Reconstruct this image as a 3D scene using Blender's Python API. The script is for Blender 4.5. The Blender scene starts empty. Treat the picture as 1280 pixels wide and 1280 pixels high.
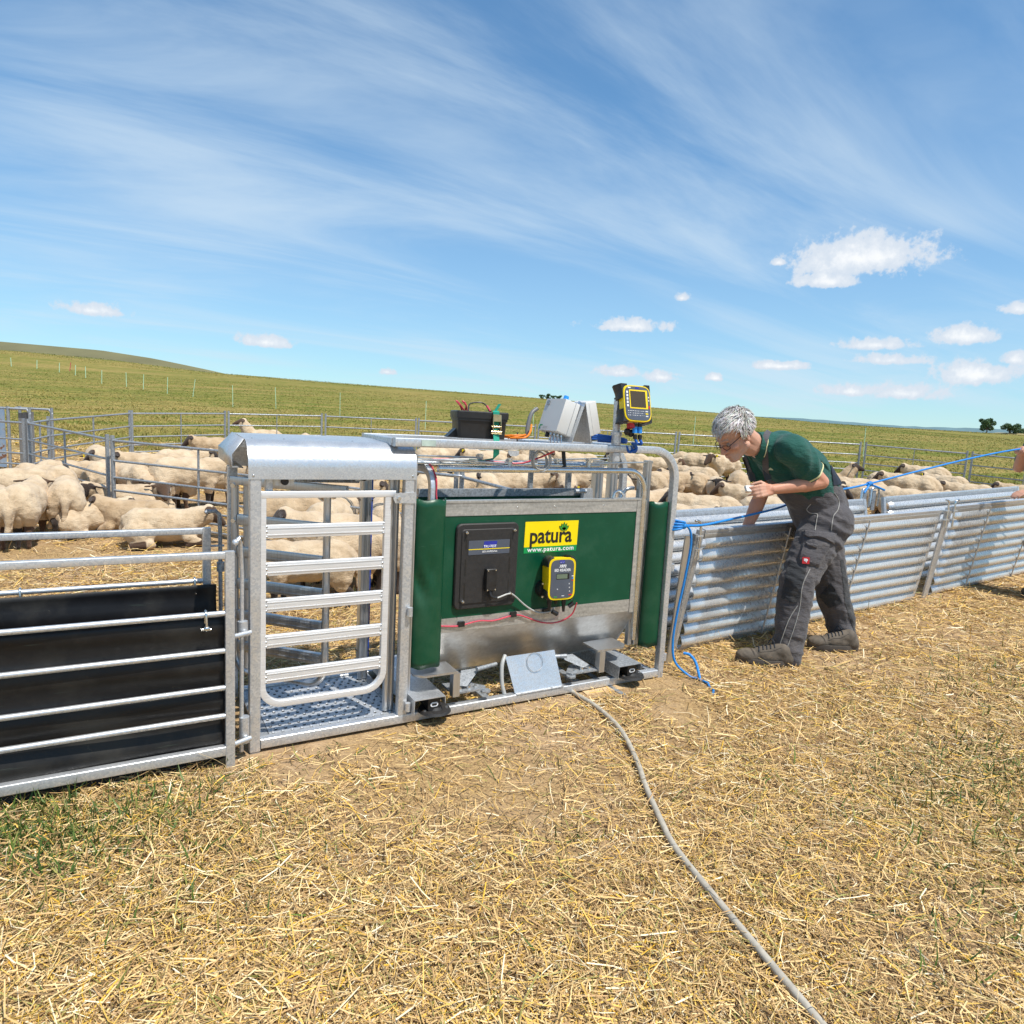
import bpy, bmesh, math, random
import numpy as np
from mathutils import Vector, Matrix, noise as mnoise

random.seed(7)
RNG = np.random.default_rng(7)
SC = bpy.context.scene
COL = SC.collection

# ------------------------------------------------------------------ camera
cam_d = bpy.data.cameras.new('camera')
cam = bpy.data.objects.new('camera', cam_d)
COL.objects.link(cam)
cam_d.sensor_width = 36.0
cam_d.sensor_fit = 'HORIZONTAL'
cam_d.lens = 853.0 / 1280.0 * 36.0
cam_d.clip_start = 0.05
cam_d.clip_end = 12000.0
CAM_R = Vector((0.8701, -0.4899, 0.0536))
CAM_U = Vector((0.0205, 0.1446, 0.9893))
CAM_F = Vector((0.4924, 0.8597, -0.1359))
cam.matrix_world = Matrix(((CAM_R.x, CAM_U.x, -CAM_F.x, 0), (CAM_R.y, CAM_U.y, -CAM_F.y, 0),
                           (CAM_R.z, CAM_U.z, -CAM_F.z, 1.5), (0, 0, 0, 1)))
SC.camera = cam

# ------------------------------------------------------------------ light
SUN_TRAVEL = Vector((-0.16, 0.47, -1.0)).normalized()      # the way the light goes
to_sun = -SUN_TRAVEL
SUN_ELEV = math.asin(to_sun.z)
sun_d = bpy.data.lights.new('sun', 'SUN')
sun_d.energy = 4.6
sun_d.angle = math.radians(0.53)
sun_d.color = (1.0, 0.955, 0.88)
sun = bpy.data.objects.new('sun', sun_d)
COL.objects.link(sun)
sun.rotation_euler = SUN_TRAVEL.to_track_quat('-Z', 'Y').to_euler()

vs = SC.view_settings
vs.view_transform = 'Standard'
vs.look = 'None'
vs.exposure = 0.27
vs.gamma = 1.0
vs.use_curve_mapping = False
SC.render.engine = 'CYCLES'
SC.cycles.max_bounces = 6
SC.cycles.use_denoising = True

# cumulus: direction, half width and half height (tangent of the angle)
CUMULUS = [
    (0.7988, 0.5613, 0.2164, 0.0864, 0.0370),
    (0.7800, 0.5952, 0.1935, 0.0428, 0.0135),
    (0.6150, 0.7768, 0.1355, 0.0623, 0.0133),
    (0.1688, 0.9821, 0.0831, 0.0365, 0.0128),
    (-0.0307, 0.9943, 0.1019, 0.0387, 0.0136),
    (0.6115, 0.7880, 0.0719, 0.0341, 0.0124),
    (0.6600, 0.7482, 0.0679, 0.0292, 0.0122),
    (0.7109, 0.6999, 0.0694, 0.0133, 0.0076),
    (0.8294, 0.5466, 0.1155, 0.0424, 0.0121),
    (0.8409, 0.5324, 0.0970, 0.0463, 0.0111),
    (0.7655, 0.6374, 0.0879, 0.0385, 0.0085),
    (0.8754, 0.4667, 0.1261, 0.0345, 0.0163),
    (0.8896, 0.4497, 0.0798, 0.0535, 0.0201),
    (0.9017, 0.4211, 0.0982, 0.0242, 0.0122),
    (0.8218, 0.5668, 0.0573, 0.0372, 0.0114),
    (0.8529, 0.5189, 0.0570, 0.0463, 0.0151),
    (0.3254, 0.9440, 0.0552, 0.0147, 0.0078),
    (0.6648, 0.7266, 0.1737, 0.0120, 0.0080),
    (0.8935, 0.4218, 0.1542, 0.0186, 0.0111),
    (0.7405, 0.6361, 0.2167, 0.0103, 0.0060),
]


def make_world():
    w = bpy.data.worlds.new('World')
    SC.world = w
    w.use_nodes = True
    nt = w.node_tree
    N = nt.nodes
    Lk = nt.links.new
    N.clear()
    out = N.new('ShaderNodeOutputWorld')
    sky = N.new('ShaderNodeTexSky')
    sky.sky_type = 'NISHITA'
    sky.sun_disc = False
    sky.sun_elevation = SUN_ELEV
    # sky texture: rotation measured clockwise from +Y
    sky.sun_rotation = math.atan2(to_sun.x, to_sun.y)
    sky.altitude = 100
    sky.air_density = 1.0
    sky.dust_density = 0.0
    sky.ozone_density = 9.0
    bg1 = N.new('ShaderNodeBackground')
    bg1.inputs[1].default_value = SKY_STRENGTH
    tint = N.new('ShaderNodeMixRGB')
    tint.blend_type = 'MULTIPLY'
    tint.inputs[0].default_value = 1.0
    tint.inputs[2].default_value = (0.78, 1.08, 1.04, 1)
    Lk(sky.outputs[0], tint.inputs[1])
    Lk(tint.outputs[0], bg1.inputs[0])
    tc = N.new('ShaderNodeTexCoord')
    D = tc.outputs['Generated']

    def math_(op, a, b=None, clamp=False):
        n = N.new('ShaderNodeMath')
        n.operation = op
        n.use_clamp = clamp
        for i, v in enumerate((a, b)):
            if v is None:
                continue
            if isinstance(v, (int, float)):
                n.inputs[i].default_value = v
            else:
                Lk(v, n.inputs[i])
        return n.outputs[0]

    def dot(v):
        n = N.new('ShaderNodeVectorMath')
        n.operation = 'DOT_PRODUCT'
        Lk(D, n.inputs[0])
        n.inputs[1].default_value = v
        return n.outputs['Value']

    def noise(vec, scale, detail, rough=0.55, dist=0.0):
        n = N.new('ShaderNodeTexNoise')
        n.inputs['Scale'].default_value = scale
        n.inputs['Detail'].default_value = detail
        n.inputs['Roughness'].default_value = rough
        n.inputs['Distortion'].default_value = dist
        Lk(vec, n.inputs['Vector'])
        return n.outputs['Fac']

    def smooth(x, lo, hi):
        n = N.new('ShaderNodeMapRange')
        n.interpolation_type = 'SMOOTHSTEP'
        n.inputs['From Min'].default_value = lo
        n.inputs['From Max'].default_value = hi
        Lk(x, n.inputs['Value'])
        return n.outputs['Result']
    n1 = noise(D, 40.0, 8.0, 0.62)
    n2 = noise(D, 11.0, 3.0, 0.5)
    n3 = noise(D, 120.0, 5.0, 0.6)
    n1 = math_('ADD', n1, math_('MULTIPLY', math_('SUBTRACT', n3, 0.5), 0.55))
    nn = math_('ADD', math_('MULTIPLY', math_('SUBTRACT', n1, 0.5), 1.7),
               math_('MULTIPLY', math_('SUBTRACT', n2, 0.5), 0.9))
    total = None
    for x, y, z, su, sv in CUMULUS:
        d = Vector((x, y, z)).normalized()
        r = Vector((d.y, -d.x, 0)).normalized()
        u = r.cross(d)
        f = dot(d)
        a = math_('DIVIDE', dot(r / su), f)
        b = math_('DIVIDE', dot(u / sv), f)
        b = math_('MAXIMUM', b, math_('MULTIPLY', b, -1.9))
        q = math_('SQRT', math_('ADD', math_('MULTIPLY', a, a), math_('MULTIPLY', b, b)))
        m = math_('SUBTRACT', 1.0, q)
        front = math_('GREATER_THAN', f, 0.3)
        m = math_('MULTIPLY', math_('MAXIMUM', m, -3.0), front)
        m = math_('SUBTRACT', m, math_('MULTIPLY', math_('SUBTRACT', 1.0, front), 3.0))
        total = m if total is None else math_('MAXIMUM', total, m)
    cum = smooth(math_('ADD', total, nn), -0.10, 0.36)
    shade = smooth(math_('ADD', total, nn), 0.3, 1.3)
    # high thin cirrus on a plane far overhead
    sep = N.new('ShaderNodeSeparateXYZ')
    Lk(D, sep.inputs[0])
    zz = math_('ADD', math_('MAXIMUM', sep.outputs['Z'], 0.0), 0.14)
    comb = N.new('ShaderNodeCombineXYZ')
    Lk(math_('DIVIDE', sep.outputs['X'], zz), comb.inputs[0])
    Lk(math_('DIVIDE', sep.outputs['Y'], zz), comb.inputs[1])
    mp = N.new('ShaderNodeMapping')
    mp.inputs['Rotation'].default_value = (0, 0, math.radians(28))
    mp.inputs['Scale'].default_value = (0.42, 1.5, 1)
    Lk(comb.outputs[0], mp.inputs['Vector'])
    c1 = noise(mp.outputs[0], 1.1, 7.0, 0.60, 0.7)
    c2 = noise(comb.outputs[0], 0.55, 2.0, 0.5)
    cir = smooth(math_('ADD', c1, math_('MULTIPLY', math_('SUBTRACT', c2, 0.5), 0.8)), 0.36, 0.80)
    cir = math_('MULTIPLY', cir, 0.66)
    # whitish veil towards the horizon
    veil = smooth(sep.outputs['Z'], 0.42, -0.02)
    veil = math_('ADD', math_('MULTIPLY', veil, 0.42), 0.08)
    bgv = N.new('ShaderNodeBackground')
    bgv.inputs[0].default_value = (0.64, 0.79, 0.95, 1)
    bgv.inputs[1].default_value = 0.67
    bgc = N.new('ShaderNodeBackground')
    mixc = N.new('ShaderNodeMixRGB')
    mixc.inputs[1].default_value = (0.66, 0.73, 0.82, 1)
    mixc.inputs[2].default_value = (0.93, 0.94, 0.95, 1)
    Lk(shade, mixc.inputs[0])
    Lk(mixc.outputs[0], bgc.inputs[0])
    bgc.inputs[1].default_value = 0.90
    m1 = N.new('ShaderNodeMixShader')
    Lk(veil, m1.inputs[0])
    Lk(bg1.outputs[0], m1.inputs[1])
    Lk(bgv.outputs[0], m1.inputs[2])
    bgw = N.new('ShaderNodeBackground')
    bgw.inputs[0].default_value = (0.66, 0.80, 0.92, 1)
    bgw.inputs[1].default_value = 0.84
    m1b = N.new('ShaderNodeMixShader')
    Lk(cir, m1b.inputs[0])
    Lk(m1.outputs[0], m1b.inputs[1])
    Lk(bgw.outputs[0], m1b.inputs[2])
    m2 = N.new('ShaderNodeMixShader')
    Lk(math_('MULTIPLY', cum, 0.95), m2.inputs[0])
    Lk(m1b.outputs[0], m2.inputs[1])
    Lk(bgc.outputs[0], m2.inputs[2])
    Lk(m2.outputs[0], out.inputs[0])


SKY_STRENGTH = 0.130
make_world()

# ------------------------------------------------------------------ object helpers


def tag(o, label=None, cat=None, group=None, kind=None):
    for k, v in (('label', label), ('category', cat), ('group', group), ('kind', kind)):
        if v:
            o[k] = v
    return o


def thing(name, label, cat, loc=(0, 0, 0), group=None):
    o = bpy.data.objects.new(name, None)
    o.empty_display_size = 0.1
    COL.objects.link(o)
    o.location = loc
    return tag(o, label, cat, group)


def link(name, mesh, parent=None):
    o = bpy.data.objects.new(name, mesh)
    COL.objects.link(o)
    if parent is not None:
        o.parent = parent
        # geometry is written in world coordinates; cancel the thing's own offset
        off = Vector(parent.location) if parent.parent is None else Vector((0, 0, 0))
        o.matrix_parent_inverse = Matrix.Translation(-off)
    return o


def copy_tree(o, parent=None):
    c = o.copy()
    COL.objects.link(c)
    if parent is not None:
        c.parent = parent
    for ch in list(o.children):
        copy_tree(ch, c)
    return c


def frame_of(direction, up=(0, 0, 1)):
    d = Vector(direction).normalized()
    u = Vector(up)
    if abs(d.dot(u.normalized())) > 0.98:
        u = Vector((0, 1, 0)) if abs(d.y) < 0.9 else Vector((1, 0, 0))
    s = d.cross(u).normalized()
    u = s.cross(d).normalized()
    return d, s, u


class MB:
    """collects shapes and links them as ONE mesh object"""

    def __init__(self):
        self.v = []
        self.f = []
        self.mi = []
        self.flat = False

    def add(self, verts, faces, mi=0):
        n = len(self.v)
        self.v += [tuple(p) for p in verts]
        self.f += [tuple(i + n for i in f) for f in faces]
        self.mi += [mi] * len(faces)
        return self

    def loft(self, rings, closed=True, caps=True, mi=0):
        n = len(rings[0])
        v = [p for r in rings for p in r]
        f = []
        for k in range(len(rings) - 1):
            for i in range(n if closed else n - 1):
                j = (i + 1) % n
                f.append((k * n + i, k * n + j, (k + 1) * n + j, (k + 1) * n + i))
        if caps and closed:
            f.append(tuple(range(n - 1, -1, -1)))
            f.append(tuple((len(rings) - 1) * n + i for i in range(n)))
        return self.add(v, f, mi)

    def box(self, a, b, mi=0):
        x0, y0, z0 = a
        x1, y1, z1 = b
        v = [(x0, y0, z0), (x1, y0, z0), (x1, y1, z0), (x0, y1, z0), (x0, y0, z1), (x1, y0, z1), (x1, y1, z1), (x0, y1, z1)]
        return self.add(v, [(3, 2, 1, 0), (4, 5, 6, 7), (0, 1, 5, 4), (1, 2, 6, 5), (2, 3, 7, 6), (3, 0, 4, 7)], mi)

    def obox(self, c, ax, ay, az, mi=0):
        """box from its centre and three half-axis vectors"""
        c, ax, ay, az = Vector(c), Vector(ax), Vector(ay), Vector(az)
        v = [c + ax * i + ay * j + az * k for k in (-1, 1) for i, j in ((-1, -1), (1, -1), (1, 1), (-1, 1))]
        return self.add(v, [(3, 2, 1, 0), (4, 5, 6, 7), (0, 1, 5, 4), (1, 2, 6, 5), (2, 3, 7, 6), (3, 0, 4, 7)], mi)

    def _prof(self, w, h, r):
        pts = []
        for cx, cy, a0 in ((w - r, h - r, 0), (-w + r, h - r, 90), (-w + r, -h + r, 180), (w - r, -h + r, 270)):
            for k in range(4):
                a = math.radians(a0 + 30 * k)
                pts.append((cx + r * math.cos(a), cy + r * math.sin(a)))
        return pts

    def bar(self, a, b, w, h, up=(0, 0, 1), r=None, mi=0):
        """rounded rectangular tube; w across, h along up (full sizes)"""
        a, b = Vector(a), Vector(b)
        d, s, u = frame_of(b - a, up)
        r = min(w, h) * 0.13 if r is None else r
        self.flat = True
        P = self._prof(w / 2, h / 2, r)
        return self.loft([[p + s * x + u * y for x, y in P] for p in (a, b)], mi=mi)

    def tube(self, pts, r, n=10, mi=0, r2=None):
        pts = [Vector(p) for p in pts]
        rings = []
        pu = None
        for i, p in enumerate(pts):
            if i == 0:
                t = pts[1] - p
            elif i == len(pts) - 1:
                t = p - pts[i - 1]
            else:
                t = (pts[i + 1] - p).normalized() + (p - pts[i - 1]).normalized()
            if t.length < 1e-9:
                t = Vector((0, 0, 1))
            t.normalize()
            if pu is None:
                _, s, u = frame_of(t)
            else:
                s = t.cross(pu)
                if s.length < 1e-6:
                    _, s, u = frame_of(t)
                s.normalize()
                u = s.cross(t).normalized()
            pu = u
            rr = r if r2 is None else r + (r2 - r) * i / (len(pts) - 1)
            rings.append([p + (s * math.cos(2 * math.pi * k / n) + u * math.sin(2 * math.pi * k / n)) * rr for k in range(n)])
        return self.loft(rings, mi=mi)

    def sqtube(self, pts, w, h, upv, mi=0):
        """rectangular tube along a polyline lying in the plane whose normal is upv"""
        pts = [Vector(p) for p in pts]
        upv = Vector(upv).normalized()
        P = self._prof(w / 2, h / 2, min(w, h) * 0.13)
        self.flat = True
        rings = []
        for i, p in enumerate(pts):
            a = pts[max(i - 1, 0)]
            b = pts[min(i + 1, len(pts) - 1)]
            t = (b - a).normalized()
            s = t.cross(upv).normalized()
            rings.append([p + s * x + upv * y for x, y in P])
        return self.loft(rings, mi=mi)

    def prism(self, poly, d, mi=0):
        """polygon (list of 3D points) extruded by vector d"""
        d = Vector(d)
        n = len(poly)
        v = [Vector(p) for p in poly] + [Vector(p) + d for p in poly]
        f = [tuple(range(n - 1, -1, -1)), tuple(range(n, 2 * n))]
        f += [(i, (i + 1) % n, (i + 1) % n + n, i + n) for i in range(n)]
        return self.add(v, f, mi)

    def disc(self, c, axis, r, h, n=20, r2=None, mi=0):
        c = Vector(c)
        d, s, u = frame_of(axis)
        r2 = r if r2 is None else r2
        R = [[c + (s * math.cos(2 * math.pi * k / n) + u * math.sin(2 * math.pi * k / n)) * rr + d * hh for k in range(n)]
             for rr, hh in ((r, 0), (r2, h))]
        return self.loft(R, mi=mi)

    def ball(self, c, r, n=10, m=7, sc=(1, 1, 1), mi=0):
        c = Vector(c)
        rings = []
        for i in range(m + 1):
            a = -math.pi / 2 + math.pi * i / m
            rr = max(math.cos(a), 0.02) * r
            rings.append([c + Vector((rr * math.cos(2 * math.pi * k / n) * sc[0], rr * math.sin(2 * math.pi * k / n) * sc[1],
                                      r * math.sin(a) * sc[2])) for k in range(n)])
        return self.loft(rings, mi=mi)

    def torus(self, c, axis, R, r, n=28, m=8, mi=0, wob=0.0):
        c = Vector(c)
        d, s, u = frame_of(axis)
        rings = []
        for i in range(n + 1):
            a = 2 * math.pi * i / n
            q = s * math.cos(a) + u * math.sin(a)
            w = wob * math.sin(3 * a + R * 90)
            rings.append([c + q * (R + r * math.cos(2 * math.pi * k / m)) + d * (r * math.sin(2 * math.pi * k / m) + w) for k in range(m)])
        return self.loft(rings, caps=False, mi=mi)

    def build(self, name, mats, parent=None, angle=None):
        if angle is None:
            angle = 28 if self.flat else 50
        me = bpy.data.meshes.new(name)
        me.from_pydata(self.v, [], self.f)
        bm = bmesh.new()
        bm.from_mesh(me)
        bmesh.ops.recalc_face_normals(bm, faces=bm.faces)
        bm.to_mesh(me)
        bm.free()
        if not isinstance(mats, (list, tuple)):
            mats = [mats]
        for m in mats:
            me.materials.append(m)
        if len(mats) > 1 and len(me.polygons) == len(self.mi):
            me.polygons.foreach_set('material_index', self.mi)
        finish(me, angle)
        return link(name, me, parent)


def finish(me, angle=35):
    me.polygons.foreach_set('use_smooth', [True] * len(me.polygons))
    me.set_sharp_from_angle(angle=math.radians(angle))
    me.update()


def arc(c, a0, a1, r, ex, ey, n=8):
    c, ex, ey = Vector(c), Vector(ex), Vector(ey)
    return [c + ex * (r * math.cos(a0 + (a1 - a0) * k / n)) + ey * (r * math.sin(a0 + (a1 - a0) * k / n)) for k in range(n + 1)]


def spline(pts, n=8):
    """Catmull-Rom through the points"""
    P = [Vector(p) for p in pts]
    P = [P[0] * 2 - P[1]] + P + [P[-1] * 2 - P[-2]]
    out = []
    for i in range(1, len(P) - 2):
        for k in range(n):
            t = k / n
            a, b, c, d = P[i - 1], P[i], P[i + 1], P[i + 2]
            out.append(0.5 * ((2 * b) + (c - a) * t + (2 * a - 5 * b + 4 * c - d) * t * t + (3 * b - a - 3 * c + d) * t ** 3))
    out.append(P[-2])
    return out


# ---- organic shapes: closed pieces melted into one continuous surface


def cap_geo(a, b, ra, rb, n=14, m=5):
    a, b = Vector(a), Vector(b)
    if (b - a).length < 1e-5:
        b = a + Vector((0, 0, 1e-4))
    d, s, u = frame_of(b - a)
    rings = []
    for i in range(m + 1):
        t = -math.pi / 2 + (math.pi / 2) * i / m
        rings.append((a + d * (ra * math.sin(t)), max(ra * math.cos(t), ra * 0.03)))
    for i in range(m + 1):
        t = (math.pi / 2) * i / m
        rings.append((b + d * (rb * math.sin(t)), max(rb * math.cos(t), rb * 0.03)))
    return [[p + (s * math.cos(2 * math.pi * k / n) + u * math.sin(2 * math.pi * k / n)) * r for k in range(n)] for p, r in rings]


def organic(prims, voxel, smooth=6, factor=0.5):
    """prims: ('cap', a, b, ra, rb) | ('ell', c, (rx,ry,rz), 3x3 axes or None) -> one remeshed surface"""
    mb = MB()
    for p in prims:
        if p[0] == 'cap':
            mb.loft(cap_geo(*p[1:5]))
        else:
            c = Vector(p[1])
            ax = p[3] if len(p) > 3 and p[3] is not None else (Vector((1, 0, 0)), Vector((0, 1, 0)), Vector((0, 0, 1)))
            rings = []
            for i in range(11):
                t = -math.pi / 2 + math.pi * i / 10
                cc, ss = max(math.cos(t), 0.03), math.sin(t)
                rings.append([c + ax[0] * (p[2][0] * cc * math.cos(2 * math.pi * k / 18)) + ax[1] * (p[2][1] * cc * math.sin(2 * math.pi * k / 18))
                              + ax[2] * (p[2][2] * ss) for k in range(18)])
            mb.loft(rings)
    o = mb.build('organic', [])
    md = o.modifiers.new('r', 'REMESH')
    md.mode = 'VOXEL'
    md.voxel_size = voxel
    md.use_smooth_shade = True
    if smooth:
        sm = o.modifiers.new('s', 'SMOOTH')
        sm.factor = factor
        sm.iterations = smooth
    dg = bpy.context.evaluated_depsgraph_get()
    dg.update()
    me = bpy.data.meshes.new_from_object(o.evaluated_get(dg))
    old = o.data
    bpy.data.objects.remove(o)
    bpy.data.meshes.remove(old)
    me.materials.clear()
    return me


def coords(me):
    a = np.empty(len(me.vertices) * 3, dtype=np.float32)
    me.vertices.foreach_get('co', a)
    return a.reshape(-1, 3)


def cap_dist(P, a, b, ra, rb):
    a, b = np.array(a, float), np.array(b, float)
    ab = b - a
    t = np.clip(((P - a) @ ab) / max(ab @ ab, 1e-9), 0, 1)
    return np.linalg.norm(P - (a + t[:, None] * ab), axis=1) - (ra + (rb - ra) * t)


def sstep(x, lo, hi):
    t = np.clip((x - lo) / (hi - lo), 0, 1)
    return t * t * (3 - 2 * t)


def set_float(me, name, vals):
    at = me.attributes.new(name, 'FLOAT', 'POINT')
    at.data.foreach_set('value', np.asarray(vals, dtype=np.float32))


def set_col(me, name, rgb):
    at = me.attributes.new(name, 'FLOAT_COLOR', 'POINT')
    rgba = np.ones((len(rgb), 4), dtype=np.float32)
    rgba[:, :3] = rgb
    at.data.foreach_set('color', rgba.ravel())


# ------------------------------------------------------------------ materials


def new_mat(name):
    m = bpy.data.materials.new(name)
    m.use_nodes = True
    nt = m.node_tree
    b = nt.nodes['Principled BSDF']
    return m, nt, b


def P_noise(nt, scale, detail=4.0, rough=0.55, coord='Object', stretch=None, kind='noise', rot=None):
    tc = nt.nodes.new('ShaderNodeTexCoord')
    src = tc.outputs[coord]
    if stretch:
        mp = nt.nodes.new('ShaderNodeMapping')
        mp.inputs['Scale'].default_value = stretch
        if rot:
            mp.inputs['Rotation'].default_value = rot
        nt.links.new(src, mp.inputs['Vector'])
        src = mp.outputs[0]
    if kind == 'noise':
        n = nt.nodes.new('ShaderNodeTexNoise')
        n.inputs['Scale'].default_value = scale
        n.inputs['Detail'].default_value = detail
        n.inputs['Roughness'].default_value = rough
        nt.links.new(src, n.inputs['Vector'])
        return n.outputs['Fac']
    n = nt.nodes.new('ShaderNodeTexVoronoi')
    n.inputs['Scale'].default_value = scale
    nt.links.new(src, n.inputs['Vector'])
    s = nt.nodes.new('ShaderNodeSeparateColor')
    nt.links.new(n.outputs['Color'], s.inputs[0])
    return s.outputs[0]


def ramp(nt, fac, stops):
    r = nt.nodes.new('ShaderNodeValToRGB')
    e = r.color_ramp.elements
    e[0].position, e[0].color = stops[0][0], (*stops[0][1], 1)
    e[1].position, e[1].color = stops[-1][0], (*stops[-1][1], 1)
    for p, c in stops[1:-1]:
        x = e.new(p)
        x.color = (*c, 1)
    nt.links.new(fac, r.inputs[0])
    return r.outputs[0]


def mixc(nt, fac, a, b, mode='MIX'):
    n = nt.nodes.new('ShaderNodeMixRGB')
    n.blend_type = mode
    for i, v in enumerate((fac, a, b)):
        if isinstance(v, (int, float)):
            n.inputs[i].default_value = v
        elif isinstance(v, tuple):
            n.inputs[i].default_value = (*v, 1)
        else:
            nt.links.new(v, n.inputs[i])
    return n.outputs[0]


def mrange(nt, x, lo, hi, a, b):
    n = nt.nodes.new('ShaderNodeMapRange')
    for k, v in (('From Min', lo), ('From Max', hi), ('To Min', a), ('To Max', b)):
        n.inputs[k].default_value = v
    nt.links.new(x, n.inputs['Value'])
    return n.outputs['Result']


def bump(nt, b, h, strength, dist=0.01):
    n = nt.nodes.new('ShaderNodeBump')
    n.inputs['Strength'].default_value = strength
    n.inputs['Distance'].default_value = dist
    nt.links.new(h, n.inputs['Height'])
    nt.links.new(n.outputs[0], b.inputs['Normal'])


def simple(name, col, rough=0.5, metal=0.0, var=0.25, scale=12.0, bmp=0.0, bscale=60.0, stretch=None, dark=None):
    """base colour broken up by noise"""
    m, nt, b = new_mat(name)
    f = P_noise(nt, scale, 5, 0.6, stretch=stretch)
    d = dark or tuple(c * (1 - var) for c in col)
    l = tuple(min(c * (1 + var), 1) for c in col)
    nt.links.new(ramp(nt, f, [(0.3, d), (0.7, l)]), b.inputs['Base Color'])
    nt.links.new(mrange(nt, f, 0.3, 0.7, max(rough - 0.07, 0.02), min(rough + 0.07, 1)), b.inputs['Roughness'])
    b.inputs['Metallic'].default_value = metal
    if bmp:
        bump(nt, b, P_noise(nt, bscale, 4), bmp, 0.004)
    return m


def galv(name, lo=(0.50, 0.51, 0.52), hi=(0.67, 0.685, 0.70), rough=0.38, metal=0.76, spangle=120.0, streak=None, amount=0.4, rot=None, vmix=0.55, nscale=9.0):
    """hot dip galvanised steel: spangle, pale runs and dull patches"""
    m, nt, b = new_mat(name)
    v = P_noise(nt, spangle, kind='voronoi')
    n = P_noise(nt, nscale, 6, 0.65, stretch=streak, rot=rot)
    n2 = P_noise(nt, 38.0, 3, 0.6)
    f = mixc(nt, vmix, n, v)
    c = ramp(nt, f, [(0.25, lo), (0.75, hi)])
    c = mixc(nt, mrange(nt, n2, 0.58, 0.72, 0, 0.5 * amount), c, (0.78, 0.80, 0.80))
    c = mixc(nt, mrange(nt, n, 0.30, 0.42, 0.45 * amount, 0), c, (0.27, 0.25, 0.20))
    nt.links.new(c, b.inputs['Base Color'])
    nt.links.new(mrange(nt, f, 0.2, 0.8, rough + 0.14, rough - 0.08), b.inputs['Roughness'])
    nt.links.new(mrange(nt, n, 0.35, 0.7, metal - 0.2, metal), b.inputs['Metallic'])
    bump(nt, b, n2, 0.06 if amount > 0.2 else 0.012, 0.003)
    return m


M = {}
M['galv'] = galv('galvanised_steel')
M['galv_sheet'] = galv('galvanised_sheet', (0.52, 0.53, 0.54), (0.66, 0.68, 0.70), 0.36, 0.80, 190.0, amount=0.12)
M['galv_streak'] = galv('galvanised_streaked', (0.26, 0.245, 0.215), (0.70, 0.70, 0.68), 0.36, 0.72, 90.0, streak=(0.10, 1.0, 1.0), amount=0.35, rot=(0, math.radians(50), 0), vmix=0.12, nscale=26.0)
M['galv_mirror'] = galv('dark_bright_sheet', (0.42, 0.41, 0.39), (0.70, 0.70, 0.68), 0.33, 0.78, 60.0, streak=(0.3, 1.0, 1.0), amount=0.25, rot=(0, math.radians(42), 0), vmix=0.15, nscale=8.0)
M['galv_dull'] = galv('weathered_galvanised', (0.24, 0.255, 0.27), (0.42, 0.44, 0.46), 0.48, 0.6)
M['corrugated'] = galv('corrugated_steel', (0.61, 0.605, 0.59), (0.66, 0.655, 0.64), 0.27, 0.66, 60.0, streak=(0.25, 2, 2), amount=0.15)
M['alu'] = simple('aluminium', (0.76, 0.755, 0.75), 0.44, 0.45, 0.10, 30.0, 0.05, 200.0, stretch=(0.15, 2.0, 6.0))
M['alu_raw'] = simple('brushed_aluminium', (0.55, 0.56, 0.57), 0.36, 0.9, 0.14, 26.0, 0.04, 150.0, stretch=(6.0, 6.0, 0.2))
M['zinc'] = simple('zinc_plated', (0.66, 0.67, 0.66), 0.25, 0.95, 0.12, 40.0)
M['treadplate'] = galv('tread_plate_steel', (0.44, 0.455, 0.47), (0.62, 0.635, 0.65), 0.40, 0.62, 140.0, amount=0.35)


def dusty(name, col, rough, bmp, bscale):
    """painted or plastic sheet with a thin film of field dust, smears and fine scratches"""
    m, nt, b = new_mat(name)
    f = P_noise(nt, 3.5, 6, 0.65)
    g = P_noise(nt, 26.0, 6, 0.7)
    s = P_noise(nt, 30.0, 3, 0.6, stretch=(0.12, 1, 3.0), rot=(0, 0.35, 0))
    c = ramp(nt, f, [(0.3, tuple(x * 0.82 for x in col)), (0.7, tuple(x * 1.15 for x in col))])
    c = mixc(nt, mrange(nt, f, 0.48, 0.72, 0.0, 0.07), c, (0.30, 0.27, 0.20))
    c = mixc(nt, mrange(nt, g, 0.66, 0.74, 0.0, 0.10), c, (0.32, 0.28, 0.20))
    c = mixc(nt, mrange(nt, s, 0.69, 0.74, 0.0, 0.10), c, (0.22, 0.34, 0.26))
    nt.links.new(c, b.inputs['Base Color'])
    nt.links.new(mrange(nt, f, 0.3, 0.7, rough - 0.06, rough + 0.14), b.inputs['Roughness'])
    b.inputs['Specular IOR Level'].default_value = 0.35
    bump(nt, b, P_noise(nt, bscale, 3), bmp, 0.006)
    return m


M['rubber'] = dusty('black_rubber_sheet', (0.008, 0.008, 0.009), 0.42, 0.35, 6.0)
M['green_pvc'] = dusty('green_panel_paint', (0.002, 0.066, 0.031), 0.36, 0.06, 5.0)
M['green_curtain'] = dusty('green_curtain_pvc', (0.003, 0.060, 0.027), 0.32, 0.25, 8.0)
M['liner'] = simple('white_liner', (0.62, 0.66, 0.70), 0.4, 0.1, 0.12, 8.0)
M['black'] = simple('black_plastic', (0.016, 0.015, 0.015), 0.42, 0.0, 0.3, 30.0, 0.08, 300.0)
M['black_matt'] = simple('black_matt_plastic', (0.022, 0.020, 0.019), 0.58, 0.0, 0.25, 60.0, 0.15, 500.0)
M['yellow'] = simple('yellow_plastic', (0.80, 0.58, 0.0), 0.38, 0.0, 0.06, 10.0)
M['sticker'] = simple('yellow_print', (0.86, 0.66, 0.0), 0.32, 0.0, 0.04, 5.0)
M['sticker_green'] = simple('green_print', (0.0, 0.27, 0.07), 0.35, 0.0, 0.05, 5.0)
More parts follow.
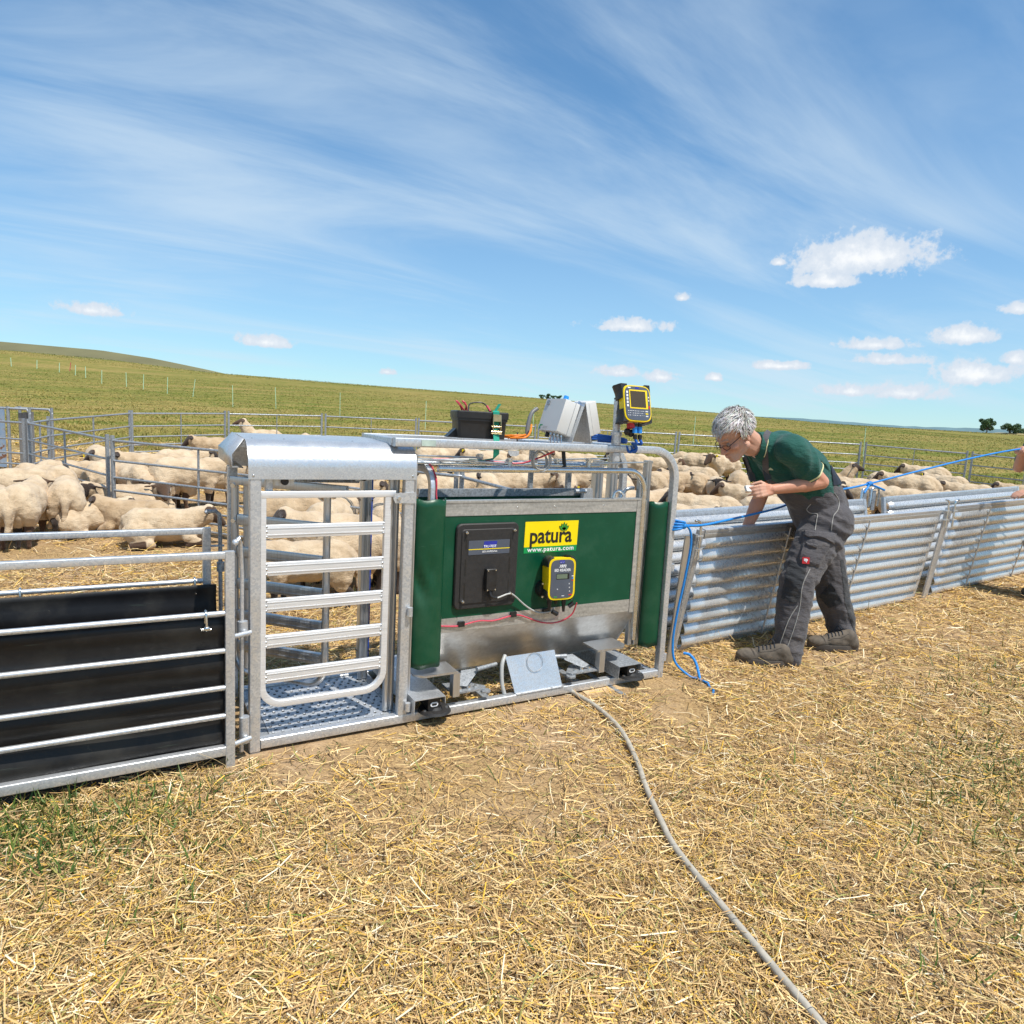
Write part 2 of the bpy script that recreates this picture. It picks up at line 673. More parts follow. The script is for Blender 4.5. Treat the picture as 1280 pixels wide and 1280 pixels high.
M['ink'] = simple('black_print', (0.012, 0.012, 0.012), 0.4, 0.0, 0.1)
M['white_print'] = simple('white_print', (0.78, 0.78, 0.78), 0.45, 0.0, 0.04)
M['leaf_print'] = simple('leaf_green_print', (0.05, 0.30, 0.03), 0.4, 0.0, 0.15, 60.0)
M['slate'] = simple('slate_face', (0.075, 0.088, 0.115), 0.38, 0.0, 0.08, 10.0)
M['lcd'] = simple('lcd_glass', (0.13, 0.17, 0.12), 0.14, 0.0, 0.1, 10.0)
M['screen'] = simple('brown_screen', (0.06, 0.042, 0.018), 0.35, 0.0, 0.15, 200.0)
M['blue_print'] = simple('blue_print', (0.02, 0.03, 0.30), 0.4, 0.0, 0.1)
M['red'] = simple('red_plastic', (0.52, 0.02, 0.02), 0.4, 0.0, 0.1)
M['red_cable'] = simple('red_cable', (0.55, 0.05, 0.08), 0.4, 0.0, 0.2, 90.0)
M['grey_cable'] = simple('grey_cable', (0.42, 0.42, 0.40), 0.42, 0.0, 0.1)
M['blue_cable'] = simple('blue_cable', (0.01, 0.10, 0.42), 0.4, 0.0, 0.15)
M['blue_sleeve'] = simple('blue_sleeve', (0.02, 0.26, 0.75), 0.4, 0.0, 0.1)
M['blue_tape'] = simple('blue_tape', (0.012, 0.06, 0.36), 0.42, 0.0, 0.1)
M['orange'] = simple('orange_cable', (0.75, 0.20, 0.01), 0.45, 0.0, 0.15)
M['strap'] = simple('green_webbing', (0.01, 0.30, 0.20), 0.6, 0.0, 0.15, 80.0, 0.3, 600.0)
M['grey_box'] = simple('grey_enclosure', (0.60, 0.60, 0.58), 0.48, 0.0, 0.05, 6.0, 0.03, 300.0)
M['grey_seam'] = simple('enclosure_seam', (0.36, 0.36, 0.35), 0.5, 0.0, 0.05)
M['rope'] = simple('blue_rope', (0.01, 0.22, 0.62), 0.5, 0.0, 0.3, 260.0, 0.5, 300.0)
M['dark_hose'] = simple('dark_grey_hose', (0.16, 0.16, 0.16), 0.5, 0.0, 0.1)
M['hose'] = simple('grey_hose', (0.42, 0.38, 0.31), 0.55, 0.0, 0.2, 30.0)
M['wood'] = simple('raw_board', (0.55, 0.38, 0.20), 0.65, 0.0, 0.25, 8.0, 0.2, 40.0, stretch=(1, 12, 12))
M['old_wood'] = simple('grey_board', (0.20, 0.19, 0.18), 0.8, 0.0, 0.35, 8.0, 0.4, 30.0, stretch=(6, 6, 0.6))
M['brass_zinc'] = simple('yellow_zinc', (0.55, 0.45, 0.26), 0.3, 0.9, 0.2, 30.0)
M['epost'] = simple('pale_green_post', (0.50, 0.72, 0.50), 0.5, 0.0, 0.15)


def rusty():
    m, nt, b = new_mat('rusty_blue_sheet')
    f = P_noise(nt, 5.0, 8, 0.65)
    c = ramp(nt, f, [(0.46, (0.24, 0.33, 0.45)), (0.56, (0.30, 0.36, 0.42)), (0.60, (0.20, 0.085, 0.04)), (0.75, (0.13, 0.05, 0.025))])
    nt.links.new(c, b.inputs['Base Color'])
    b.inputs['Roughness'].default_value = 0.6
    return m


M['rusty'] = rusty()


def sheep_mat():
    m, nt, b = new_mat('sheep_coat')
    at = nt.nodes.new('ShaderNodeAttribute')
    at.attribute_name = 'dark'
    oi = nt.nodes.new('ShaderNodeObjectInfo')
    n = P_noise(nt, 7.0, 6, 0.6)
    fine = P_noise(nt, 95.0, 4, 0.6)
    wav = P_noise(nt, 30.0, 5, 0.7, stretch=(1, 1.2, 2.6))
    wool = ramp(nt, n, [(0.24, (0.34, 0.25, 0.15)), (0.42, (0.56, 0.43, 0.29)), (0.60, (0.67, 0.54, 0.385)), (0.78, (0.75, 0.635, 0.485))])
    tint = ramp(nt, oi.outputs['Random'], [(0.0, (0.80, 0.72, 0.62)), (0.35, (1.0, 0.97, 0.93)), (1.0, (0.97, 0.94, 0.89))])
    wool = mixc(nt, 1.0, wool, tint, 'MULTIPLY')
    wool = mixc(nt, mrange(nt, fine, 0.35, 0.65, 0.24, 0.0), wool, (0.38, 0.29, 0.18))
    face = ramp(nt, oi.outputs['Random'], [(0.0, (0.045, 0.028, 0.02)), (0.6, (0.018, 0.014, 0.013)), (0.92, (0.10, 0.055, 0.03))])
    face = mixc(nt, mrange(nt, n, 0.4, 0.7, 0.0, 0.35), face, (0.09, 0.06, 0.045))
    w = nt.nodes.new('ShaderNodeMath')
    w.operation = 'ADD'
    nt.links.new(at.outputs['Fac'], w.inputs[0])
    nt.links.new(mrange(nt, fine, 0, 1, -0.22, 0.22), w.inputs[1])
    k = mrange(nt, w.outputs[0], 0.35, 0.65, 0, 1)
    nt.links.new(mixc(nt, k, wool, face), b.inputs['Base Color'])
    b.inputs['Roughness'].default_value = 0.9
    b.inputs['Specular IOR Level'].default_value = 0.15
    b.inputs['Sheen Weight'].default_value = 0.2
    b.inputs['Sheen Roughness'].default_value = 0.5
    bump(nt, b, mixc(nt, 0.5, wav, fine), 0.8, 0.022)
    return m


M['sheep'] = sheep_mat()


def attr_mat(name, rough=0.6, sheen=0.0, bscale=None, bstr=0.2, nvar=0.2, nscale=20.0, trans=0.0):
    """colour read from the mesh's own colour layer, broken up by noise"""
    m, nt, b = new_mat(name)
    at = nt.nodes.new('ShaderNodeAttribute')
    at.attribute_name = 'col'
    n = P_noise(nt, nscale, 4)
    k = ramp(nt, n, [(0.3, (1 - nvar,) * 3), (0.7, (1 + nvar * 0.4,) * 3)])
    nt.links.new(mixc(nt, 1.0, at.outputs['Color'], k, 'MULTIPLY'), b.inputs['Base Color'])
    b.inputs['Roughness'].default_value = rough
    b.inputs['Specular IOR Level'].default_value = 0.3
    b.inputs['Sheen Weight'].default_value = sheen
    if bscale:
        bump(nt, b, P_noise(nt, bscale, 4), bstr, 0.004)
    return m


M['straw'] = attr_mat('straw_stalk', 0.5, nvar=0.15, nscale=40.0)
M['grass'] = attr_mat('grass_blade', 0.55, nvar=0.2, nscale=3.0)
M['skin'] = attr_mat('skin', 0.5, bscale=220.0, bstr=0.12, nvar=0.10, nscale=24.0)
M['skin'].node_tree.nodes['Principled BSDF'].inputs['Subsurface Weight'].default_value = 0.06
M['hair'] = attr_mat('grey_hair', 0.5, nvar=0.25, nscale=60.0)


def cloth_mat(name, col, var, wear=0.0):
    m, nt, b = new_mat(name)
    f = P_noise(nt, 9.0, 6, 0.65)
    wv = P_noise(nt, 420.0, 2, 0.5)
    cr = P_noise(nt, 17.0, 4, 0.6, stretch=(0.7, 0.7, 1.9), rot=(0.2, 0.5, 0))
    c = ramp(nt, f, [(0.3, tuple(x * (1 - var) for x in col)), (0.7, tuple(x * (1 + var) for x in col))])
    c = mixc(nt, mrange(nt, f, 0.55, 0.78, 0.0, wear), c, (0.22, 0.18, 0.13))
    c = mixc(nt, mrange(nt, wv, 0.35, 0.65, 0.22, 0.0), c, tuple(x * 0.55 for x in col))
    nt.links.new(c, b.inputs['Base Color'])
    b.inputs['Roughness'].default_value = 0.85
    b.inputs['Specular IOR Level'].default_value = 0.25
    b.inputs['Sheen Weight'].default_value = 0.15
    bump(nt, b, mixc(nt, 0.12, cr, wv), 0.75, 0.022)
    return m


M['shirt'] = cloth_mat('green_polo', (0.013, 0.088, 0.068), 0.12)
M['shirt_trim'] = simple('cream_trim', (0.62, 0.58, 0.32), 0.8, 0.0, 0.08)
M['trouser'] = cloth_mat('grey_workwear', (0.086, 0.080, 0.084), 0.16, 0.25)
M['trouser_dark'] = cloth_mat('dark_grey_workwear', (0.034, 0.036, 0.040), 0.16, 0.25)
M['trouser_navy'] = simple('navy_elastic', (0.012, 0.018, 0.030), 0.7, 0.0, 0.2, 16.0)
M['piping'] = simple('pale_piping', (0.33, 0.32, 0.295), 0.7, 0.0, 0.1)
M['boot'] = simple('dusty_boot', (0.115, 0.093, 0.070), 0.85, 0.0, 0.4, 18.0, 0.4, 60.0)
M['boot_sole'] = simple('boot_sole', (0.07, 0.058, 0.048), 0.85, 0.0, 0.3, 18.0)
M['lens'] = simple('dark_wire', (0.05, 0.05, 0.055), 0.3, 0.8, 0.1)

# ------------------------------------------------------------------ terrain
FW = (0.497, 0.868)
RT = (0.868, -0.497)
_TL = (np.array([-600, 0, 125, 190, 262, 320, 500, 640, 750, 860, 1000, 1100, 1182, 1280, 1900.0]) - 640) / 853 * 130
_TP = np.array([45, 50, 46, 41, 36, 34.5, 30, 27, 24, 21, 15, 14, 14, 13, 13.0])


def terrain(x, y):
    x = np.asarray(x, float)
    y = np.asarray(y, float)
    d = FW[0] * x + FW[1] * y
    l = RT[0] * x + RT[1] * y
    zc = 1.5 + 130 * np.interp(l, _TL, _TP) / 860
    r = 0.6 * np.logaddexp(0, (np.minimum(d, 130) - 4.2) / 0.6)
    z = zc / 125.5 * r
    far = np.maximum(d - 130, 0)
    return z - np.minimum(far * far / (far + 60) * 0.06, 30)


def tz(x, y):
    return float(terrain(x, y))


def ground_mat():
    m, nt, b = new_mat('straw_covered_earth')
    geo = nt.nodes.new('ShaderNodeNewGeometry')
    pos = geo.outputs['Position']

    def nz(scale, detail, rough=0.6, stretch=None):
        v = pos
        if stretch:
            mp = nt.nodes.new('ShaderNodeMapping')
            mp.inputs['Scale'].default_value = stretch
            mp.inputs['Rotation'].default_value = (0, 0, -1.05)
            nt.links.new(pos, mp.inputs['Vector'])
            v = mp.outputs[0]
        n = nt.nodes.new('ShaderNodeTexNoise')
        n.inputs['Scale'].default_value = scale
        n.inputs['Detail'].default_value = detail
        n.inputs['Roughness'].default_value = rough
        nt.links.new(v, n.inputs['Vector'])
        return n.outputs['Fac']
    dd = nt.nodes.new('ShaderNodeVectorMath')
    dd.operation = 'DOT_PRODUCT'
    nt.links.new(pos, dd.inputs[0])
    dd.inputs[1].default_value = (FW[0], FW[1], 0)
    dist = dd.outputs['Value']
    # trampled earth with chaff
    big = nz(1.3, 4)
    mid = nz(9, 6, 0.7)
    fine = nz(75, 5, 0.75)
    soil = ramp(nt, mid, [(0.3, (0.24, 0.16, 0.09)), (0.55, (0.42, 0.29, 0.175)), (0.75, (0.53, 0.385, 0.25))])
    chaff = ramp(nt, fine, [(0.34, (0.14, 0.085, 0.04)), (0.52, (0.38, 0.25, 0.115)), (0.70, (0.62, 0.44, 0.205))])
    near = mixc(nt, mrange(nt, big, 0.36, 0.60, 0.20, 0.9), soil, chaff)
    # field: stubble and grass in patches, faint tracks
    f0 = nz(0.045, 4, 0.55)
    f1 = mixc(nt, 0.5, f0, nz(0.22, 6, 0.65))
    f2 = nz(1.1, 5, 0.65)
    f3 = nz(0.5, 3, 0.5, (0.10, 2.2, 1))
    f4 = nz(4.0, 5, 0.7)
    f2 = mixc(nt, 0.55, f2, f4)
    grass = ramp(nt, f2, [(0.36, (0.065, 0.09, 0.014)), (0.5, (0.13, 0.15, 0.022)), (0.62, (0.23, 0.20, 0.045))])
    dry = ramp(nt, f2, [(0.38, (0.17, 0.14, 0.036)), (0.62, (0.36, 0.265, 0.09))])
    k = mixc(nt, 0.45, f1, f3)
    field = mixc(nt, mrange(nt, k, 0.43, 0.57, 0, 1), grass, dry)
    edge = nt.nodes.new('ShaderNodeMath')
    edge.operation = 'MULTIPLY_ADD'
    nt.links.new(f2, edge.inputs[0])
    edge.inputs[1].default_value = 3.0
    nt.links.new(dist, edge.inputs[2])
    c = mixc(nt, mrange(nt, edge.outputs[0], 13.0, 17.5, 0, 1), near, field)
    nt.links.new(c, b.inputs['Base Color'])
    b.inputs['Roughness'].default_value = 0.95
    b.inputs['Specular IOR Level'].default_value = 0.1
    bump(nt, b, mixc(nt, 0.5, mid, fine), 0.7, 0.02)
    return m


def make_ground():
    na, rad = 240, np.concatenate([[0.0], np.geomspace(0.5, 3500, 130)])
    ang = np.linspace(0, 2 * np.pi, na, endpoint=False)
    X = rad[:, None] * np.cos(ang)[None]
    Y = rad[:, None] * np.sin(ang)[None]
    Z = terrain(X, Y)
    v = np.stack([X, Y, Z], -1).reshape(-1, 3)
    f = []
    for i in range(len(rad) - 1):
        for j in range(na):
            k = (j + 1) % na
            f.append((i * na + j, (i + 1) * na + j, (i + 1) * na + k, i * na + k))
    me = bpy.data.meshes.new('ground')
    me.from_pydata(v.tolist(), [], f)
    me.materials.append(ground_mat())
    finish(me, 180)
    o = link('ground', me)
    tag(o, 'straw littered trampled earth rising to a grassy field and low hill', 'ground', kind='structure')


make_ground()


def ribbons(name, C, az, pitch, L, W, bend, cols, mat, roll=None, taper=1.0):
    """many little stalks as one mesh: two quads each"""
    n = len(C)
    d = np.stack([np.cos(az) * np.cos(pitch), np.sin(az) * np.cos(pitch), np.sin(pitch)], 1)
    s = np.stack([-np.sin(az), np.cos(az), np.zeros(n)], 1)
    if roll is not None:
        u = np.cross(s, d)
        s = s * np.cos(roll)[:, None] + u * np.sin(roll)[:, None]
    side = np.stack([-np.sin(az), np.cos(az), np.zeros(n)], 1)
    h = (L / 2)[:, None] * d
    w = (W / 2)[:, None] * s
    bnd = bend[:, None] * side
    V = np.empty((n, 6, 3), dtype=np.float32)
    V[:, 0] = C - h - w
    V[:, 1] = C - h + w
    V[:, 2] = C + bnd - w
    V[:, 3] = C + bnd + w
    V[:, 4] = C + h - w * taper
    V[:, 5] = C + h + w * taper
    me = bpy.data.meshes.new(name)
    me.vertices.add(n * 6)
    me.vertices.foreach_set('co', V.ravel())
    me.loops.add(n * 8)
    me.polygons.add(n * 2)
    base = (np.arange(n) * 6)[:, None]
    idx = (base + np.array([0, 1, 3, 2, 2, 3, 5, 4])[None]).astype(np.int32)
    me.loops.foreach_set('vertex_index', idx.ravel())
    me.polygons.foreach_set('loop_start', np.arange(n * 2, dtype=np.int32) * 4)
    me.polygons.foreach_set('loop_total', np.full(n * 2, 4, dtype=np.int32))
    me.update(calc_edges=True)
    me.validate()
    set_col(me, 'col', np.repeat(cols, 6, axis=0))
    me.materials.append(mat)
    return link(name, me)


def dl(d, l):
    return FW[0] * d + RT[0] * l, FW[1] * d + RT[1] * l


def field_noise(x, y, s, seed):
    """cheap smooth value noise"""
    r = np.random.default_rng(seed)
    g = r.random((64, 64))
    u, v = x / s, y / s
    i, j = np.floor(u).astype(int), np.floor(v).astype(int)
    a, b = u - i, v - j
    a, b = a * a * (3 - 2 * a), b * b * (3 - 2 * b)
    G = lambda p, q: g[p % 64, q % 64]
    return (G(i, j) * (1 - a) + G(i + 1, j) * a) * (1 - b) + (G(i, j + 1) * (1 - a) + G(i + 1, j + 1) * a) * b


PATCHES = [(2.53, 2.52, 0.24, 0.95), (1.20, 2.36, 0.34, 0.45), (0.95, 2.78, 0.20, 0.7), (0.62, 2.72, 0.16, 0.8), (1.9, 2.55, 0.25, 0.4), (1.0, 2.38, 0.5, 0.5), (1.6, 2.4, 0.4, 0.5), (1.35, 2.0, 0.42, 0.45), (2.2, 2.2, 0.2, 0.4)]


def make_straw():
    n = 470000
    d = 1.15 + (15.5 - 1.15) * RNG.random(n) ** 2.1
    l = (RNG.random(n) * 2 - 1) * (d * 0.86 + 0.5)
    x, y = dl(d, l)
    keep = np.ones(n)
    cl = field_noise(x + 40, y + 40, 0.35, 3) * 0.6 + field_noise(x + 40, y + 40, 1.1, 4) * 0.6
    keep *= np.clip(0.55 + (cl - 0.55) * 2.4, 0.12, 1)
    for px, py, r, k in PATCHES:
        q = np.exp(-(((x - px) ** 2 + (y - py) ** 2) / r ** 2) ** 1.5)
        keep *= 1 - k * q
    # thicker litter along the race and round the man's feet
    keep = np.where((x > 2.75) & (d < 9), np.minimum(keep * 1.5 + 0.25, 1), keep)
    m = RNG.random(n) < keep
    m &= ~((x > 0.3) & (x < 2.85) & (y > 2.82) & (y < 2.96) & (RNG.random(n) < 0.72))
    # nothing growing through the crate floor plate or the board
    m &= ~((x > 0.42) & (x < 1.18) & (y > 2.9) & (y < 3.6))
    x, y, d = x[m], y[m], d[m]
    n = len(x)
    L = 0.012 + 0.13 * RNG.random(n) ** 2.7
    L = L * np.clip(1 + (d - 2.5) * 0.09, 1, 1.7)
    W = (0.0016 + 0.0026 * RNG.random(n) ** 1.6) * np.where(d > 2.5, 1.0 + (d - 2.5) * 0.22, 1.0)
    az = RNG.random(n) * np.pi + np.where(RNG.random(n) < 0.4, -0.5, 0.0)
    pitch = RNG.normal(0, 0.13, n)
    up = RNG.random(n) < 0.05
    pitch = np.where(up, RNG.normal(0.1, 0.5, n), pitch)
    low = (x > 0.3) & (x < 2.85) & (y > 2.80) & (y < 2.97)
    pitch = np.where(low, pitch * 0.25, pitch)
    z = terrain(x, y) + 0.003 + np.where(low, 0.25, 1.0) * 0.024 * RNG.random(n) ** 1.3 + np.abs(np.sin(pitch)) * L * 0.45
    pal = np.array([(0.78, 0.57, 0.27), (0.74, 0.47, 0.11), (0.64, 0.42, 0.17), (0.47, 0.29, 0.125), (0.85, 0.72, 0.48),
                    (0.33, 0.30, 0.085), (0.30, 0.19, 0.085), (0.78, 0.46, 0.05)])
    pi = RNG.choice(len(pal), n, p=[.23, .11, .22, .17, .06, .06, .13, .02])
    cols = pal[pi] * (0.8 + 0.35 * RNG.random((n, 1)))
    o = ribbons('straw', np.stack([x, y, z], 1), az, pitch, L, W, RNG.normal(0, 0.10, n) * L, cols, M['straw'], RNG.normal(0, 0.5, n))
    tag(o, 'loose golden straw stalks scattered over the trampled earth', 'straw', kind='stuff')


make_straw()


def make_tufts():
    """green blades and weeds among the straw"""
    spots = [(-0.38, 2.70, .20, 90), (-0.06, 2.60, .16, 60), (-0.34, 2.83, .12, 60), (0.23, 2.72, .18, 50), (1.41, 1.86, .10, 40), (3.0, 1.42, .22, 90),
             (3.5, 1.44, .20, 60), (2.94, 1.18, .3, 90), (-0.2, 2.45, .22, 70), (0.75, 2.86, .12, 26), (1.3, 2.82, .12, 24), (3.9, 2.2, .10, 26), (3.35, 2.1, .10, 30),
             (4.4, 1.9, .2, 50), (0.1, 2.2, .25, 70), (1.45, 3.25, .2, 60), (1.8, 3.15, .2, 60), (2.7, 1.0, .3, 60), (0.35, 2.86, .12, 30), (4.9, 2.0, .25, 50)]
    X, Y, Lh = [], [], []
    for x, y, r, k in spots:
        X.append(x + RNG.normal(0, r * 0.6, k))
        Y.append(y + RNG.normal(0, r * 0.6, k))
    for cx, cy, rx, ry, k in ((-0.25, 2.62, 0.45, 0.22, 2600), (3.3, 1.45, 0.9, 0.35, 1900), (2.6, 0.9, 0.8, 0.3, 500), (4.9, 2.1, 0.8, 0.3, 350), (0.3, 2.3, 0.4, 0.3, 260), (-0.1, 2.2, 0.3, 0.3, 260)):
        X.append(cx + RNG.normal(0, rx * 0.6, k))
        Y.append(cy + RNG.normal(0, ry * 0.6, k))
    # a thin scatter everywhere near
    k = 900
    d = 1.3 + 6 * RNG.random(k)
    l = (RNG.random(k) * 2 - 1) * d * 0.8
    sx, sy = dl(d, l)
    X.append(sx)
    Y.append(sy)
    x, y = np.concatenate(X), np.concatenate(Y)
    keep = ~((x > 0.42) & (x < 1.18) & (y > 2.9) & (y < 3.6))
    x, y = x[keep], y[keep]
    n = len(x)
    L = 0.018 + 0.085 * RNG.random(n) ** 2.2
    pitch = np.clip(RNG.normal(0.75, 0.4, n), 0.1, 1.5)
    z = terrain(x, y) + np.sin(pitch) * L * 0.5
    pal = np.array([(0.075, 0.13, 0.025), (0.11, 0.17, 0.03), (0.05, 0.10, 0.02), (0.24, 0.24, 0.06)])
    cols = pal[RNG.choice(4, n)] * (0.8 + 0.4 * RNG.random((n, 1)))
    o = ribbons('grass', np.stack([x, y, z], 1), RNG.random(n) * 6.283, pitch, L, 0.003 + 0.004 * RNG.random(n), RNG.normal(0, .006, n), cols, M['grass'],
                RNG.normal(0, 0.6, n), taper=0.15)
    tag(o, 'green grass blades and weeds poking through the straw', 'grass', kind='stuff')


make_tufts()


def make_field_grass():
    n = 300000
    d = np.where(RNG.random(n) < 0.82, 12.6 + 75 * RNG.random(n) ** 2.2, 112 + 19 * RNG.random(n))
    l = (RNG.random(n) * 2 - 1) * d * 0.86
    x, y = dl(d, l)
    g = field_noise(x + 300, y + 300, 9.0, 11) * 0.40 + field_noise(x + 300, y + 300, 2.6, 12) * 0.35 + field_noise(x + 300, y + 300, 0.7, 13) * 0.25
    keep = (d > 13.0 + 4.5 * field_noise(x + 50, y + 50, 1.2, 14) * RNG.random(n))
    keep &= RNG.random(n) < np.clip(1.6 - 1.5 * field_noise(x + 80, y + 80, 0.8, 15), 0.2, 1)
    keep &= (d < 90) | ((d > 112) & (RNG.random(n) < 0.6))
    x, y, d, g = x[keep], y[keep], d[keep], g[keep]
    n = len(x)
    L = (0.04 + 0.13 * RNG.random(n) ** 2.2) * np.where((d > 18) & (d < 105), 0.75, 1.0)
    W = 0.0035 + 0.0006 * d * (0.4 + RNG.random(n))
    pitch = np.clip(RNG.normal(0.7, 0.42, n), 0.05, 1.57) * np.where(d < 105, np.clip(1.25 - (d - 12) * 0.035, 0.30, 1.0), 1.0)
    z = terrain(x, y) + np.sin(pitch) * L * 0.42
    green = np.array((0.125, 0.165, 0.018))
    dry = np.array((0.33, 0.25, 0.065))
    k = sstep(g + RNG.normal(0, 0.08, n), 0.39, 0.60)[:, None]
    cols = (green * (1 - k) + dry * k) * (0.82 + 0.36 * RNG.random((n, 1)))
    o = ribbons('field_grass', np.stack([x, y, z], 1), RNG.random(n) * 6.283, pitch, L, W, RNG.normal(0, .02, n), cols, M['grass'],
                RNG.normal(0, .8, n), taper=0.2)
    tag(o, 'dry and green grass covering the rising field behind the pen', 'grass', kind='stuff')


make_field_grass()


def far_setting():
    # darker ridge behind the field at the left
    xs = np.linspace(-1, 1, 60)
    px = np.array([-700, -300, 0, 125, 190, 230, 262, 285, 320])
    up = np.array([75, 70, 60, 56, 49.5, 43.5, 38.5, 34.5, 28.0])
    D = 330.0
    front, top, back = [], [], []
    for p in np.linspace(-700, 320, 70):
        l = (p - 640) / 853 * D
        h = 1.5 + D * float(np.interp(p, px, up)) / 860
        for lst, dd, hh in ((front, -190, -22.0), (top, 0, h), (back, 160, h - 25)):
            a, b = dl(D + dd, l)
            lst.append((a, b, hh))
    mb = MB()
    mb.loft([front, top, back], closed=False)
    o = mb.build('hill', simple('brown_green_hill', (0.16, 0.145, 0.06), 0.95, 0, 0.3, 0.02), None, 180)
    tag(o, 'dark brown green hill rising behind the field at the left', 'hill', kind='structure')
    # wooded hills on the horizon, distance haze mixed into their colour as blue
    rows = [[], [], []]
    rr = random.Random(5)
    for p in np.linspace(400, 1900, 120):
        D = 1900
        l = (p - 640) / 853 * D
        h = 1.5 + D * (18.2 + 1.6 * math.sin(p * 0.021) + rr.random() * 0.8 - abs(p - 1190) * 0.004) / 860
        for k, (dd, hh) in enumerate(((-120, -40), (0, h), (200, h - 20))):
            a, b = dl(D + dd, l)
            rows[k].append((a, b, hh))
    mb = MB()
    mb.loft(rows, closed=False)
    o = mb.build('hill', simple('far_hazed_hill', (0.10, 0.17, 0.19), 1.0, 0, 0.2, 0.01), None, 180)
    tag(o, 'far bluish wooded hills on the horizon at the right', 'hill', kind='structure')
    # grassy knoll under the right-hand trees
    mb = MB()
    rings = []
    cx, cy = 231.0, 105.5
    for k in range(9):
        t = k / 8
        rr_ = 22 * (1 - t) + 0.5
        rings.append([(cx + rr_ * 1.1 * math.cos(a), cy + rr_ * 1.1 * math.sin(a), -3 + 8.2 * (1 - (1 - t) ** 2)) for a in np.linspace(0, 2 * math.pi, 28, endpoint=False)])
    mb.loft(rings)
    o = mb.build('knoll', simple('dry_knoll_grass', (0.30, 0.24, 0.10), 0.95, 0, 0.35, 0.25), None, 180)
    tag(o, 'low dry knoll carrying the trees at the right edge', 'knoll', kind='structure')


far_setting()


def leaf_cloud(name, centres, mat_cols, n, size, parent, seed):
    r = np.random.default_rng(seed)
    C = np.array([c[:3] for c in centres])
    R = np.array([c[3] for c in centres])
    i = r.choice(len(C), n, p=R ** 2 / (R ** 2).sum())
    v = r.normal(size=(n, 3))
    v /= np.linalg.norm(v, axis=1)[:, None]
    P = C[i] + v * (R[i] * (0.55 + 0.5 * r.random(n)))[:, None] * np.array((1, 1, 0.8))
    cols = np.array(mat_cols)[r.choice(len(mat_cols), n)] * (0.6 + 0.8 * r.random((n, 1)))
    o = ribbons(name, P, r.random(n) * 6.28, r.normal(0.2, 0.6, n), size * (0.7 + 0.8 * r.random(n)), size * (0.5 + 0.5 * r.random(n)), np.zeros(n), cols, M['grass'],
                r.normal(0, 0.8, n), taper=0.3)
    o.parent = parent
    o.matrix_parent_inverse = Matrix.Translation(-Vector(parent.location))
    return o


def tree(name, label, x, y, z, h, w, seed, cat='tree', trunk=True):
    t = thing(name, label, cat, (x, y, z))
    r = random.Random(seed)
    mb = MB()
    tr = max(h * 0.03, 0.05)
    mb.tube([(x, y, z - 0.3), (x + tr, y, z + h * 0.25), (x - tr, y + tr, z + h * 0.55)], tr * 1.3, 8, r2=tr * 0.6)
    cs = []
    for k in range(11):
        a = r.random() * 6.28
        q = (r.random() ** 0.6) * w * 0.36
        c = (x + q * math.cos(a), y + q * math.sin(a), z + h * (0.36 + 0.5 * r.random()), h * (0.13 + 0.09 * r.random()))
        cs.append(c)
        mb.tube([(x, y, z + h * 0.3), ((x + c[0]) / 2, (y + c[1]) / 2, z + h * 0.45), c[:3]], tr * 0.5, 6, r2=tr * 0.15)
    mb.build('trunk', simple('bark', (0.10, 0.075, 0.05), 0.9, 0, 0.3, 3.0), t)
    leaf_cloud('crown', cs, [(0.09, 0.16, 0.065), (0.11, 0.18, 0.07), (0.07, 0.12, 0.06)], 3200, h * 0.05, t, seed)


tree('tree', 'leftmost and tallest round tree on the knoll at the right edge', 220.0, 107.2, 3.9, 5.4, 5.6, 1)
tree('tree', 'second round tree on the knoll, just right of the tallest one', 226.8, 104.2, 3.6, 4.8, 5.4, 2)
tree('tree', 'dark tree lower on the right flank of the knoll, cut by the picture edge', 236.5, 101.0, 1.9, 5.0, 7.0, 3)
tree('tree', 'thin spindly treetop between the knoll trees', 231.8, 102.8, 2.4, 4.4, 2.6, 4)
for i, (x, y, w, lab) in enumerate(((66.9, 108.1, 1.5, 'leftmost dark bush on the field skyline above the control boxes'),
                                    (67.9, 107.5, 1.3, 'second dark bush on the skyline above the control boxes'),
                                    (68.7, 107.0, 1.4, 'third dark bush on the skyline, next to the grey box'),
                                    (69.6, 106.5, 1.1, 'smallest dark bush at the right of the skyline row'))):
    tree('bush', lab, x, y, tz(x, y) - 0.35, 1.15 + 0.2 * (i % 2), w, 20 + i, 'bush')

# ------------------------------------------------------------------ the weighing crate
YF, YR = 2.955, 3.555          # centre lines of the front and rear tubes


def text_mesh(s, size, xform, mat, parent, name='lettering', bold=0.0, shear=0.0, sx=1.0, depth=0.0, spacing=1.0, centre=True):
    cu = bpy.data.curves.new('t', 'FONT')
    cu.body = s
    cu.size = size
    cu.offset = bold
    cu.shear = shear
    cu.extrude = depth
    cu.space_character = spacing
    cu.resolution_u = 3
    if centre:
        cu.align_x = 'CENTER'
        cu.align_y = 'CENTER'
    o = bpy.data.objects.new('t', cu)
    COL.objects.link(o)
    dg = bpy.context.evaluated_depsgraph_get()
    dg.update()
    me = bpy.data.meshes.new_from_object(o.evaluated_get(dg))
    bpy.data.objects.remove(o)
    bpy.data.curves.remove(cu)
    me.materials.clear()
    me.transform(xform @ Matrix.Diagonal((sx, 1, 1, 1)))
    me.materials.append(mat)
    return link(name, me, parent)


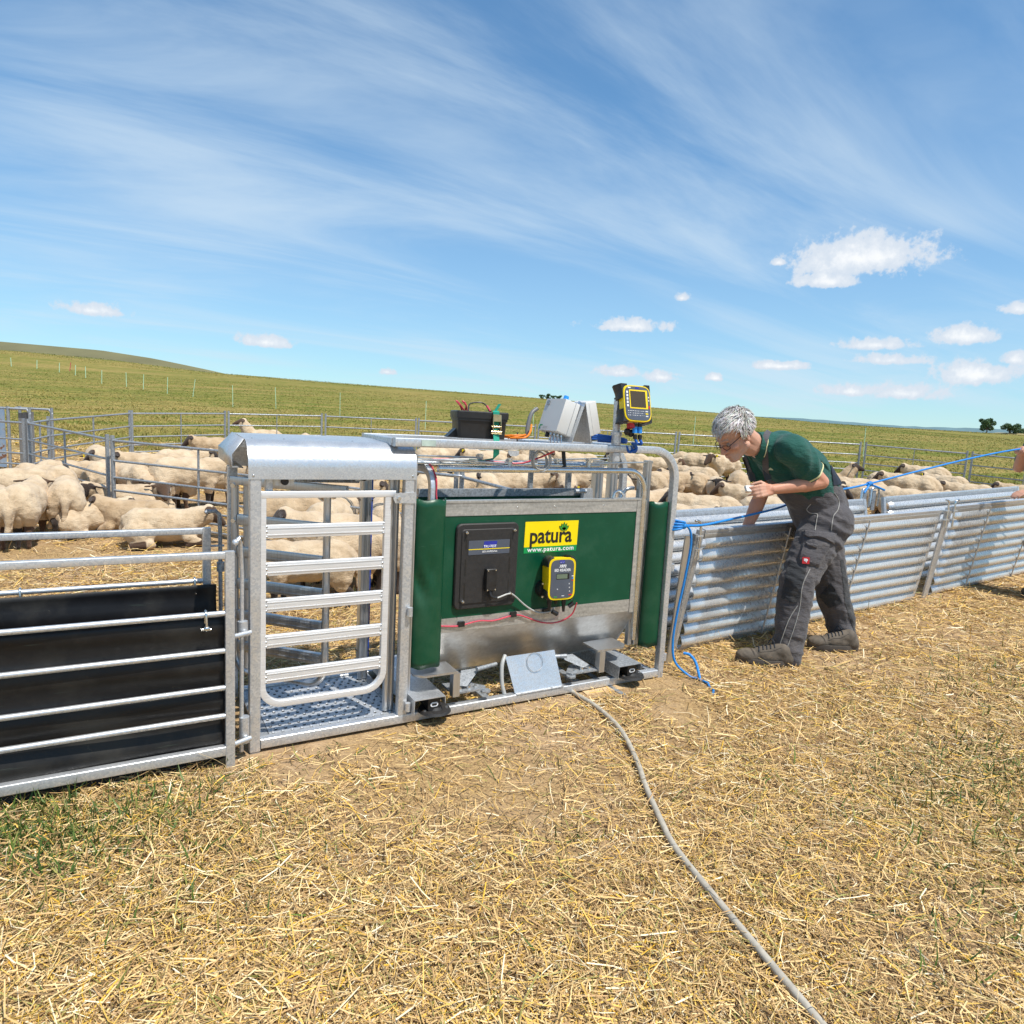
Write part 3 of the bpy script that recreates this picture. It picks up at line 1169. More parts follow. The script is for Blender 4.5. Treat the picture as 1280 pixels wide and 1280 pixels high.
def plane_xf(o, ex, ey):
    """matrix that lays local XY onto axes ex, ey at o"""
    ex, ey = Vector(ex).normalized(), Vector(ey).normalized()
    ez = ex.cross(ey)
    return Matrix(((ex.x, ey.x, ez.x, o[0]), (ex.y, ey.y, ez.y, o[1]), (ex.z, ey.z, ez.z, o[2]), (0, 0, 0, 1)))


def rrect(w, h, r, n=5):
    pts = []
    for cx, cy, a0 in ((w - r, h - r, 0), (-w + r, h - r, 90), (-w + r, -h + r, 180), (w - r, -h + r, 270)):
        for k in range(n + 1):
            a = math.radians(a0 + 90 * k / n)
            pts.append((cx + r * math.cos(a), cy + r * math.sin(a)))
    return pts


def slab(mb, xf, pts, z0, z1, bev=0.0, mi=0):
    """outline pts (local xy) extruded from z0 to z1 with a small bevel"""
    rings = []
    cx = sum(p[0] for p in pts) / len(pts)
    cy = sum(p[1] for p in pts) / len(pts)
    lv = [(z0, 0), (z1 - bev, 0), (z1, bev)] if bev else [(z0, 0), (z1, 0)]
    for z, b in lv:
        ring = []
        for x, y in pts:
            d = Vector((x - cx, y - cy))
            q = d - d.normalized() * b if d.length > 1e-6 else d
            ring.append(xf @ Vector((cx + q.x, cy + q.y, z)))
        rings.append(ring)
    mb.loft(rings, mi=mi)


def build_crate():
    T = thing('weighing_crate', 'galvanised sheep weighing crate with gated platform, metal hood and green panelled weigh box', 'weighing crate', (1.6, 3.25, 0))
    # ---- base frame
    for y in (YF, YR):
        MB().bar((0.49, y, 0.041), (2.74, y, 0.041), 0.044, 0.044).build('base_rail', M['galv'], T)
    for x in (0.512, 1.135, 1.62, 2.2, 2.718):
        MB().bar((x, YF + .023, 0.036), (x, YR - .023, 0.036), 0.04, 0.036).build('cross_rail', M['galv_dull'], T)
    mb = MB()
    mb.bar((2.39, 2.80, 0.0), (2.39, 3.3, 0.0), 0.032, 0.032)
    mb.build('skid_tube', M['galv_dull'], T)
    # ---- corner posts of the entry bay
    for x, y, ztop, zb in ((0.4655, YF, 1.205, 0.012), (1.135, YF, 1.2, 0.063), (0.455, YR, 1.2, 0.012), (1.12, YR, 1.2, 0.063)):
        MB().bar((x, y, zb), (x, y, ztop), 0.045, 0.045, up=(0, 1, 0)).build('post', M['galv'], T)
    for x, y in ((0.4655, YF), (0.455, YR)):
        MB().box((x - 0.019, y - 0.019, -0.03), (x + 0.019, y + 0.019, 0.012)).build('foot_socket', M['galv_dull'], T)
    # taped edge of the rear post
    mb = MB()
    mb.box((1.1445, YR - 0.024, 0.10), (1.157, YR + 0.024, 1.19))
    tp = mb.build('tape', M['blue_tape'], T)
    for z in (0.18, 0.45, 0.68, 0.86, 1.02):
        MB().box((1.096, YR - 0.026, z), (1.159, YR + 0.026, z + 0.006)).build('cable_tie', M['black'], tp)
    # ---- floor plate with raised tread bumps
    mb = MB()
    mb.box((0.535, YF + 0.024, 0.036), (1.112, YR - 0.024, 0.052))
    mb.box((0.49, YF + 0.024, 0.036), (0.533, YR - 0.024, 0.049))
    fl = mb.build('floor_plate', M['treadplate'], T)
    mb = MB()
    yy = YF + 0.05
    row = 0
    while yy < YR - 0.04:
        x = 0.552 + (0.018 if row % 2 else 0)
        while x < 1.10:
            mb.disc((x, yy, 0.0515), (0, 0, 1), 0.0085, 0.006, 8, 0.0048)
            x += 0.042
        yy += 0.036
        row += 1
    o = mb.build('tread_bump', M['treadplate'], fl)
    tag(o, kind='stuff')
    mb = MB()
    yy = YF + 0.05 - 0.011
    row = 0
    while yy < YR - 0.05:
        x = 0.552 + (0.018 if row % 2 else 0)
        while x < 1.10:
            mb.disc((x, yy, 0.0523), (0, 0, 1), 0.0070, 0.0006, 8)
            x += 0.042
        yy += 0.036
        row += 1
    o = mb.build('tread_dark_disc', M['black_matt'], fl)  # thin black discs just in front of the tread bumps
    tag(o, kind='stuff')
    # ---- front gate (tubular frame, flat aluminium bars)
    xl, xr, yg = 0.496, 1.040, YF + 0.008

    def gate_frame(xf, w, zb, zt, r=0.088):
        pts = [(0, zt), (0, zb + r)]
        pts += [(r - r * math.cos(a), zb + r - r * math.sin(a)) for a in np.linspace(0.15, math.pi / 2, 7)]
        pts += [(w - r + r * math.sin(a), zb + r - r * math.cos(a)) for a in np.linspace(0.0, math.pi / 2 - .15, 7)]
        pts += [(w, zb + r), (w, zt)]
        return [xf(p[0], p[1]) for p in pts]
    f1 = lambda u, z: Vector((xl + u, yg, z))
    fr = MB().sqtube(gate_frame(f1, xr - xl, 0.205, 1.115), 0.03, 0.026, (0, 1, 0)).build('entry_gate', M['alu'], T)
    MB().bar((0.488, yg, 1.130), (1.075, yg, 1.130), 0.028, 0.03).build('top_bar', M['alu'], fr)
    bars = []
    for z in (0.973, 0.811, 0.652, 0.492, 0.333):
        mb = MB().bar((0.508, yg - 0.002, z), (1.027, yg - 0.002, z), 0.018, 0.057)
        for q in (-0.014, 0.014):
            mb.box((0.512, yg - 0.013, z + q - 0.0018), (1.024, yg - 0.0105, z + q + 0.0018))
        b = mb.build('bar', M['alu'], fr)
    mb = MB()
    for z in (0.973, 0.811, 0.652, 0.492, 0.333):
        for x in (0.513, 1.021):
            for q in (-0.022, 0.0, 0.022):
                mb.ball((x, yg - 0.009, z + q), 0.006, 6, 5)
    mb.build('weld', M['alu_raw'], fr)
    mb = MB()
    mb.prism([(1.062, 2.928, 1.135), (1.165, 2.928, 1.140), (1.166, 2.928, 1.088), (1.066, 2.928, 1.090), (1.056, 2.928, 1.112)], (0, 0.006, 0))
    br = mb.build('pivot_bracket', M['galv'], T)
    MB().disc((1.082, 2.928, 1.112), (0, -1, 0), 0.009, 0.009, 6).build('bolt', M['zinc'], br)
    # ---- rear gate of the bay, standing open across the platform
    a, b = Vector((0.452, 3.43, 0)), Vector((0.797, 3.08, 0))
    dv = (b - a)
    w = dv.length
    dv.normalize()
    nv = Vector((dv.y, -dv.x, 0))
    f2 = lambda u, z: a + dv * u + Vector((0, 0, z))
    g = MB().tube(gate_frame(f2, w, 0.205, 1.13), 0.017, 10).build('rear_gate', M['alu_raw'], T)
    MB().bar(f2(-0.02, 1.14), f2(w + 0.10, 1.14), 0.024, 0.04).build('top_bar', M['alu_raw'], g)
    for z in (0.955, 0.80, 0.645, 0.49, 0.335):
        mb = MB().bar(f2(0.02, z), f2(w - 0.015, z), 0.024, 0.052)
        for q in (-0.012, 0.012):
            mb.obox(f2(w / 2, z + q) + nv * 0.0125, dv * (w / 2 - 0.025), nv * 0.0015, (0, 0, 0.002))
        mb.build('bar', M['alu_raw'], g)
    for z in (1.12, 0.955, 0.80, 0.645, 0.49):
        MB().disc(f2(0.012, z) + Vector((-0.02, -0.03, 0)), (-0.6, -1, 0), 0.011, 0.012, 8).build('bolt', M['zinc'], g)
    mb = MB()
    mb.bar((0.500, 3.40, 0.20), (0.500, 3.40, 1.16), 0.028, 0.04, up=(0, 1, 0))
    mb.build('gate_stile', M['alu_raw'], T)
    # ---- aluminium guide columns between bay and weigh box
    for x, y, zb, zt, w_, h_ in ((1.095, 3.03, 0.06, 1.22, 0.05, 0.036), (1.172, 2.985, 0.10, 1.31, 0.022, 0.05), (1.10, 3.46, 0.06, 1.2, 0.05, 0.036),
                                 (2.645, 3.06, 0.20, 1.30, 0.040, 0.045), (2.60, 3.06, 0.20, 1.20, 0.032, 0.036),
                                 (2.575, 3.44, 0.20, 1.27, 0.062, 0.06), (2.69, 3.44, 0.20, 1.27, 0.058, 0.06)):
        mb = MB()
        mb.bar((x - w_ * 0.27, y, zb), (x - w_ * 0.27, y, zt), w_ * 0.52, h_, up=(0, 1, 0), r=w_ * 0.2)
        mb.bar((x + w_ * 0.27, y, zb), (x + w_ * 0.27, y, zt), w_ * 0.44, h_ * 0.8, up=(0, 1, 0), r=w_ * 0.18)
        mb.box((x - 0.006, y - h_ * 0.25, zb + 0.002), (x + 0.006, y + h_ * 0.25, zt - 0.002))
        mb.build('guide_column', M['alu_raw'], T)
    # ---- hood
    prof = [(2.930, 1.197), (2.930, 1.245)]
    prof += [(3.045 - 0.115 * math.cos(t), 1.245 + 0.112 * math.sin(t)) for t in np.linspace(0.1, math.pi / 2 - 0.06, 12)]
    prof += [(3.12, 1.360), (3.25, 1.366), (3.38, 1.366)]
    prof += [(3.455 + 0.12 * math.sin(t), 1.25 + 0.114 * math.cos(t)) for t in np.linspace(0.1, math.pi / 2, 10)]
    prof += [(3.577, 1.197)]
    outer = [[(x, y, z) for y, z in prof] for x in (0.436, 1.166)]
    cxy = (3.25, 1.2)
    inner = [[(x, cxy[0] + (y - cxy[0]) * 0.992, z - 0.003 if z > 1.22 else z) for y, z in prof] for x in (0.4365, 1.1655)]
    mb = MB()
    n = len(prof)
    vo = outer[0] + outer[1] + inner[0] + inner[1]
    ff = []
    for i in range(n - 1):
        ff.append((i, i + 1, n + i + 1, n + i))
        ff.append((2 * n + i + 1, 2 * n + i, 3 * n + i, 3 * n + i + 1))
        ff.append((i + 1, i, 2 * n + i, 2 * n + i + 1))
        ff.append((n + i, n + i + 1, 3 * n + i + 1, 3 * n + i))
    ff += [(0, n, 3 * n, 2 * n), (n - 1, 2 * n - 1, 4 * n - 1, 3 * n - 1)]
    mb.add(vo, ff)
    hood = mb.build('hood', M['galv_sheet'], T, 50)
    mb = MB()
    for x in (0.456, 1.147):
        mb.ball((x, 2.9285, 1.213), 0.005, 8, 5, (1, 0.5, 1))
    for x in (0.47, 0.60, 0.9):
        mb.ball((x, 3.06, 1.3585), 0.004, 8, 5, (1, 1, 0.5))
    mb.build('rivet', M['zinc'], hood)
    # folded end cap of the hood
    mb = MB()
    mb.add([(0.436, 3.05, 1.356), (0.436, 3.41, 1.369), (0.376, 3.41, 1.303), (0.388, 3.05, 1.290),
            (0.376, 3.41, 1.250), (0.388, 3.05, 1.234), (0.430, 3.41, 1.246), (0.436, 3.06, 1.231)],
           [(0, 1, 2, 3), (3, 2, 4, 5), (5, 4, 6, 7)])
    cp = mb.build('hood_end_cap', M['galv_sheet'], T, 20)
    sd = cp.modifiers.new('thick', 'SOLIDIFY')
    sd.thickness = 0.003
    # actuators under the hood
    for x, y in ((0.60, 3.02), (1.00, 3.20)):
        mb = MB()
        mb.box((x - 0.05, y - 0.03, 1.165), (x + 0.03, y + 0.03, 1.20))
        mb.box((x - 0.03, y - 0.02, 1.20), (x + 0.01, y + 0.02, 1.28))
        mo = mb.build('air_cylinder', M['alu_raw'], T)
        MB().disc((x - 0.01, y - 0.031, 1.183), (0, -1, 0), 0.016, 0.012, 14).build('cylinder_cap', M['black'], mo)
    mb = MB()
    mb.bar((0.66, 3.06, 1.19), (1.0, 3.30, 1.16), 0.03, 0.035)
    mb.build('swing_arm', M['galv_dull'], T)
    mb = MB().bar((0.525, 2.985, 1.145), (0.525, 2.985, 1.21), 0.03, 0.03, up=(0, 1, 0))
    mb.build('hood_stay', M['galv'], T)
    # ---- the long top frame with its right-hand bends
    def hoop(y, x_start, ylean):
        z = 1.366
        pts = [Vector((x_start, y, z)), Vector((1.6, y, z)), Vector((2.2, y, z)), Vector((2.59, y, z))]
        pts += [Vector((2.59 + 0.168 * math.sin(t), y, z - 0.168 + 0.168 * math.cos(t))) for t in np.linspace(0.15, math.pi / 2, 9)]
        pts += [Vector((2.759, y, 0.9)), Vector((2.761, y, 0.5)), Vector((2.765, y, 0.0))]
        return pts
    for y in (YF, 3.42):
        h = MB().sqtube(hoop(y, 1.06, 0), 0.04, 0.042, (0, 1, 0)).build('top_frame', M['galv'], T)
    for x in (1.075, 1.98, 2.45):
        MB().bar((x, YF + .022, 1.366), (x, 3.398, 1.366), 0.04, 0.036).build('top_cross_bar', M['galv'], T)
    mb = MB()
    mb.prism([(1.64, 2.930, 1.343), (1.70, 2.930, 1.343), (1.70, 2.930, 1.322), (1.685, 2.930, 1.315), (1.655, 2.930, 1.315), (1.64, 2.930, 1.33)], (0, 0.006, 0))
    mb.build('lug', M['galv'], T)
    MB().bar((2.09, 3.45, 1.0), (2.09, 3.45, 1.345), 0.026, 0.026, up=(0, 1, 0)).build('rear_stay', M['galv_dull'], T)
    MB().bar((2.36, 3.45, 1.0), (2.36, 3.45, 1.22), 0.03, 0.03, up=(0, 1, 0)).build('rear_stay', M['galv_dull'], T)
    # printed plate at the left end of the top bar
    MB().box((1.185, 2.9315, 1.352), (1.255, 2.934, 1.380)).build('name_plate', simple('plate_print', (0.50, 0.60, 0.53), 0.5, 0.2), T)
    # ---- the suspended inner frame
    zi = 1.243
    for y in (3.0, 3.44):
        pts = [Vector((1.30, y, zi)), Vector((1.9, y, zi)), Vector((2.46, y, zi))]
        pts += [Vector((2.46 + 0.12 * math.sin(t), y, zi - 0.12 + 0.12 * math.cos(t))) for t in np.linspace(0.15, math.pi / 2, 8)]
        pts += [Vector((2.581, y, 0.8)), Vector((2.585, y, 0.25))]
        MB().tube(pts, 0.016, 12).build('inner_hoop', M['zinc'], T)
    MB().tube([(1.22, 3.10, 1.262), (2.32, 3.10, 1.262)], 0.012, 10).build('pivot_tube', M['zinc'], T)
    MB().tube([(1.22, 3.40, 1.24), (2.5, 3.40, 1.24)], 0.014, 10).build('pivot_tube', M['galv_dull'], T)
    pts = [Vector((1.285, 3.42, 1.235)), Vector((1.285, 3.12, 1.235))]
    pts += [Vector((1.285, 3.11 - 0.09 * math.sin(t), 1.145 + 0.09 * math.cos(t))) for t in np.linspace(0.1, math.pi / 2, 7)]
    pts += [Vector((1.285, 3.02, 0.28))]
    lh = MB().sqtube(pts, 0.036, 0.036, (1, 0, 0)).build('end_hoop', M['galv'], T)
    rc = [Vector((1.296, p.y - 0.02 * (1 if p.z < 1.2 else 0.2), p.z + (0.021 if p.z > 1.2 else 0.012))) for p in pts[1:-1]]
    rc += [Vector((1.297, 2.998, 1.10)), Vector((1.318, 2.985, 1.02)), Vector((1.322, 2.990, 0.7)), Vector((1.325, 2.992, 0.48))]
    MB().tube(spline(rc, 3), 0.0045, 6).build('power_cable', M['red_cable'], lh)
    mb = MB()
    for z in (1.235,):
        mb.box((1.262, 3.22, 1.213), (1.308, 3.228, 1.26))
    mb.box((1.262, 2.996, 1.08), (1.308, 3.044, 1.087))
    mb.build('cable_tie', M['black'], lh)
    # flat linkage arms over the gates
    arms = [((1.12, 3.32, 1.285), (1.60, 3.16, 1.290)), ((1.16, 3.06, 1.286), (1.72, 3.06, 1.270)), ((2.02, 3.30, 1.272), (2.58, 3.34, 1.290)),
            ((2.05, 3.12, 1.262), (2.56, 3.24, 1.266)), ((2.22, 3.06, 1.275), (2.66, 3.06, 1.290)), ((1.44, 3.10, 1.285), (1.72, 3.06, 1.255))]
    for p, q in arms:
        p, q = Vector(p), Vector(q)
        mb = MB().bar(p, q, 0.026, 0.007)
        mb.disc(p - Vector((0, 0, .006)), (0, 0, 1), 0.017, 0.012, 14)
        mb.disc(q - Vector((0, 0, .006)), (0, 0, 1), 0.017, 0.012, 14)
        mb.build('link_arm', M['alu_raw'], T)
    for p in ((1.60, 3.16, 1.25), (1.72, 3.06, 1.235), (2.58, 3.34, 1.25), (2.22, 3.06, 1.245), (2.05, 3.12, 1.235), (2.02, 3.30, 1.25)):
        mb = MB().disc(p, (0, 0, 1), 0.014, 0.06, 12)
        mb.disc((p[0], p[1], p[2] + 0.045), (0, 0, 1), 0.022, 0.01, 6)
        mb.build('pivot_bolt', M['zinc'], T)
    MB().tube(spline([(1.35, 3.08, 1.278), (1.5, 3.05, 1.285), (1.62, 3.09, 1.27), (1.75, 3.12, 1.28)], 6), 0.008, 8).build('air_hose', M['grey_cable'], T)
    MB().tube(spline([(1.93, 2.96, 1.345), (1.86, 3.02, 1.30), (1.76, 3.06, 1.27), (1.5, 3.1, 1.285), (1.32, 3.12, 1.28)], 6), 0.005, 6).build('power_cable', M['red_cable'], T)
    mb = MB().tube(spline([(2.075, 3.10, 1.345), (2.085, 3.09, 1.24)], 3), 0.011, 8)
    mb.build('cable_plug', M['black'], T)
    # ---- weigh box: near wall
    yb = 3.0
    mb = MB()
    mb.box((1.345, yb, 1.012), (2.535, yb + 0.010, 1.078))
    mb.box((1.345, yb - 0.004, 1.078), (2.575, yb + 0.036, 1.088))
    mb.build('box_top_rail', M['galv_streak'], T)
    mb = MB()
    mb.box((1.345, yb + 0.003, 0.497), (2.535, yb + 0.009, 1.011))
    panel = mb.build('side_panel', M['green_pvc'], T)
    mb = MB()
    mb.prism([(2.5365, yb - 0.002, 1.076), (2.598, yb - 0.002, 1.076), (2.598, yb - 0.002, 0.418), (2.5365, yb - 0.002, 0.418)], (0, 0.012, 0))
    mb.box((2.598, yb + 0.0, 0.418), (2.606, yb + 0.05, 1.076))
    cr = mb.build('corner_rail', M['galv_streak'], T)
    mb = MB()
    for z in (0.48, 0.60, 0.73, 0.85, 0.97, 1.04):
        mb.ball((2.575, yb - 0.003, z), 0.006, 8, 5, (1, .5, 1))
    mb.build('rivet', M['zinc'], cr)
    mb = MB()
    mb.box((1.345, yb, 0.425), (2.534, yb + 0.008, 0.496))
    band = mb.build('box_lower_rail', M['galv_streak'], T)
    mb = MB()
    mb.add([(1.345, yb + 0.001, 0.424), (2.596, yb + 0.001, 0.424), (2.565, 3.17, 0.155), (1.40, 3.17, 0.155)], [(0, 1, 2, 3)])
    mb.add([(1.345, yb + 0.006, 0.424), (2.596, yb + 0.006, 0.424), (2.565, 3.176, 0.155), (1.40, 3.176, 0.155)], [(3, 2, 1, 0)])
    mb.build('sloping_sheet', M['galv_mirror'], T)
    MB().tube([(2.598, 3.012, 0.424), (2.568, 3.172, 0.158)], 0.009, 8).build('sheet_edge', M['galv'], T)
    mb = MB()
    mb.add([(1.345, 3.44, 0.424), (2.596, 3.44, 0.424), (2.565, 3.33, 0.155), (1.40, 3.33, 0.155)], [(3, 2, 1, 0)])
    mb.box((1.40, 3.17, 0.148), (2.565, 3.33, 0.153))
    mb.build('box_floor', M['galv_streak'], T)
    # far wall with liner
    mb = MB()
    mb.box((1.37, 3.405, 1.055), (2.44, 3.43, 1.097))
    mb.build('far_top_rail', M['galv_dull'], T)
    MB().box((1.37, 3.412, 0.43), (2.44, 3.42, 1.054)).build('far_panel', M['green_pvc'], T)
    MB().box((1.37, 3.375, 0.43), (2.47, 3.385, 1.0)).build('box_liner', M['liner'], T)
    mb = MB()
    mb.prism([(2.42, 3.385, 1.10), (2.50, 3.385, 1.10), (2.52, 3.385, 0.95), (2.42, 3.385, 0.95)], (0, 0.015, 0))
    mb.tube([(2.36, 3.37, 1.085), (2.44, 3.37, 1.085)], 0.014, 8)
    mb.build('liner_bracket', M['galv'], T)
    mb = MB()
    mb.tube(spline([(2.40, 3.05, 1.075), (2.41, 3.05, 1.115), (2.44, 3.045, 1.125), (2.465, 3.04, 1.105)], 4), 0.008, 8)
    mb.build('hook', M['zinc'], T)
    mb = MB()
    mb.tube(arc((2.57, 3.10, 1.05), math.radians(80), math.radians(175), 0.085, (1, 0, 0), (0, 0, 1)), 0.011, 8)
    mb.build('handle_bow', M['zinc'], T)
    # rivets of the near wall
    mb = MB()
    for x in (1.75, 1.98, 2.3):
        mb.ball((x, yb - 0.001, 1.05), 0.004, 6, 5, (1, .5, 1))
    mb.build('rivet', M['zinc'], panel)
    # ---- sticker with the lettering
    xf = plane_xf((1.970, yb + 0.0015, 0.888), (1, 0, 0), (0, 0, 1))
    mb = MB()
    mb.add([xf @ Vector(p) for p in ((-0.168, -0.051, 0), (0.167, -0.051, 0), (0.169, 0.084, 0), (-0.166, 0.084, 0))], [(0, 1, 2, 3)])
    st = mb.build('sticker', M['sticker'], T)
    mb = MB()
    mb.add([xf @ Vector(p) for p in ((-0.168, -0.084, 0), (0.164, -0.084, 0), (0.1668, -0.0515, 0), (-0.168, -0.0515, 0))], [(0, 1, 2, 3)])
    mb.build('sticker_band', M['sticker_green'], st)
    text_mesh('patura', 0.118, xf @ Matrix.Translation((-0.004, 0.005, 0.0015)), M['ink'], st, bold=0.0022, shear=0.0, sx=0.90, spacing=0.98)
    text_mesh('www.patura.com', 0.034, xf @ Matrix.Translation((0.0, -0.066, 0.0015)), M['white_print'], st, bold=0.0008, sx=1.12, spacing=1.12)
    mb, mk = MB(), MB()
    for a, ln in ((0, 0.046), (24, 0.042), (-24, 0.042), (50, 0.040), (-50, 0.040)):
        for q, ww, z in ((mb, 0.0070, 0.0030), (mk, 0.0098, 0.0022)):
            d = Vector((math.sin(math.radians(a)), math.cos(math.radians(a)), 0))
            s = Vector((d.y, -d.x, 0))
            base = Vector((0.075, 0.030, z))
            k = ln * (1.06 if q is mk else 0.97)
            pts = [base, base + d * k * 0.35 + s * ww, base + d * k * 0.7 + s * ww * 0.75, base + d * k, base + d * k * 0.7 - s * ww * 0.75, base + d * k * 0.35 - s * ww]
            q.add([xf @ p for p in pts], [tuple(range(6))])
    mk.build('leaf_outline', M['ink'], st)
    mb.build('leaf', M['leaf_print'], st)
    # ---- green curtains
    def curtain(xc, hw, zb, zt, yc, depth, crumple):
        mb = MB()
        rows = 26
        rings = []
        for i in range(rows):
            t = i / (rows - 1)
            z = zb + (zt - zb) * t
            ring = []
            for k in range(15):
                a = math.pi * (k / 14)
                kink = crumple * math.exp(-((t - 0.52) / 0.10) ** 2) * (0.5 + 0.5 * math.sin(k * 1.1 + t * 20)) * (1 if k < 8 else 0.15)
                ring.append(Vector((xc - hw * math.cos(a), yc - (depth - kink) * math.sin(a) ** 0.8, z + 0.004 * math.sin(k))))
            rings.append(ring)
        mb.loft(rings, closed=False)
        o = mb.build('curtain', M['green_curtain'], T, 60)
        sd = o.modifiers.new('thick', 'SOLIDIFY')
        sd.thickness = 0.004
        return o
    curtain(1.262, 0.080, 0.275, 1.10, 2.995, 0.055, 0.030)
    curtain(2.700, 0.072, 0.205, 1.068, 3.005, 0.050, 0.0)
    MB().box((1.178, 2.99, 0.28), (1.19, 3.05, 1.09)).build('curtain_batten', M['black'], T)
    # ---- load bars
    for xc in (1.252, 2.475):
        mb = MB()
        s = [(xc - 0.082, 0.078), (xc - 0.080, 0.150), (xc + 0.080, 0.150), (xc + 0.082, 0.112)]
        s2 = [(x + (0.003 if i < 2 else -0.003), z - (0.003 if 0 < i < 3 else 0)) for i, (x, z) in enumerate(s)]
        y0, y1 = 2.875, 3.50
        rings = [[(x, y0, z) for x, z in s] + [(x, y0, z) for x, z in reversed(s2)], [(x, y1, z) for x, z in s] + [(x, y1, z) for x, z in reversed(s2)]]
        mb.loft(rings)
        lb = mb.build('load_bar_cover', M['galv_dull'] if xc > 2 else M['galv_sheet'], T)
        MB().bar((xc + 0.03, 2.895, 0.108), (xc + 0.03, 3.48, 0.108), 0.062, 0.062).build('load_bar', M['black'], lb)
        xf = plane_xf((xc + 0.03, 2.8945, 0.108), (1, 0, 0), (0, 0, 1))
        mb = MB()
        slab(mb, xf, rrect(0.020, 0.011, 0.0105), 0, 0.0025, mi=0)
        oc = mb.build('end_badge', M['white_print'], lb)
        mb = MB()
        slab(mb, xf, rrect(0.013, 0.005, 0.0048), 0.0026, 0.0036, mi=0)
        mb.build('end_slot', M['black'], oc)
        mb = MB().disc((xc + 0.045, 2.925, 0.0635), (0, 0, 1), 0.082, 0.012, 28, 0.076)
        mb.disc((xc + 0.045, 2.925, 0.075), (0, 0, 1), 0.040, 0.012, 20, 0.032)
        mb.build('rubber_foot', M['black_matt'], lb)
        mb = MB()
        for sx in (-0.058, 0.058):
            mb.disc((xc + 0.045 + sx, 2.91, 0.074), (0, 0, 1), 0.008, 0.006, 6)
        mb.build('bolt', M['zinc'], lb)
    # clamp feet of the weigh box on the load bars
    for xc, sgn in ((1.40, 1), (2.30, -1)):
        mb = MB()
        mb.prism([(xc - 0.16 * sgn, 2.93, 0.232), (xc + 0.02 * sgn, 2.93, 0.232), (xc + 0.02 * sgn, 3.08, 0.232), (xc - 0.20 * sgn, 3.10, 0.232), (xc - 0.20 * sgn, 2.97, 0.232)], (0, 0, 0.010))
        mb.box((xc - 0.005, 2.928, 0.11), (xc + 0.032, 2.97, 0.231))
        ft = mb.build('clamp_foot', M['alu_raw'], T)
        mb = MB()
        mb.prism([(xc + 0.0 * sgn, 2.94, 0.118), (xc + 0.18 * sgn, 2.94, 0.118), (xc + 0.20 * sgn, 2.97, 0.118), (xc + 0.12 * sgn, 3.06, 0.118), (xc + 0.0 * sgn, 3.08, 0.118)], (0, 0, 0.008))
        mb.prism([(xc + 0.05 * sgn, 2.965, 0.150), (xc + 0.09 * sgn, 2.965, 0.140), (xc + 0.20 * sgn, 3.05, 0.185), (xc + 0.10 * sgn, 3.05, 0.185)], (0, 0.012, 0.004))
        mb.disc((xc + 0.185 * sgn, 2.94, 0.108), (0, 0, 1), 0.026, 0.008, 16)
        mb.build('clamp_plate', M['galv_dull'], ft)
        mb = MB()
        for q in (0.05, 0.10):
            mb.disc((xc + q * sgn, 2.965, 0.126), (0, 0, 1), 0.010, 0.016, 6)
        mb.disc((xc + 0.14 * sgn, 2.97, 0.126), (0, 0, 1), 0.009, 0.012, 6)
        mb.build('bolt', M['zinc'], ft)
        MB().tube([(xc + 0.17 * sgn, 3.02, 0.20), (xc + 0.30 * sgn, 3.05, 0.20)], 0.012, 8).build('axle', M['galv_dull'], ft)
    MB().tube(spline([(1.735, 3.02, 0.255), (1.705, 2.995, 0.21), (1.70, 2.975, 0.12), (1.712, 2.965, 0.065)], 5), 0.011, 8).build('air_hose', M['grey_cable'], T)
    # tilted cover plate on the front rail
    mb = MB()
    p = [Vector((1.765, 2.945, 0.066)), Vector((2.062, 2.945, 0.066)), Vector((2.040, 3.010, 0.250)), Vector((1.732, 3.010, 0.250))]
    mb.prism(p, (0, 0.004, -0.001))
    pl = mb.build('cover_plate', M['galv_sheet'], T)
    mb = MB()
    mb.box((1.768, 2.928, 0.0635), (2.062, 2.949, 0.067))
    for x in (1.80, 1.99):
        mb.disc((x, 2.936, 0.067), (0, 0, 1), 0.006, 0.004, 6)
    mb.build('plate_flange', M['galv'], pl)
    MB().torus((1.905, 2.9875, 0.205), (0, -1, 0.35), 0.05, 0.0016, 30, 5).build('scratch_ring', M['galv_dull'], pl)
    # red supply wire clipped along the lower rail
    w = spline([(1.345, 2.997, 0.462), (1.44, 2.992, 0.455), (1.55, 2.99, 0.47), (1.64, 2.992, 0.462), (1.74, 2.99, 0.478), (1.80, 2.992, 0.474),
                (1.93, 2.985, 0.425), (2.03, 2.975, 0.42), (2.10, 2.955, 0.46), (2.115, 2.935, 0.53)], 6)
    wr = MB().tube(w, 0.0042, 6).build('power_cable', M['red_cable'], band)
    mb = MB()
    for x, z in ((1.455, 0.462), (1.755, 0.483), (1.955, 0.482)):
        mb.box((x - 0.017, 2.985, z - 0.012), (x + 0.017, 2.9995, z + 0.014))
    mb.build('cable_clip', M['black'], band)
    # drop rods and sleeves on the left post
    for (x, y, zt, zb, hook) in ((0.405, 2.925, 0.955, 0.03, True),):
        pts = [(x - 0.018, y - 0.02, zt - 0.01), (x - 0.008, y - 0.012, zt + 0.002), (x, y, zt - 0.02), (x + 0.006, y, zt - 0.15), (x + 0.004, y, zb)]
        rod = MB().tube(pts, 0.009, 8).build('drop_rod', M['galv'], T)
        MB().ball((x - 0.022, y - 0.022, zt - 0.012), 0.014, 8, 6).build('rod_knob', M['galv'], rod)
    MB().disc((0.414, 2.925, 0.56), (0, 0, 1), 0.020, 0.045, 14).build('rod_sleeve', M['galv'], T)
    MB().disc((0.420, 2.925, 0.07), (0, 0, 1), 0.021, 0.115, 14).build('rod_sleeve', M['galv'], T)
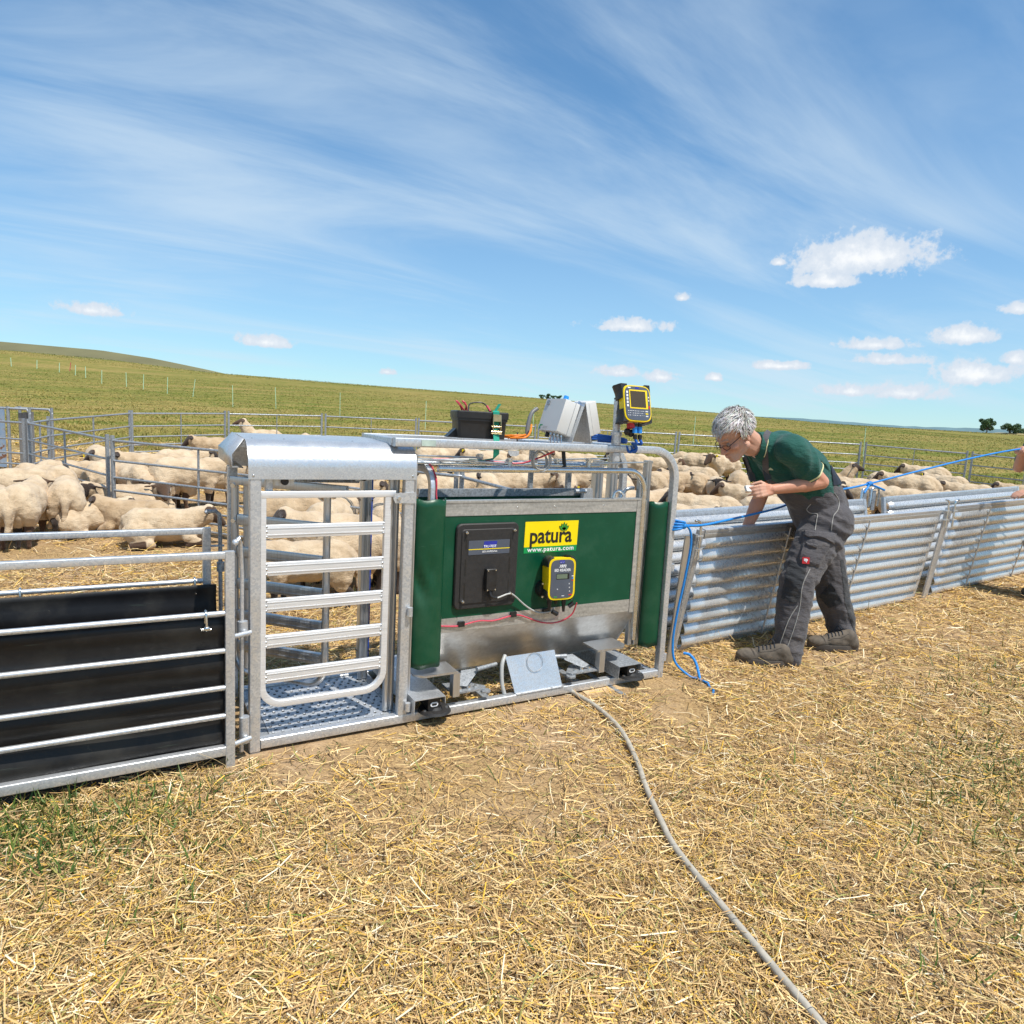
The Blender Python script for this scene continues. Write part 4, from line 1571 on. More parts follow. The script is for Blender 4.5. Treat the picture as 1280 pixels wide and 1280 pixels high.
    for x, y, z, r in ((1.150, 2.918, 0.555, 0.013), (1.155, 2.918, 0.085, 0.013), (2.795, 2.95, 0.11, 0.014), (2.797, 2.95, 0.66, 0.014)):
        MB().disc((x, y, z), (0, 0, 1), r, 0.042, 12).build('hinge_sleeve', M['galv'], T)
    return T


CRATE = build_crate()


# ------------------------------------------------------------------ devices carried by the crate
def antenna():
    T = thing('antenna_panel', 'flat black reader antenna bolted to the green side panel, grey printed strip on top', 'antenna', (1.582, 2.99, 0.54))
    xf = plane_xf((1.582, 3.002, 0.757), (1, 0, 0), (0, 0, 1))
    mb = MB()
    slab(mb, xf, rrect(0.176, 0.217, 0.030), 0.0, 0.018, 0.006)
    mb.build('plate', M['black_matt'], T, 30)
    mb = MB()
    slab(mb, xf, rrect(0.150, 0.190, 0.018), 0.018, 0.023, 0.004)
    mb.build('raised_field', M['black_matt'], T, 30)
    mb = MB()
    for sx in (-1, 1):
        for y0, y1 in ((-0.165, -0.08), (-0.045, 0.04), (0.09, 0.165)):
            x = sx * 0.125
            mb.add([xf @ Vector(p) for p in ((x - .004, y0, .0234), (x + .004, y0, .0234), (x + .004, y1, .0234), (x - .004, y1, .0234))], [(0, 1, 2, 3)])
    mb.build('groove', M['ink'], T)
    mb = MB()
    slab(mb, xf @ Matrix.Translation((0.004, 0.097, 0)), rrect(0.116, 0.036, 0.003), 0.0234, 0.0246)
    s = mb.build('label_strip', M['slate'], T)
    q = xf @ Matrix.Translation((0.004, 0.097, 0.0252))
    mb = MB()
    mb.add([q @ Vector(p) for p in ((-0.116, -0.0105, 0), (0.116, -0.0105, 0), (0.116, -0.0065, 0), (-0.116, -0.0065, 0))], [(0, 1, 2, 3)])
    mb.build('stripe', M['sticker'], s)
    mb = MB()
    mb.add([q @ Vector(p) for p in ((-0.036, -0.004, 0), (0.038, -0.004, 0), (0.044, 0.030, 0), (-0.030, 0.030, 0))], [(0, 1, 2, 3)])
    mb.build('logo_block', M['blue_print'], s)
    text_mesh('TRU-TEST', 0.018, q @ Matrix.Translation((0.003, 0.004, 0.0006)), M['white_print'], s, bold=0.0003, sx=0.9)
    text_mesh('EID ANTENNA', 0.013, q @ Matrix.Translation((0.003, -0.022, 0.0006)), M['white_print'], s, bold=0.0002)
    mb = MB()
    for x, y in ((-0.128, 0.176), (0.142, 0.180), (-0.135, -0.172), (0.135, -0.150)):
        mb.disc(xf @ Vector((x, y, 0.020)), (0, -1, 0), 0.0075, 0.014, 6)
        mb.disc(xf @ Vector((x, y, 0.034)), (0, -1, 0), 0.004, 0.010, 8)
    mb.build('bolt', M['zinc'], T)
    mb = MB()
    slab(mb, xf @ Matrix.Translation((0.012, -0.068, 0)), rrect(0.029, 0.057, 0.004), 0.023, 0.052, 0.004)
    jb = mb.build('junction_box', M['black'], T, 30)
    mb = MB()
    for x, y in ((-0.022, 0.050), (0.022, 0.050), (-0.022, -0.050), (0.022, -0.050)):
        mb.disc(xf @ Vector((0.012 + x, -0.068 + y, 0.052)), (0, -1, 0), 0.004, 0.002, 8)
    mb.build('screw', M['zinc'], jb)
    w = [xf @ Vector(p) for p in ((0.012, -0.125, 0.036), (0.018, -0.155, 0.045), (0.05, -0.165, 0.045), (0.12, -0.150, 0.040), (0.16, -0.165, 0.03), (0.24, -0.23, 0.02),
                                  (0.31, -0.27, 0.022), (0.36, -0.265, 0.06), (0.378, -0.235, 0.085))]
    MB().tube(spline(w, 6), 0.0045, 8).build('cable', M['grey_cable'], T)
    MB().tube(spline(w[:3], 5), 0.008, 8).build('cable_gland', M['black'], T)


antenna()


def instrument_outline(hw, hh, waist):
    pts = []
    for k in range(48):
        a = 2 * math.pi * k / 48
        c, s = math.cos(a), math.sin(a)
        e = 0.42
        x = hw * math.copysign(abs(c) ** e, c)
        y = hh * math.copysign(abs(s) ** e, s)
        x *= 1 - waist * (1 - min(1, abs(y / hh)) ** 2)
        pts.append((x, y))
    return pts


def reader():
    T = thing('tag_reader', 'yellow and slate electronic tag reader with black corner bumpers on the green panel', 'tag reader', (1.98, 2.93, 0.57))
    xf = plane_xf((1.982, 2.90, 0.681), (0.995, -0.08, 0), (0.0, 0.03, 1))
    o = instrument_outline(0.088, 0.113, 0.10)
    mb = MB()
    rings = []
    for z, k in ((-0.088, 0.84), (-0.080, 0.91), (-0.014, 0.97), (0.0, 1.0), (0.005, 0.985)):
        rings.append([xf @ Vector((x * k, y * k, z)) for x, y in o])
    mb.loft(rings)
    mb.build('body', M['yellow'], T, 40)
    mb = MB()
    i = instrument_outline(0.075, 0.102, 0.11)
    slab(mb, xf, i, 0.005, 0.0075)
    face = mb.build('face', M['slate'], T, 30)
    for sx, sy in ((-1, 1), (1, 1), (-1, -1), (1, -1)):
        arcp = [pt for pt in o if pt[0] * sx > 0.046 and pt[1] * sy > 0.062]
        arcp.sort(key=lambda pt: math.atan2(pt[1] * sy, pt[0] * sx))
        rings = []
        for z, k in ((-0.090, 0.93), (-0.060, 1.05), (-0.012, 1.085), (0.001, 1.05), (0.004, 1.0)):
            out = [xf @ Vector((x * k, y * k, z)) for x, y in arcp]
            inn = [xf @ Vector((x * 0.86, y * 0.86, z)) for x, y in reversed(arcp)]
            rings.append(out + inn)
        MB().loft(rings).build('corner_bumper', M['black'], T, 40)

    def at(x, y, z=0.0082):
        return xf @ Matrix.Translation((x, y, z))

    def rect(x, y, w, h, mat, name, z0=0.0076, z1=0.0082, r=0.001):
        mb = MB()
        slab(mb, at(x, y, 0), rrect(w / 2, h / 2, r), z0, z1)
        return mb.build(name, M[mat], face)
    rect(-0.004, 0.092, 0.030, 0.016, 'blue_print', 'logo_block')
    text_mesh('TRU-TEST', 0.0078, at(-0.004, 0.089), M['white_print'], face, sx=0.8)
    text_mesh('XRP2', 0.020, at(0.0, 0.068), M['white_print'], face, bold=0.0008, shear=0.25, sx=0.85)
    text_mesh('EID READER', 0.0195, at(0.0, 0.047), M['white_print'], face, bold=0.0004, sx=0.92)
    rect(0.003, 0.014, 0.078, 0.031, 'ink', 'display_frame', 0.0076, 0.0080, 0.002)
    rect(-0.002, 0.014, 0.064, 0.024, 'lcd', 'display', 0.0081, 0.0086, 0.001)
    for y, m in ((0.014, 'white_print'), (0.002, 'blue_sleeve'), (-0.009, 'red')):
        rect(0.062, y, 0.012, 0.004, m, 'indicator')
    for x, y in ((0.043, -0.026), (0.045, -0.046), (0.047, -0.066), (-0.026, -0.052)):
        text_mesh('o', 0.012, at(x, y), M['white_print'], face, name='key_mark', bold=0.0004)
    rect(-0.036, -0.094, 0.019, 0.005, 'leaf_print', 'key_mark')
    rect(0.008, -0.090, 0.016, 0.003, 'white_print', 'key_mark')
    rect(0.053, -0.086, 0.021, 0.006, 'red', 'key_mark')
    mb = MB().disc(xf @ Vector((-0.06, -0.068, -0.097)), xf.to_3x3() @ Vector((0, 0, 1)), 0.046, 0.04, 20, 0.040)
    br = mb.build('mount', M['black'], T)
    mb = MB()
    for dy in (0.035, -0.035):
        mb.disc(xf @ Vector((-0.082, -0.068 + dy, -0.055)), (-0.3, -1, 0), 0.006, 0.008, 6)
    mb.build('bolt', M['zinc'], br)
    for x, ln in ((-0.050, 0.062), (-0.012, 0.026), (0.036, 0.070)):
        mb = MB()
        mb.disc(xf @ Vector((x, -0.112, -0.03)), xf.to_3x3() @ Vector((0, -1, 0)), 0.013, ln * 0.45, 12, 0.012)
        mb.disc(xf @ Vector((x, -0.112 - ln * 0.45, -0.03)), xf.to_3x3() @ Vector((0.04, -1, 0)), 0.0105, ln * 0.6, 12, 0.007)
        mb.build('plug', M['black'], T)
    for x, y, a in ((-0.022, -0.185, 0.5), (0.075, -0.150, -0.7)):
        c = xf @ Vector((x, y, -0.02))
        d = Vector((math.cos(a), -0.2, -math.sin(a)))
        MB().disc(c - d * 0.015, d, 0.0125, 0.034, 12).build('dust_cap', M['black'], T)
    MB().tube(spline([xf @ Vector(p) for p in ((0.036, -0.125, -0.01), (0.072, -0.115, 0), (0.076, -0.135, -0.01))], 5), 0.0015, 5).build('cap_string', M['black'], T)


reader()


def battery():
    T = thing('battery_box', 'black plastic battery box strapped on top of the crate frame', 'battery box', (1.60, 3.15, 1.39))
    c = Vector((1.555, 3.10, 1.392))
    ex, ey = Vector((0.97, -0.24, 0)), Vector((0.24, 0.97, 0))
    mb = MB()
    rings = []
    for z, w, d in ((0, 0.118, 0.085), (0.085, 0.122, 0.092), (0.086, 0.127, 0.097), (0.098, 0.127, 0.097), (0.099, 0.131, 0.101), (0.128, 0.131, 0.101), (0.133, 0.126, 0.096)):
        rings.append([c + ex * x + ey * y + Vector((0, 0, z)) for x, y in rrect(w, d, 0.014, 3)])
    mb.loft(rings)
    b = mb.build('case', M['black'], T, 30)
    mb = MB()
    a = c + ex * (-0.115) - ey * 0.03
    mb.prism([a + ex * -0.05 + Vector((0, 0, 0.0)), a + Vector((0, 0, 0.0)), a + Vector((0, 0, 0.05))], ey * 0.09)
    mb.build('foot_lug', M['black'], b)
    top = c + Vector((0, 0, 0.133))
    for p, q, m in (((-0.095, -0.03), (-0.13, -0.05), 'red_cable'), ((-0.08, -0.03), (-0.10, -0.06), 'red_cable')):
        pts = [top + ex * p[0] + ey * p[1], top + ex * (q[0] + 0.02) + ey * q[1] + Vector((0, 0, 0.025)), top + ex * q[0] + ey * q[1] + Vector((0, 0, 0.045)),
               top + ex * (q[0] + 0.015) + ey * q[1] + Vector((0, 0, 0.035)), top + ex * (p[0] + 0.012) + ey * p[1]]
        MB().tube(spline(pts, 5), 0.004, 6).build('terminal_lead', M[m], T)
    pts = [top + ex * -0.06 + ey * -0.02, top + ex * -0.05 + Vector((0, 0, 0.035)), top + ex * 0.0 + Vector((0, 0, 0.045)), top + ex * 0.03 + Vector((0, 0, 0.035)), top + ex * 0.05 + ey * -0.02]
    MB().tube(spline(pts, 5), 0.0035, 6).build('terminal_lead', M['black'], T)
    MB().tube([top + ex * 0.03 + ey * -0.03 + Vector((0, 0, 0.03)), top + ex * 0.05 + ey * -0.04], 0.006, 6).build('terminal_sleeve', M['red_cable'], T)
    # ratchet strap
    S = thing('ratchet_strap', 'green webbing ratchet strap holding the black battery box down', 'strap', (1.64, 2.97, 1.39))
    sx = 0.062
    f = lambda x, y, z: c + ex * x + ey * y + Vector((0, 0, z))
    mb = MB()
    path = [(0.09, 0.138), (-0.09, 0.138), (-0.106, 0.132), (-0.106, 0.06), (-0.116, 0.03)]
    rings = [[f(sx - 0.016, y, z), f(sx + 0.016, y, z), f(sx + 0.016, y - 0.002, z + 0.002), f(sx - 0.016, y - 0.002, z + 0.002)] for y, z in path]
    mb.loft(rings)
    mb.build('webbing', M['strap'], S)
    mb = MB()
    rings = []
    for t, (x, y, z) in enumerate(((sx, -0.118, 0.03), (sx + 0.002, -0.135, -0.02), (sx + 0.0, -0.142, -0.07), (sx - 0.012, -0.13, -0.095), (sx - 0.06, -0.10, -0.105), (sx - 0.12, -0.08, -0.103))):
        wv = Vector((0.016, 0, 0)) if t < 3 else Vector((0.004, 0.008, 0.013 - 0.003 * t))
        p = f(x, y, z)
        rings.append([p - wv, p + wv, p + wv + Vector((0, -0.002, 0.001)), p - wv + Vector((0, -0.002, 0.001))])
    mb.loft(rings)
    mb.build('loose_tail', M['strap'], S)
    mb = MB()
    for q in (-0.019, 0.019):
        mb.prism([f(sx + q, -0.108, 0.03), f(sx + q, -0.128, 0.028), f(sx + q, -0.134, 0.06), f(sx + q, -0.126, 0.12), f(sx + q, -0.108, 0.12)], ex * 0.003)
    mb.obox(f(sx, -0.124, 0.105), ex * 0.019, ey * 0.004, Vector((0, 0, 0.017)))
    mb.tube([f(sx - 0.026, -0.122, 0.035), f(sx + 0.026, -0.122, 0.035)], 0.010, 10)
    mb.tube([f(sx - 0.024, -0.125, 0.062), f(sx + 0.024, -0.125, 0.062)], 0.005, 8)
    mb.build('ratchet', M['brass_zinc'], S)
    mb = MB()
    p = f(sx + 0.0, -0.06, 0.140)
    mb.prism([p, p + ex * 0.014, p + ex * 0.035 + Vector((0, 0, 0.035)), p + ex * 0.02 + Vector((0, 0, 0.035))], ey * 0.003)
    mb.build('strap_end', M['strap'], S)


battery()


def control_boxes():
    T = thing('control_box', 'pair of light grey control boxes on a folded metal tent above the crate frame', 'control box', (2.05, 3.06, 1.39))
    # folded sheet: an inverted V running front to back
    y0, y1 = 2.945, 3.17
    mb = MB()
    ridge = (2.090, 1.602)
    for (x, z) in ((2.020, 1.392), (2.146, 1.392)):
        mb.prism([(ridge[0], y0, ridge[1]), (x, y0, z), (x + 0.003, y0, z), (ridge[0] + 0.003, y0, ridge[1])], (0, y1 - y0, 0))
    mb.build('stand', M['galv_sheet'], T, 20)
    mb = MB()
    mb.disc((2.077, 2.98, 1.598), (0.3, 0, 1), 0.007, 0.008, 6)
    mb.disc((2.035, 2.958, 1.393), (0, 0, 1), 0.007, 0.007, 6)
    mb.build('bolt', M['zinc'], T)
    # left box, its back flat on the left slope, door facing left and up
    dz = Vector((2.022 - 2.085, 0, 1.395 - 1.602)).normalized()          # down the slope
    nrm = Vector((-dz.z, 0, dz.x))
    if nrm.x > 0:
        nrm = -nrm

    def encl(top, down, n, w, h, d1, d2, name, with_cap):
        ey = Vector((0, 1, 0))
        mb = MB()
        base = Vector((top.x, 0, top.z))
        for a, b, k in ((0.002, d1, 0.0), (d1 + 0.003, d1 + d2, 0.002)):
            rings = []
            for t in (a, b):
                rings.append([base + n * t + down * (h / 2 + y) + ey * (top.y + w / 2 + x) for x, y in rrect(w / 2 - k, h / 2 - k, 0.006, 2)])
            mb.loft(rings)
        en = mb.build(name, M['grey_box'], T, 30)
        mb = MB()
        mb.loft([[base + n * t + down * (h / 2 + y) + ey * (top.y + w / 2 + x) for x, y in rrect(w / 2 - 0.003, h / 2 - 0.003, 0.006, 2)] for t in (d1 - 0.001, d1 + 0.004)])
        mb.build('seam', M['grey_seam'], en)
        return en, base
    top = Vector((2.083, 2.975, 1.590))
    en, base = encl(top, dz, nrm, 0.19, 0.180, 0.026, 0.068, 'enclosure', True)
    ey = Vector((0, 1, 0))
    xf = plane_xf(base + nrm * 0.0955 + dz * 0.09 + ey * (top.y + 0.095), (0, -1, 0), tuple(-dz))
    mb = MB()
    slab(mb, xf @ Matrix.Translation((-0.062, 0.066, 0)), rrect(0.014, 0.013, 0.005), 0, 0.003)
    mb.build('lock', M['galv_dull'], en)
    mb = MB()
    q = xf @ Matrix.Translation((-0.063, -0.070, 0.001))
    mb.add([q @ Vector(p) for p in ((-0.016, 0.012, 0), (0.010, 0.014, 0), (0.010, 0.006, 0), (-0.006, 0.006, 0), (-0.010, -0.014, 0), (-0.018, -0.012, 0))], [tuple(range(6))])
    mb.build('logo', M['sticker_green'], en)
    text_mesh('TEXAS TRADING', 0.009, q @ Matrix.Translation((0.045, 0.0, 0)), M['galv_dull'], en, sx=0.8) if False else None
    mb = MB()
    for k in range(2):
        mb.add([q @ Vector(p) for p in ((0.018, 0.004 - k * .008, 0), (0.062, 0.004 - k * .008, 0), (0.062, 0.001 - k * .008, 0), (0.018, 0.001 - k * .008, 0))], [(0, 1, 2, 3)])
    mb.build('print_line', M['grey_seam'], en)
    c = base + nrm * 0.045 + dz * 0.0 + ey * (top.y + 0.085)
    MB().disc(c, -dz, 0.016, 0.030, 14, 0.013).build('cap', M['blue_sleeve'], en)
    mb = MB()
    for k in range(4):
        p = base + nrm * (0.03 + 0.012 * k) + dz * 0.18 + ey * (top.y + 0.04 + 0.016 * k)
        mb.disc(p, dz, 0.0075, 0.012, 10)
        mb.tube([p + dz * 0.01, p + dz * 0.05 + Vector((0.01, -0.01, -0.01))], 0.0038, 6)
    mb.build('cable_gland', M['zinc'], en)
    MB().disc(base + nrm * 0.06 + dz * 0.18 + ey * (top.y + 0.13), dz, 0.012, 0.024, 10).build('connector', M['black'], en)
    # right box on the other slope
    dz2 = Vector((2.150 - 2.092, 0, 1.395 - 1.602)).normalized()
    n2 = Vector((-dz2.z, 0, dz2.x))
    if n2.x < 0:
        n2 = -n2
    top2 = Vector((2.102, 2.965, 1.598))
    en2, base2 = encl(top2, dz2, n2, 0.17, 0.180, 0.024, 0.048, 'enclosure', False)
    MB().tube(spline([base2 + n2 * 0.02 + dz2 * 0.18 + ey * 3.0, base2 + n2 * 0.02 + dz2 * 0.22 + ey * 3.0], 2), 0.010, 8).build('cable_gland', M['black'], en2)
    # supply hose behind
    MB().tube(spline([(1.955, 3.20, 1.56), (1.915, 3.19, 1.53), (1.89, 3.18, 1.46), (1.885, 3.17, 1.40)], 6), 0.011, 8).build('hose', M['dark_hose'], T)
    MB().tube(spline([(1.895, 3.15, 1.47), (1.86, 3.10, 1.435), (1.80, 3.05, 1.405), (1.74, 3.10, 1.398)], 6), 0.0055, 8).build('supply_cable', M['orange'], T)
    # hanging coil of grey cable
    K = thing('cable_coil', 'coil of grey cable hanging below the top frame under the control boxes', 'cable', (1.86, 2.98, 1.30))
    for k, (dx, R, tilt) in enumerate(((0, 0.050, 0.05), (0.004, 0.056, -0.1), (-0.004, 0.046, 0.18), (0.006, 0.052, 0.28))):
        MB().torus((1.868 + dx, 2.985 + 0.006 * k, 1.296 - 0.004 * k), (tilt, -1, 0.05), R, 0.0045, 30, 6).build('loop', M['grey_cable'], K)
    O = thing('orange_cable', 'bundle of orange cable lying on the crate frame right of the battery box', 'cable', (1.80, 3.15, 1.39))
    for k in range(5):
        p = [(1.72 + 0.01 * k, 3.20 - 0.02 * k, 1.396 + 0.006 * (k % 3)), (1.77, 3.14 - 0.01 * k, 1.404 + 0.008 * (k % 2)), (1.82 + 0.006 * k, 3.12, 1.398 + 0.005 * k),
             (1.80, 3.16 + 0.008 * k, 1.402), (1.73, 3.22, 1.398 + 0.005 * (k % 3))]
        MB().tube(spline(p, 5), 0.005, 7).build('loop', M['orange'], O)
    mb = MB().torus((1.80, 3.13, 1.404), (1, -0.5, 0), 0.022, 0.003, 16, 6)
    mb.build('cable_tie', M['black'], O)


control_boxes()


def indicator():
    T = thing('weigh_indicator', 'yellow and black weighing display with brown screen on an upright pole', 'weighing display', (2.31, 2.955, 1.39))
    mb = MB().bar((2.318, 2.957, 1.388), (2.310, 2.957, 1.63), 0.036, 0.036, up=(0, 1, 0), r=0.012)
    mb.build('pole', M['galv'], T)
    mb = MB().disc((2.318, 2.957, 1.388), (0, 0, 1), 0.026, 0.05, 18)
    mb.disc((2.317, 2.957, 1.438), (0, 0, 1), 0.031, 0.018, 18)
    mb.build('pole_socket', M['galv'], T)
    MB().disc((2.318, 2.957, 1.30), (0, 0, 1), 0.03, 0.045, 18).build('pole_clamp', M['galv'], T)
    ez = Vector((-0.10, -0.93, 0.26)).normalized()
    ex = Vector((0.985, -0.13, 0)).normalized()
    ey = ez.cross(ex).normalized()
    ex = ey.cross(ez).normalized()
    xf = plane_xf((2.368, 2.865, 1.612), ex, ey)
    o = instrument_outline(0.087, 0.099, 0.02)
    mb = MB()
    mb.loft([[xf @ Vector((x * k, y * k, z)) for x, y in o] for z, k in ((-0.055, 0.90), (-0.045, 0.95), (-0.008, 0.99), (0.0, 1.0), (0.004, 0.975))])
    mb.build('rim', M['yellow'], T, 40)
    mb = MB()
    slab(mb, xf, instrument_outline(0.079, 0.091, 0.02), 0.004, 0.0065)
    face = mb.build('face', M['slate'], T, 30)
    # black grip shell
    for s in (-1, 1):
        for sy, y0, y1 in ((1, 0.028, 0.106), (-1, -0.098, -0.030)):
            rings = []
            for z, k in ((-0.075, 0.98), (-0.05, 1.08), (-0.012, 1.07), (-0.001, 1.0)):
                n = 6
                ring = []
                for i in range(n + 1):
                    t = y0 + (y1 - y0) * i / n
                    flare = 0.014 * max(0.0, (t * sy - 0.06) / 0.04) if s < 0 else 0.0
                    ring.append(xf @ Vector((s * (0.087 * k + flare * (1 if z < -0.04 else 0.3)), t, z)))
                ring += [xf @ Vector((s * 0.055, y1, z)), xf @ Vector((s * 0.055, y0, z))]
                rings.append(ring)
            MB().loft(rings).build('grip', M['black'], T, 40)
    mb = MB()
    mb.loft([[xf @ Vector((x, y, z)) for x, y in rrect(0.078, 0.09, 0.02)] for z in (-0.085, -0.04)])
    mb.build('back_shell', M['black'], T, 40)

    def rect(x, y, w, h, mat, name, z1=0.0075, par=None, r=0.001, z0=0.0066):
        mb = MB()
        slab(mb, xf @ Matrix.Translation((x, y, 0)), rrect(w / 2, h / 2, r), z0, z1)
        return mb.build(name, M[mat], par or face)
    rect(0.006, 0.022, 0.112, 0.102, 'yellow', 'screen_frame', 0.0072, r=0.003)
    rect(0.003, 0.022, 0.094, 0.088, 'screen', 'screen', 0.0082, r=0.001, z0=0.0073)
    for k in range(5):
        rect(-0.063, 0.058 - 0.018 * k, 0.010, 0.012, 'white_print', 'key')
    rect(0.0, 0.084, 0.022, 0.011, 'blue_print', 'logo_block')
    rect(-0.048, 0.083, 0.018, 0.006, 'white_print', 'print')
    rect(0.070, -0.018, 0.008, 0.016, 'red', 'key', r=0.003)
    for k in range(2):
        rect(0.069, 0.036 - 0.018 * k, 0.006, 0.007, 'white_print', 'key', r=0.002)
    r_ = random.Random(3)
    for row in range(3):
        for k in range(10):
            rect(-0.062 + 0.0105 * k, -0.042 - 0.012 * row, 0.0055, 0.0026, 'white_print' if r_.random() < 0.7 else 'grey_seam', 'key', r=0.0005)
    for k in range(3):
        rect(0.052, -0.042 - 0.013 * k, 0.016, 0.007, 'grey_box' if k != 1 else 'yellow', 'key', r=0.002)
    mb = MB()
    mb.obox(xf @ Vector((-0.052, 0.0, -0.088)), ex * 0.022, ey * 0.055, ez * 0.016)
    mb.build('bracket', M['black'], T)
    mb = MB()
    for y in (0.035, -0.045):
        mb.disc(xf @ Vector((-0.078, y, -0.082)), (-1, -0.3, 0), 0.005, 0.010, 6)
    mb.build('bolt', M['zinc'], T)
    MB().obox(xf @ Vector((-0.02, -0.112, -0.04)), ex * 0.019, ey * 0.012, ez * 0.015).build('red_cap', M['red'], T)
    for x in (0.0, 0.030):
        a = xf @ Vector((x, -0.098, -0.03))
        b = a + Vector((0.002, 0, -0.028))
        c = b + Vector((0.004, 0, -0.032))
        mb = MB().disc(a, (0, 0, -1), 0.0125, 0.018, 12)
        mb.disc(c, (0, 0, -1), 0.0115, 0.024, 12)
        pl = mb.build('plug', M['black'], T)
        MB().disc(a + Vector((0, 0, -0.018)), (0.05, 0, -1), 0.0135, 0.034, 12).build('sleeve', M['blue_sleeve'], pl)
        e = c + Vector((0, 0, -0.02))
        MB().tube(spline([e, e + Vector((0.010, -0.005, -0.03)), Vector((2.405 + x * 0.5, 2.925, 1.40)), Vector((2.435, 2.922, 1.372)), Vector((2.425 - x, 2.93, 1.352)), Vector((2.405 - x, 2.94, 1.385))], 6),
                  0.0075, 8).build('cable', M['blue_cable'], T)
    for p in ((2.345, 2.90, 1.462), (2.366, 2.895, 1.455)):
        MB().ball(p, 0.019, 10, 7, (1, 1, 1.1)).build('knob', M['black'], T)
    B = thing('blue_cable', 'loop of dark blue cable lying on the crate frame behind the display pole', 'cable', (2.30, 3.02, 1.40))
    for k in range(3):
        p = [(2.17, 3.10 + 0.02 * k, 1.402), (2.22, 3.04, 1.412 + 0.01 * k), (2.30, 3.01, 1.416 + 0.007 * k), (2.40, 2.985, 1.404 + 0.007 * k), (2.42, 3.03, 1.40), (2.30, 3.10, 1.402)]
        MB().tube(spline(p, 6), 0.0075, 8).build('loop', M['blue_cable'], B)


indicator()

# ------------------------------------------------------------------ small ground things and the hose
def hose_and_board():
    p = [(2.13, 2.98, 0.02), (2.128, 2.90, 0.022), (2.126, 2.714, 0.028), (2.074, 2.447, 0.030), (1.946, 2.166, 0.028), (1.846, 1.994, 0.030), (1.733, 1.769, 0.028),
         (1.663, 1.612, 0.030), (1.60, 1.35, 0.028), (1.5, 0.9, 0.028)]
    o = MB().tube(spline(p, 8), 0.0118, 12).build('hose', M['hose'])
    tag(o, 'grey hose running over the straw from under the crate to the foreground', 'hose')
    mb = MB()
    mb.prism([(2.19, 2.885, 0.003), (2.475, 2.875, 0.003), (2.478, 2.95, 0.003), (2.20, 2.965, 0.003)], (0, 0, 0.012))
    o = mb.build('board', M['wood'])
    tag(o, 'thin pale wooden board lying under the front rail of the crate', 'board')


hose_and_board()


# ------------------------------------------------------------------ hurdles
RAILS = (0.895, 0.68, 0.50, 0.36, 0.24, 0.14, 0.05)


def pen_hurdle(a, b, label, mat='galv_dull', h=0.92):
    ax, ay = a
    bx, by = b
    za, zb = tz(ax, ay), tz(bx, by)
    T = thing('pen_hurdle', label, 'hurdle', (ax, ay, za), 'galvanised hurdles around the sheep pen')
    A, B = Vector((ax, ay, za)), Vector((bx, by, zb))
    for P in (A, B):
        MB().bar(P + Vector((0, 0, -0.02)), P + Vector((0, 0, h + 0.03)), 0.034, 0.034, up=(B - A)).build('post', M[mat], T)
    for r in RAILS:
        z = Vector((0, 0, r * h / 0.92))
        MB().tube([A + z, B + z], 0.0145 if r > 0.8 else 0.0125, 8).build('rail', M[mat], T)
    C = (A + B) / 2
    MB().bar(C + Vector((0, 0, 0.04)), C + Vector((0, 0, 0.895 * h / 0.92)), 0.022, 0.012, up=(B - A)).build('stay', M[mat], T)
    return T


PEN = [((-1.83, 11.30), (-1.12, 10.79), 'pen hurdle at the far left edge, running out of the picture beside the tall post'),
       ((-1.07, 10.75), (-0.16, 8.62), 'slanted pen hurdle at the left, coming down from the tall post to the double posts'),
       ((-0.11, 8.48), (1.42, 6.79), 'pen hurdle between the double posts and the rear post of the hooded crate'),
       ((1.44, 6.72), (2.52, 5.41), 'pen hurdle passing behind the crate gate, ending at the ringed twin posts'),
       ((2.54, 5.34), (2.67, 3.95), 'pen hurdle dropping from the ringed twin posts to the weigh box'),
       ((-1.05, 10.80), (-0.90, 11.35), 'very short hurdle section between the tall left post and the pen corner'),
       ((-0.90, 11.35), (0.09, 13.32), 'rear pen hurdle rising at the left corner, with a bent top rail'),
       ((0.12, 13.34), (1.67, 14.03), 'rear pen hurdle left of the crate hood'),
       ((1.73, 13.99), (3.51, 14.12), 'rear pen hurdle above the crate hood'),
       ((3.58, 14.08), (5.29, 13.45), 'rear pen hurdle between the hood and the battery box'),
       ((5.34, 13.42), (7.50, 12.30), 'rear pen hurdle behind the battery box and control boxes'),
       ((7.56, 12.27), (10.20, 10.99), 'rear pen hurdle behind the weighing display'),
       ((10.26, 10.95), (13.70, 9.10), 'rear pen hurdle behind the man\'s head and back'),
       ((13.71, 8.98), (14.41, 7.31), 'rear pen hurdle above the packed backs at the right'),
       ((14.39, 7.20), (14.75, 5.5), 'rear pen hurdle at the right edge beyond the rope')]
for a, b, lab in PEN:
    pen_hurdle(a, b, lab)
ring = MB().torus((2.53, 5.375, tz(2.53, 5.37) + 0.905), (0, 0, 1), 0.045, 0.010, 24, 8)
o = ring.build('coupling_ring', M['galv'])
tag(o, 'steel ring slipped over the twin hurdle posts behind the weigh box', 'ring')


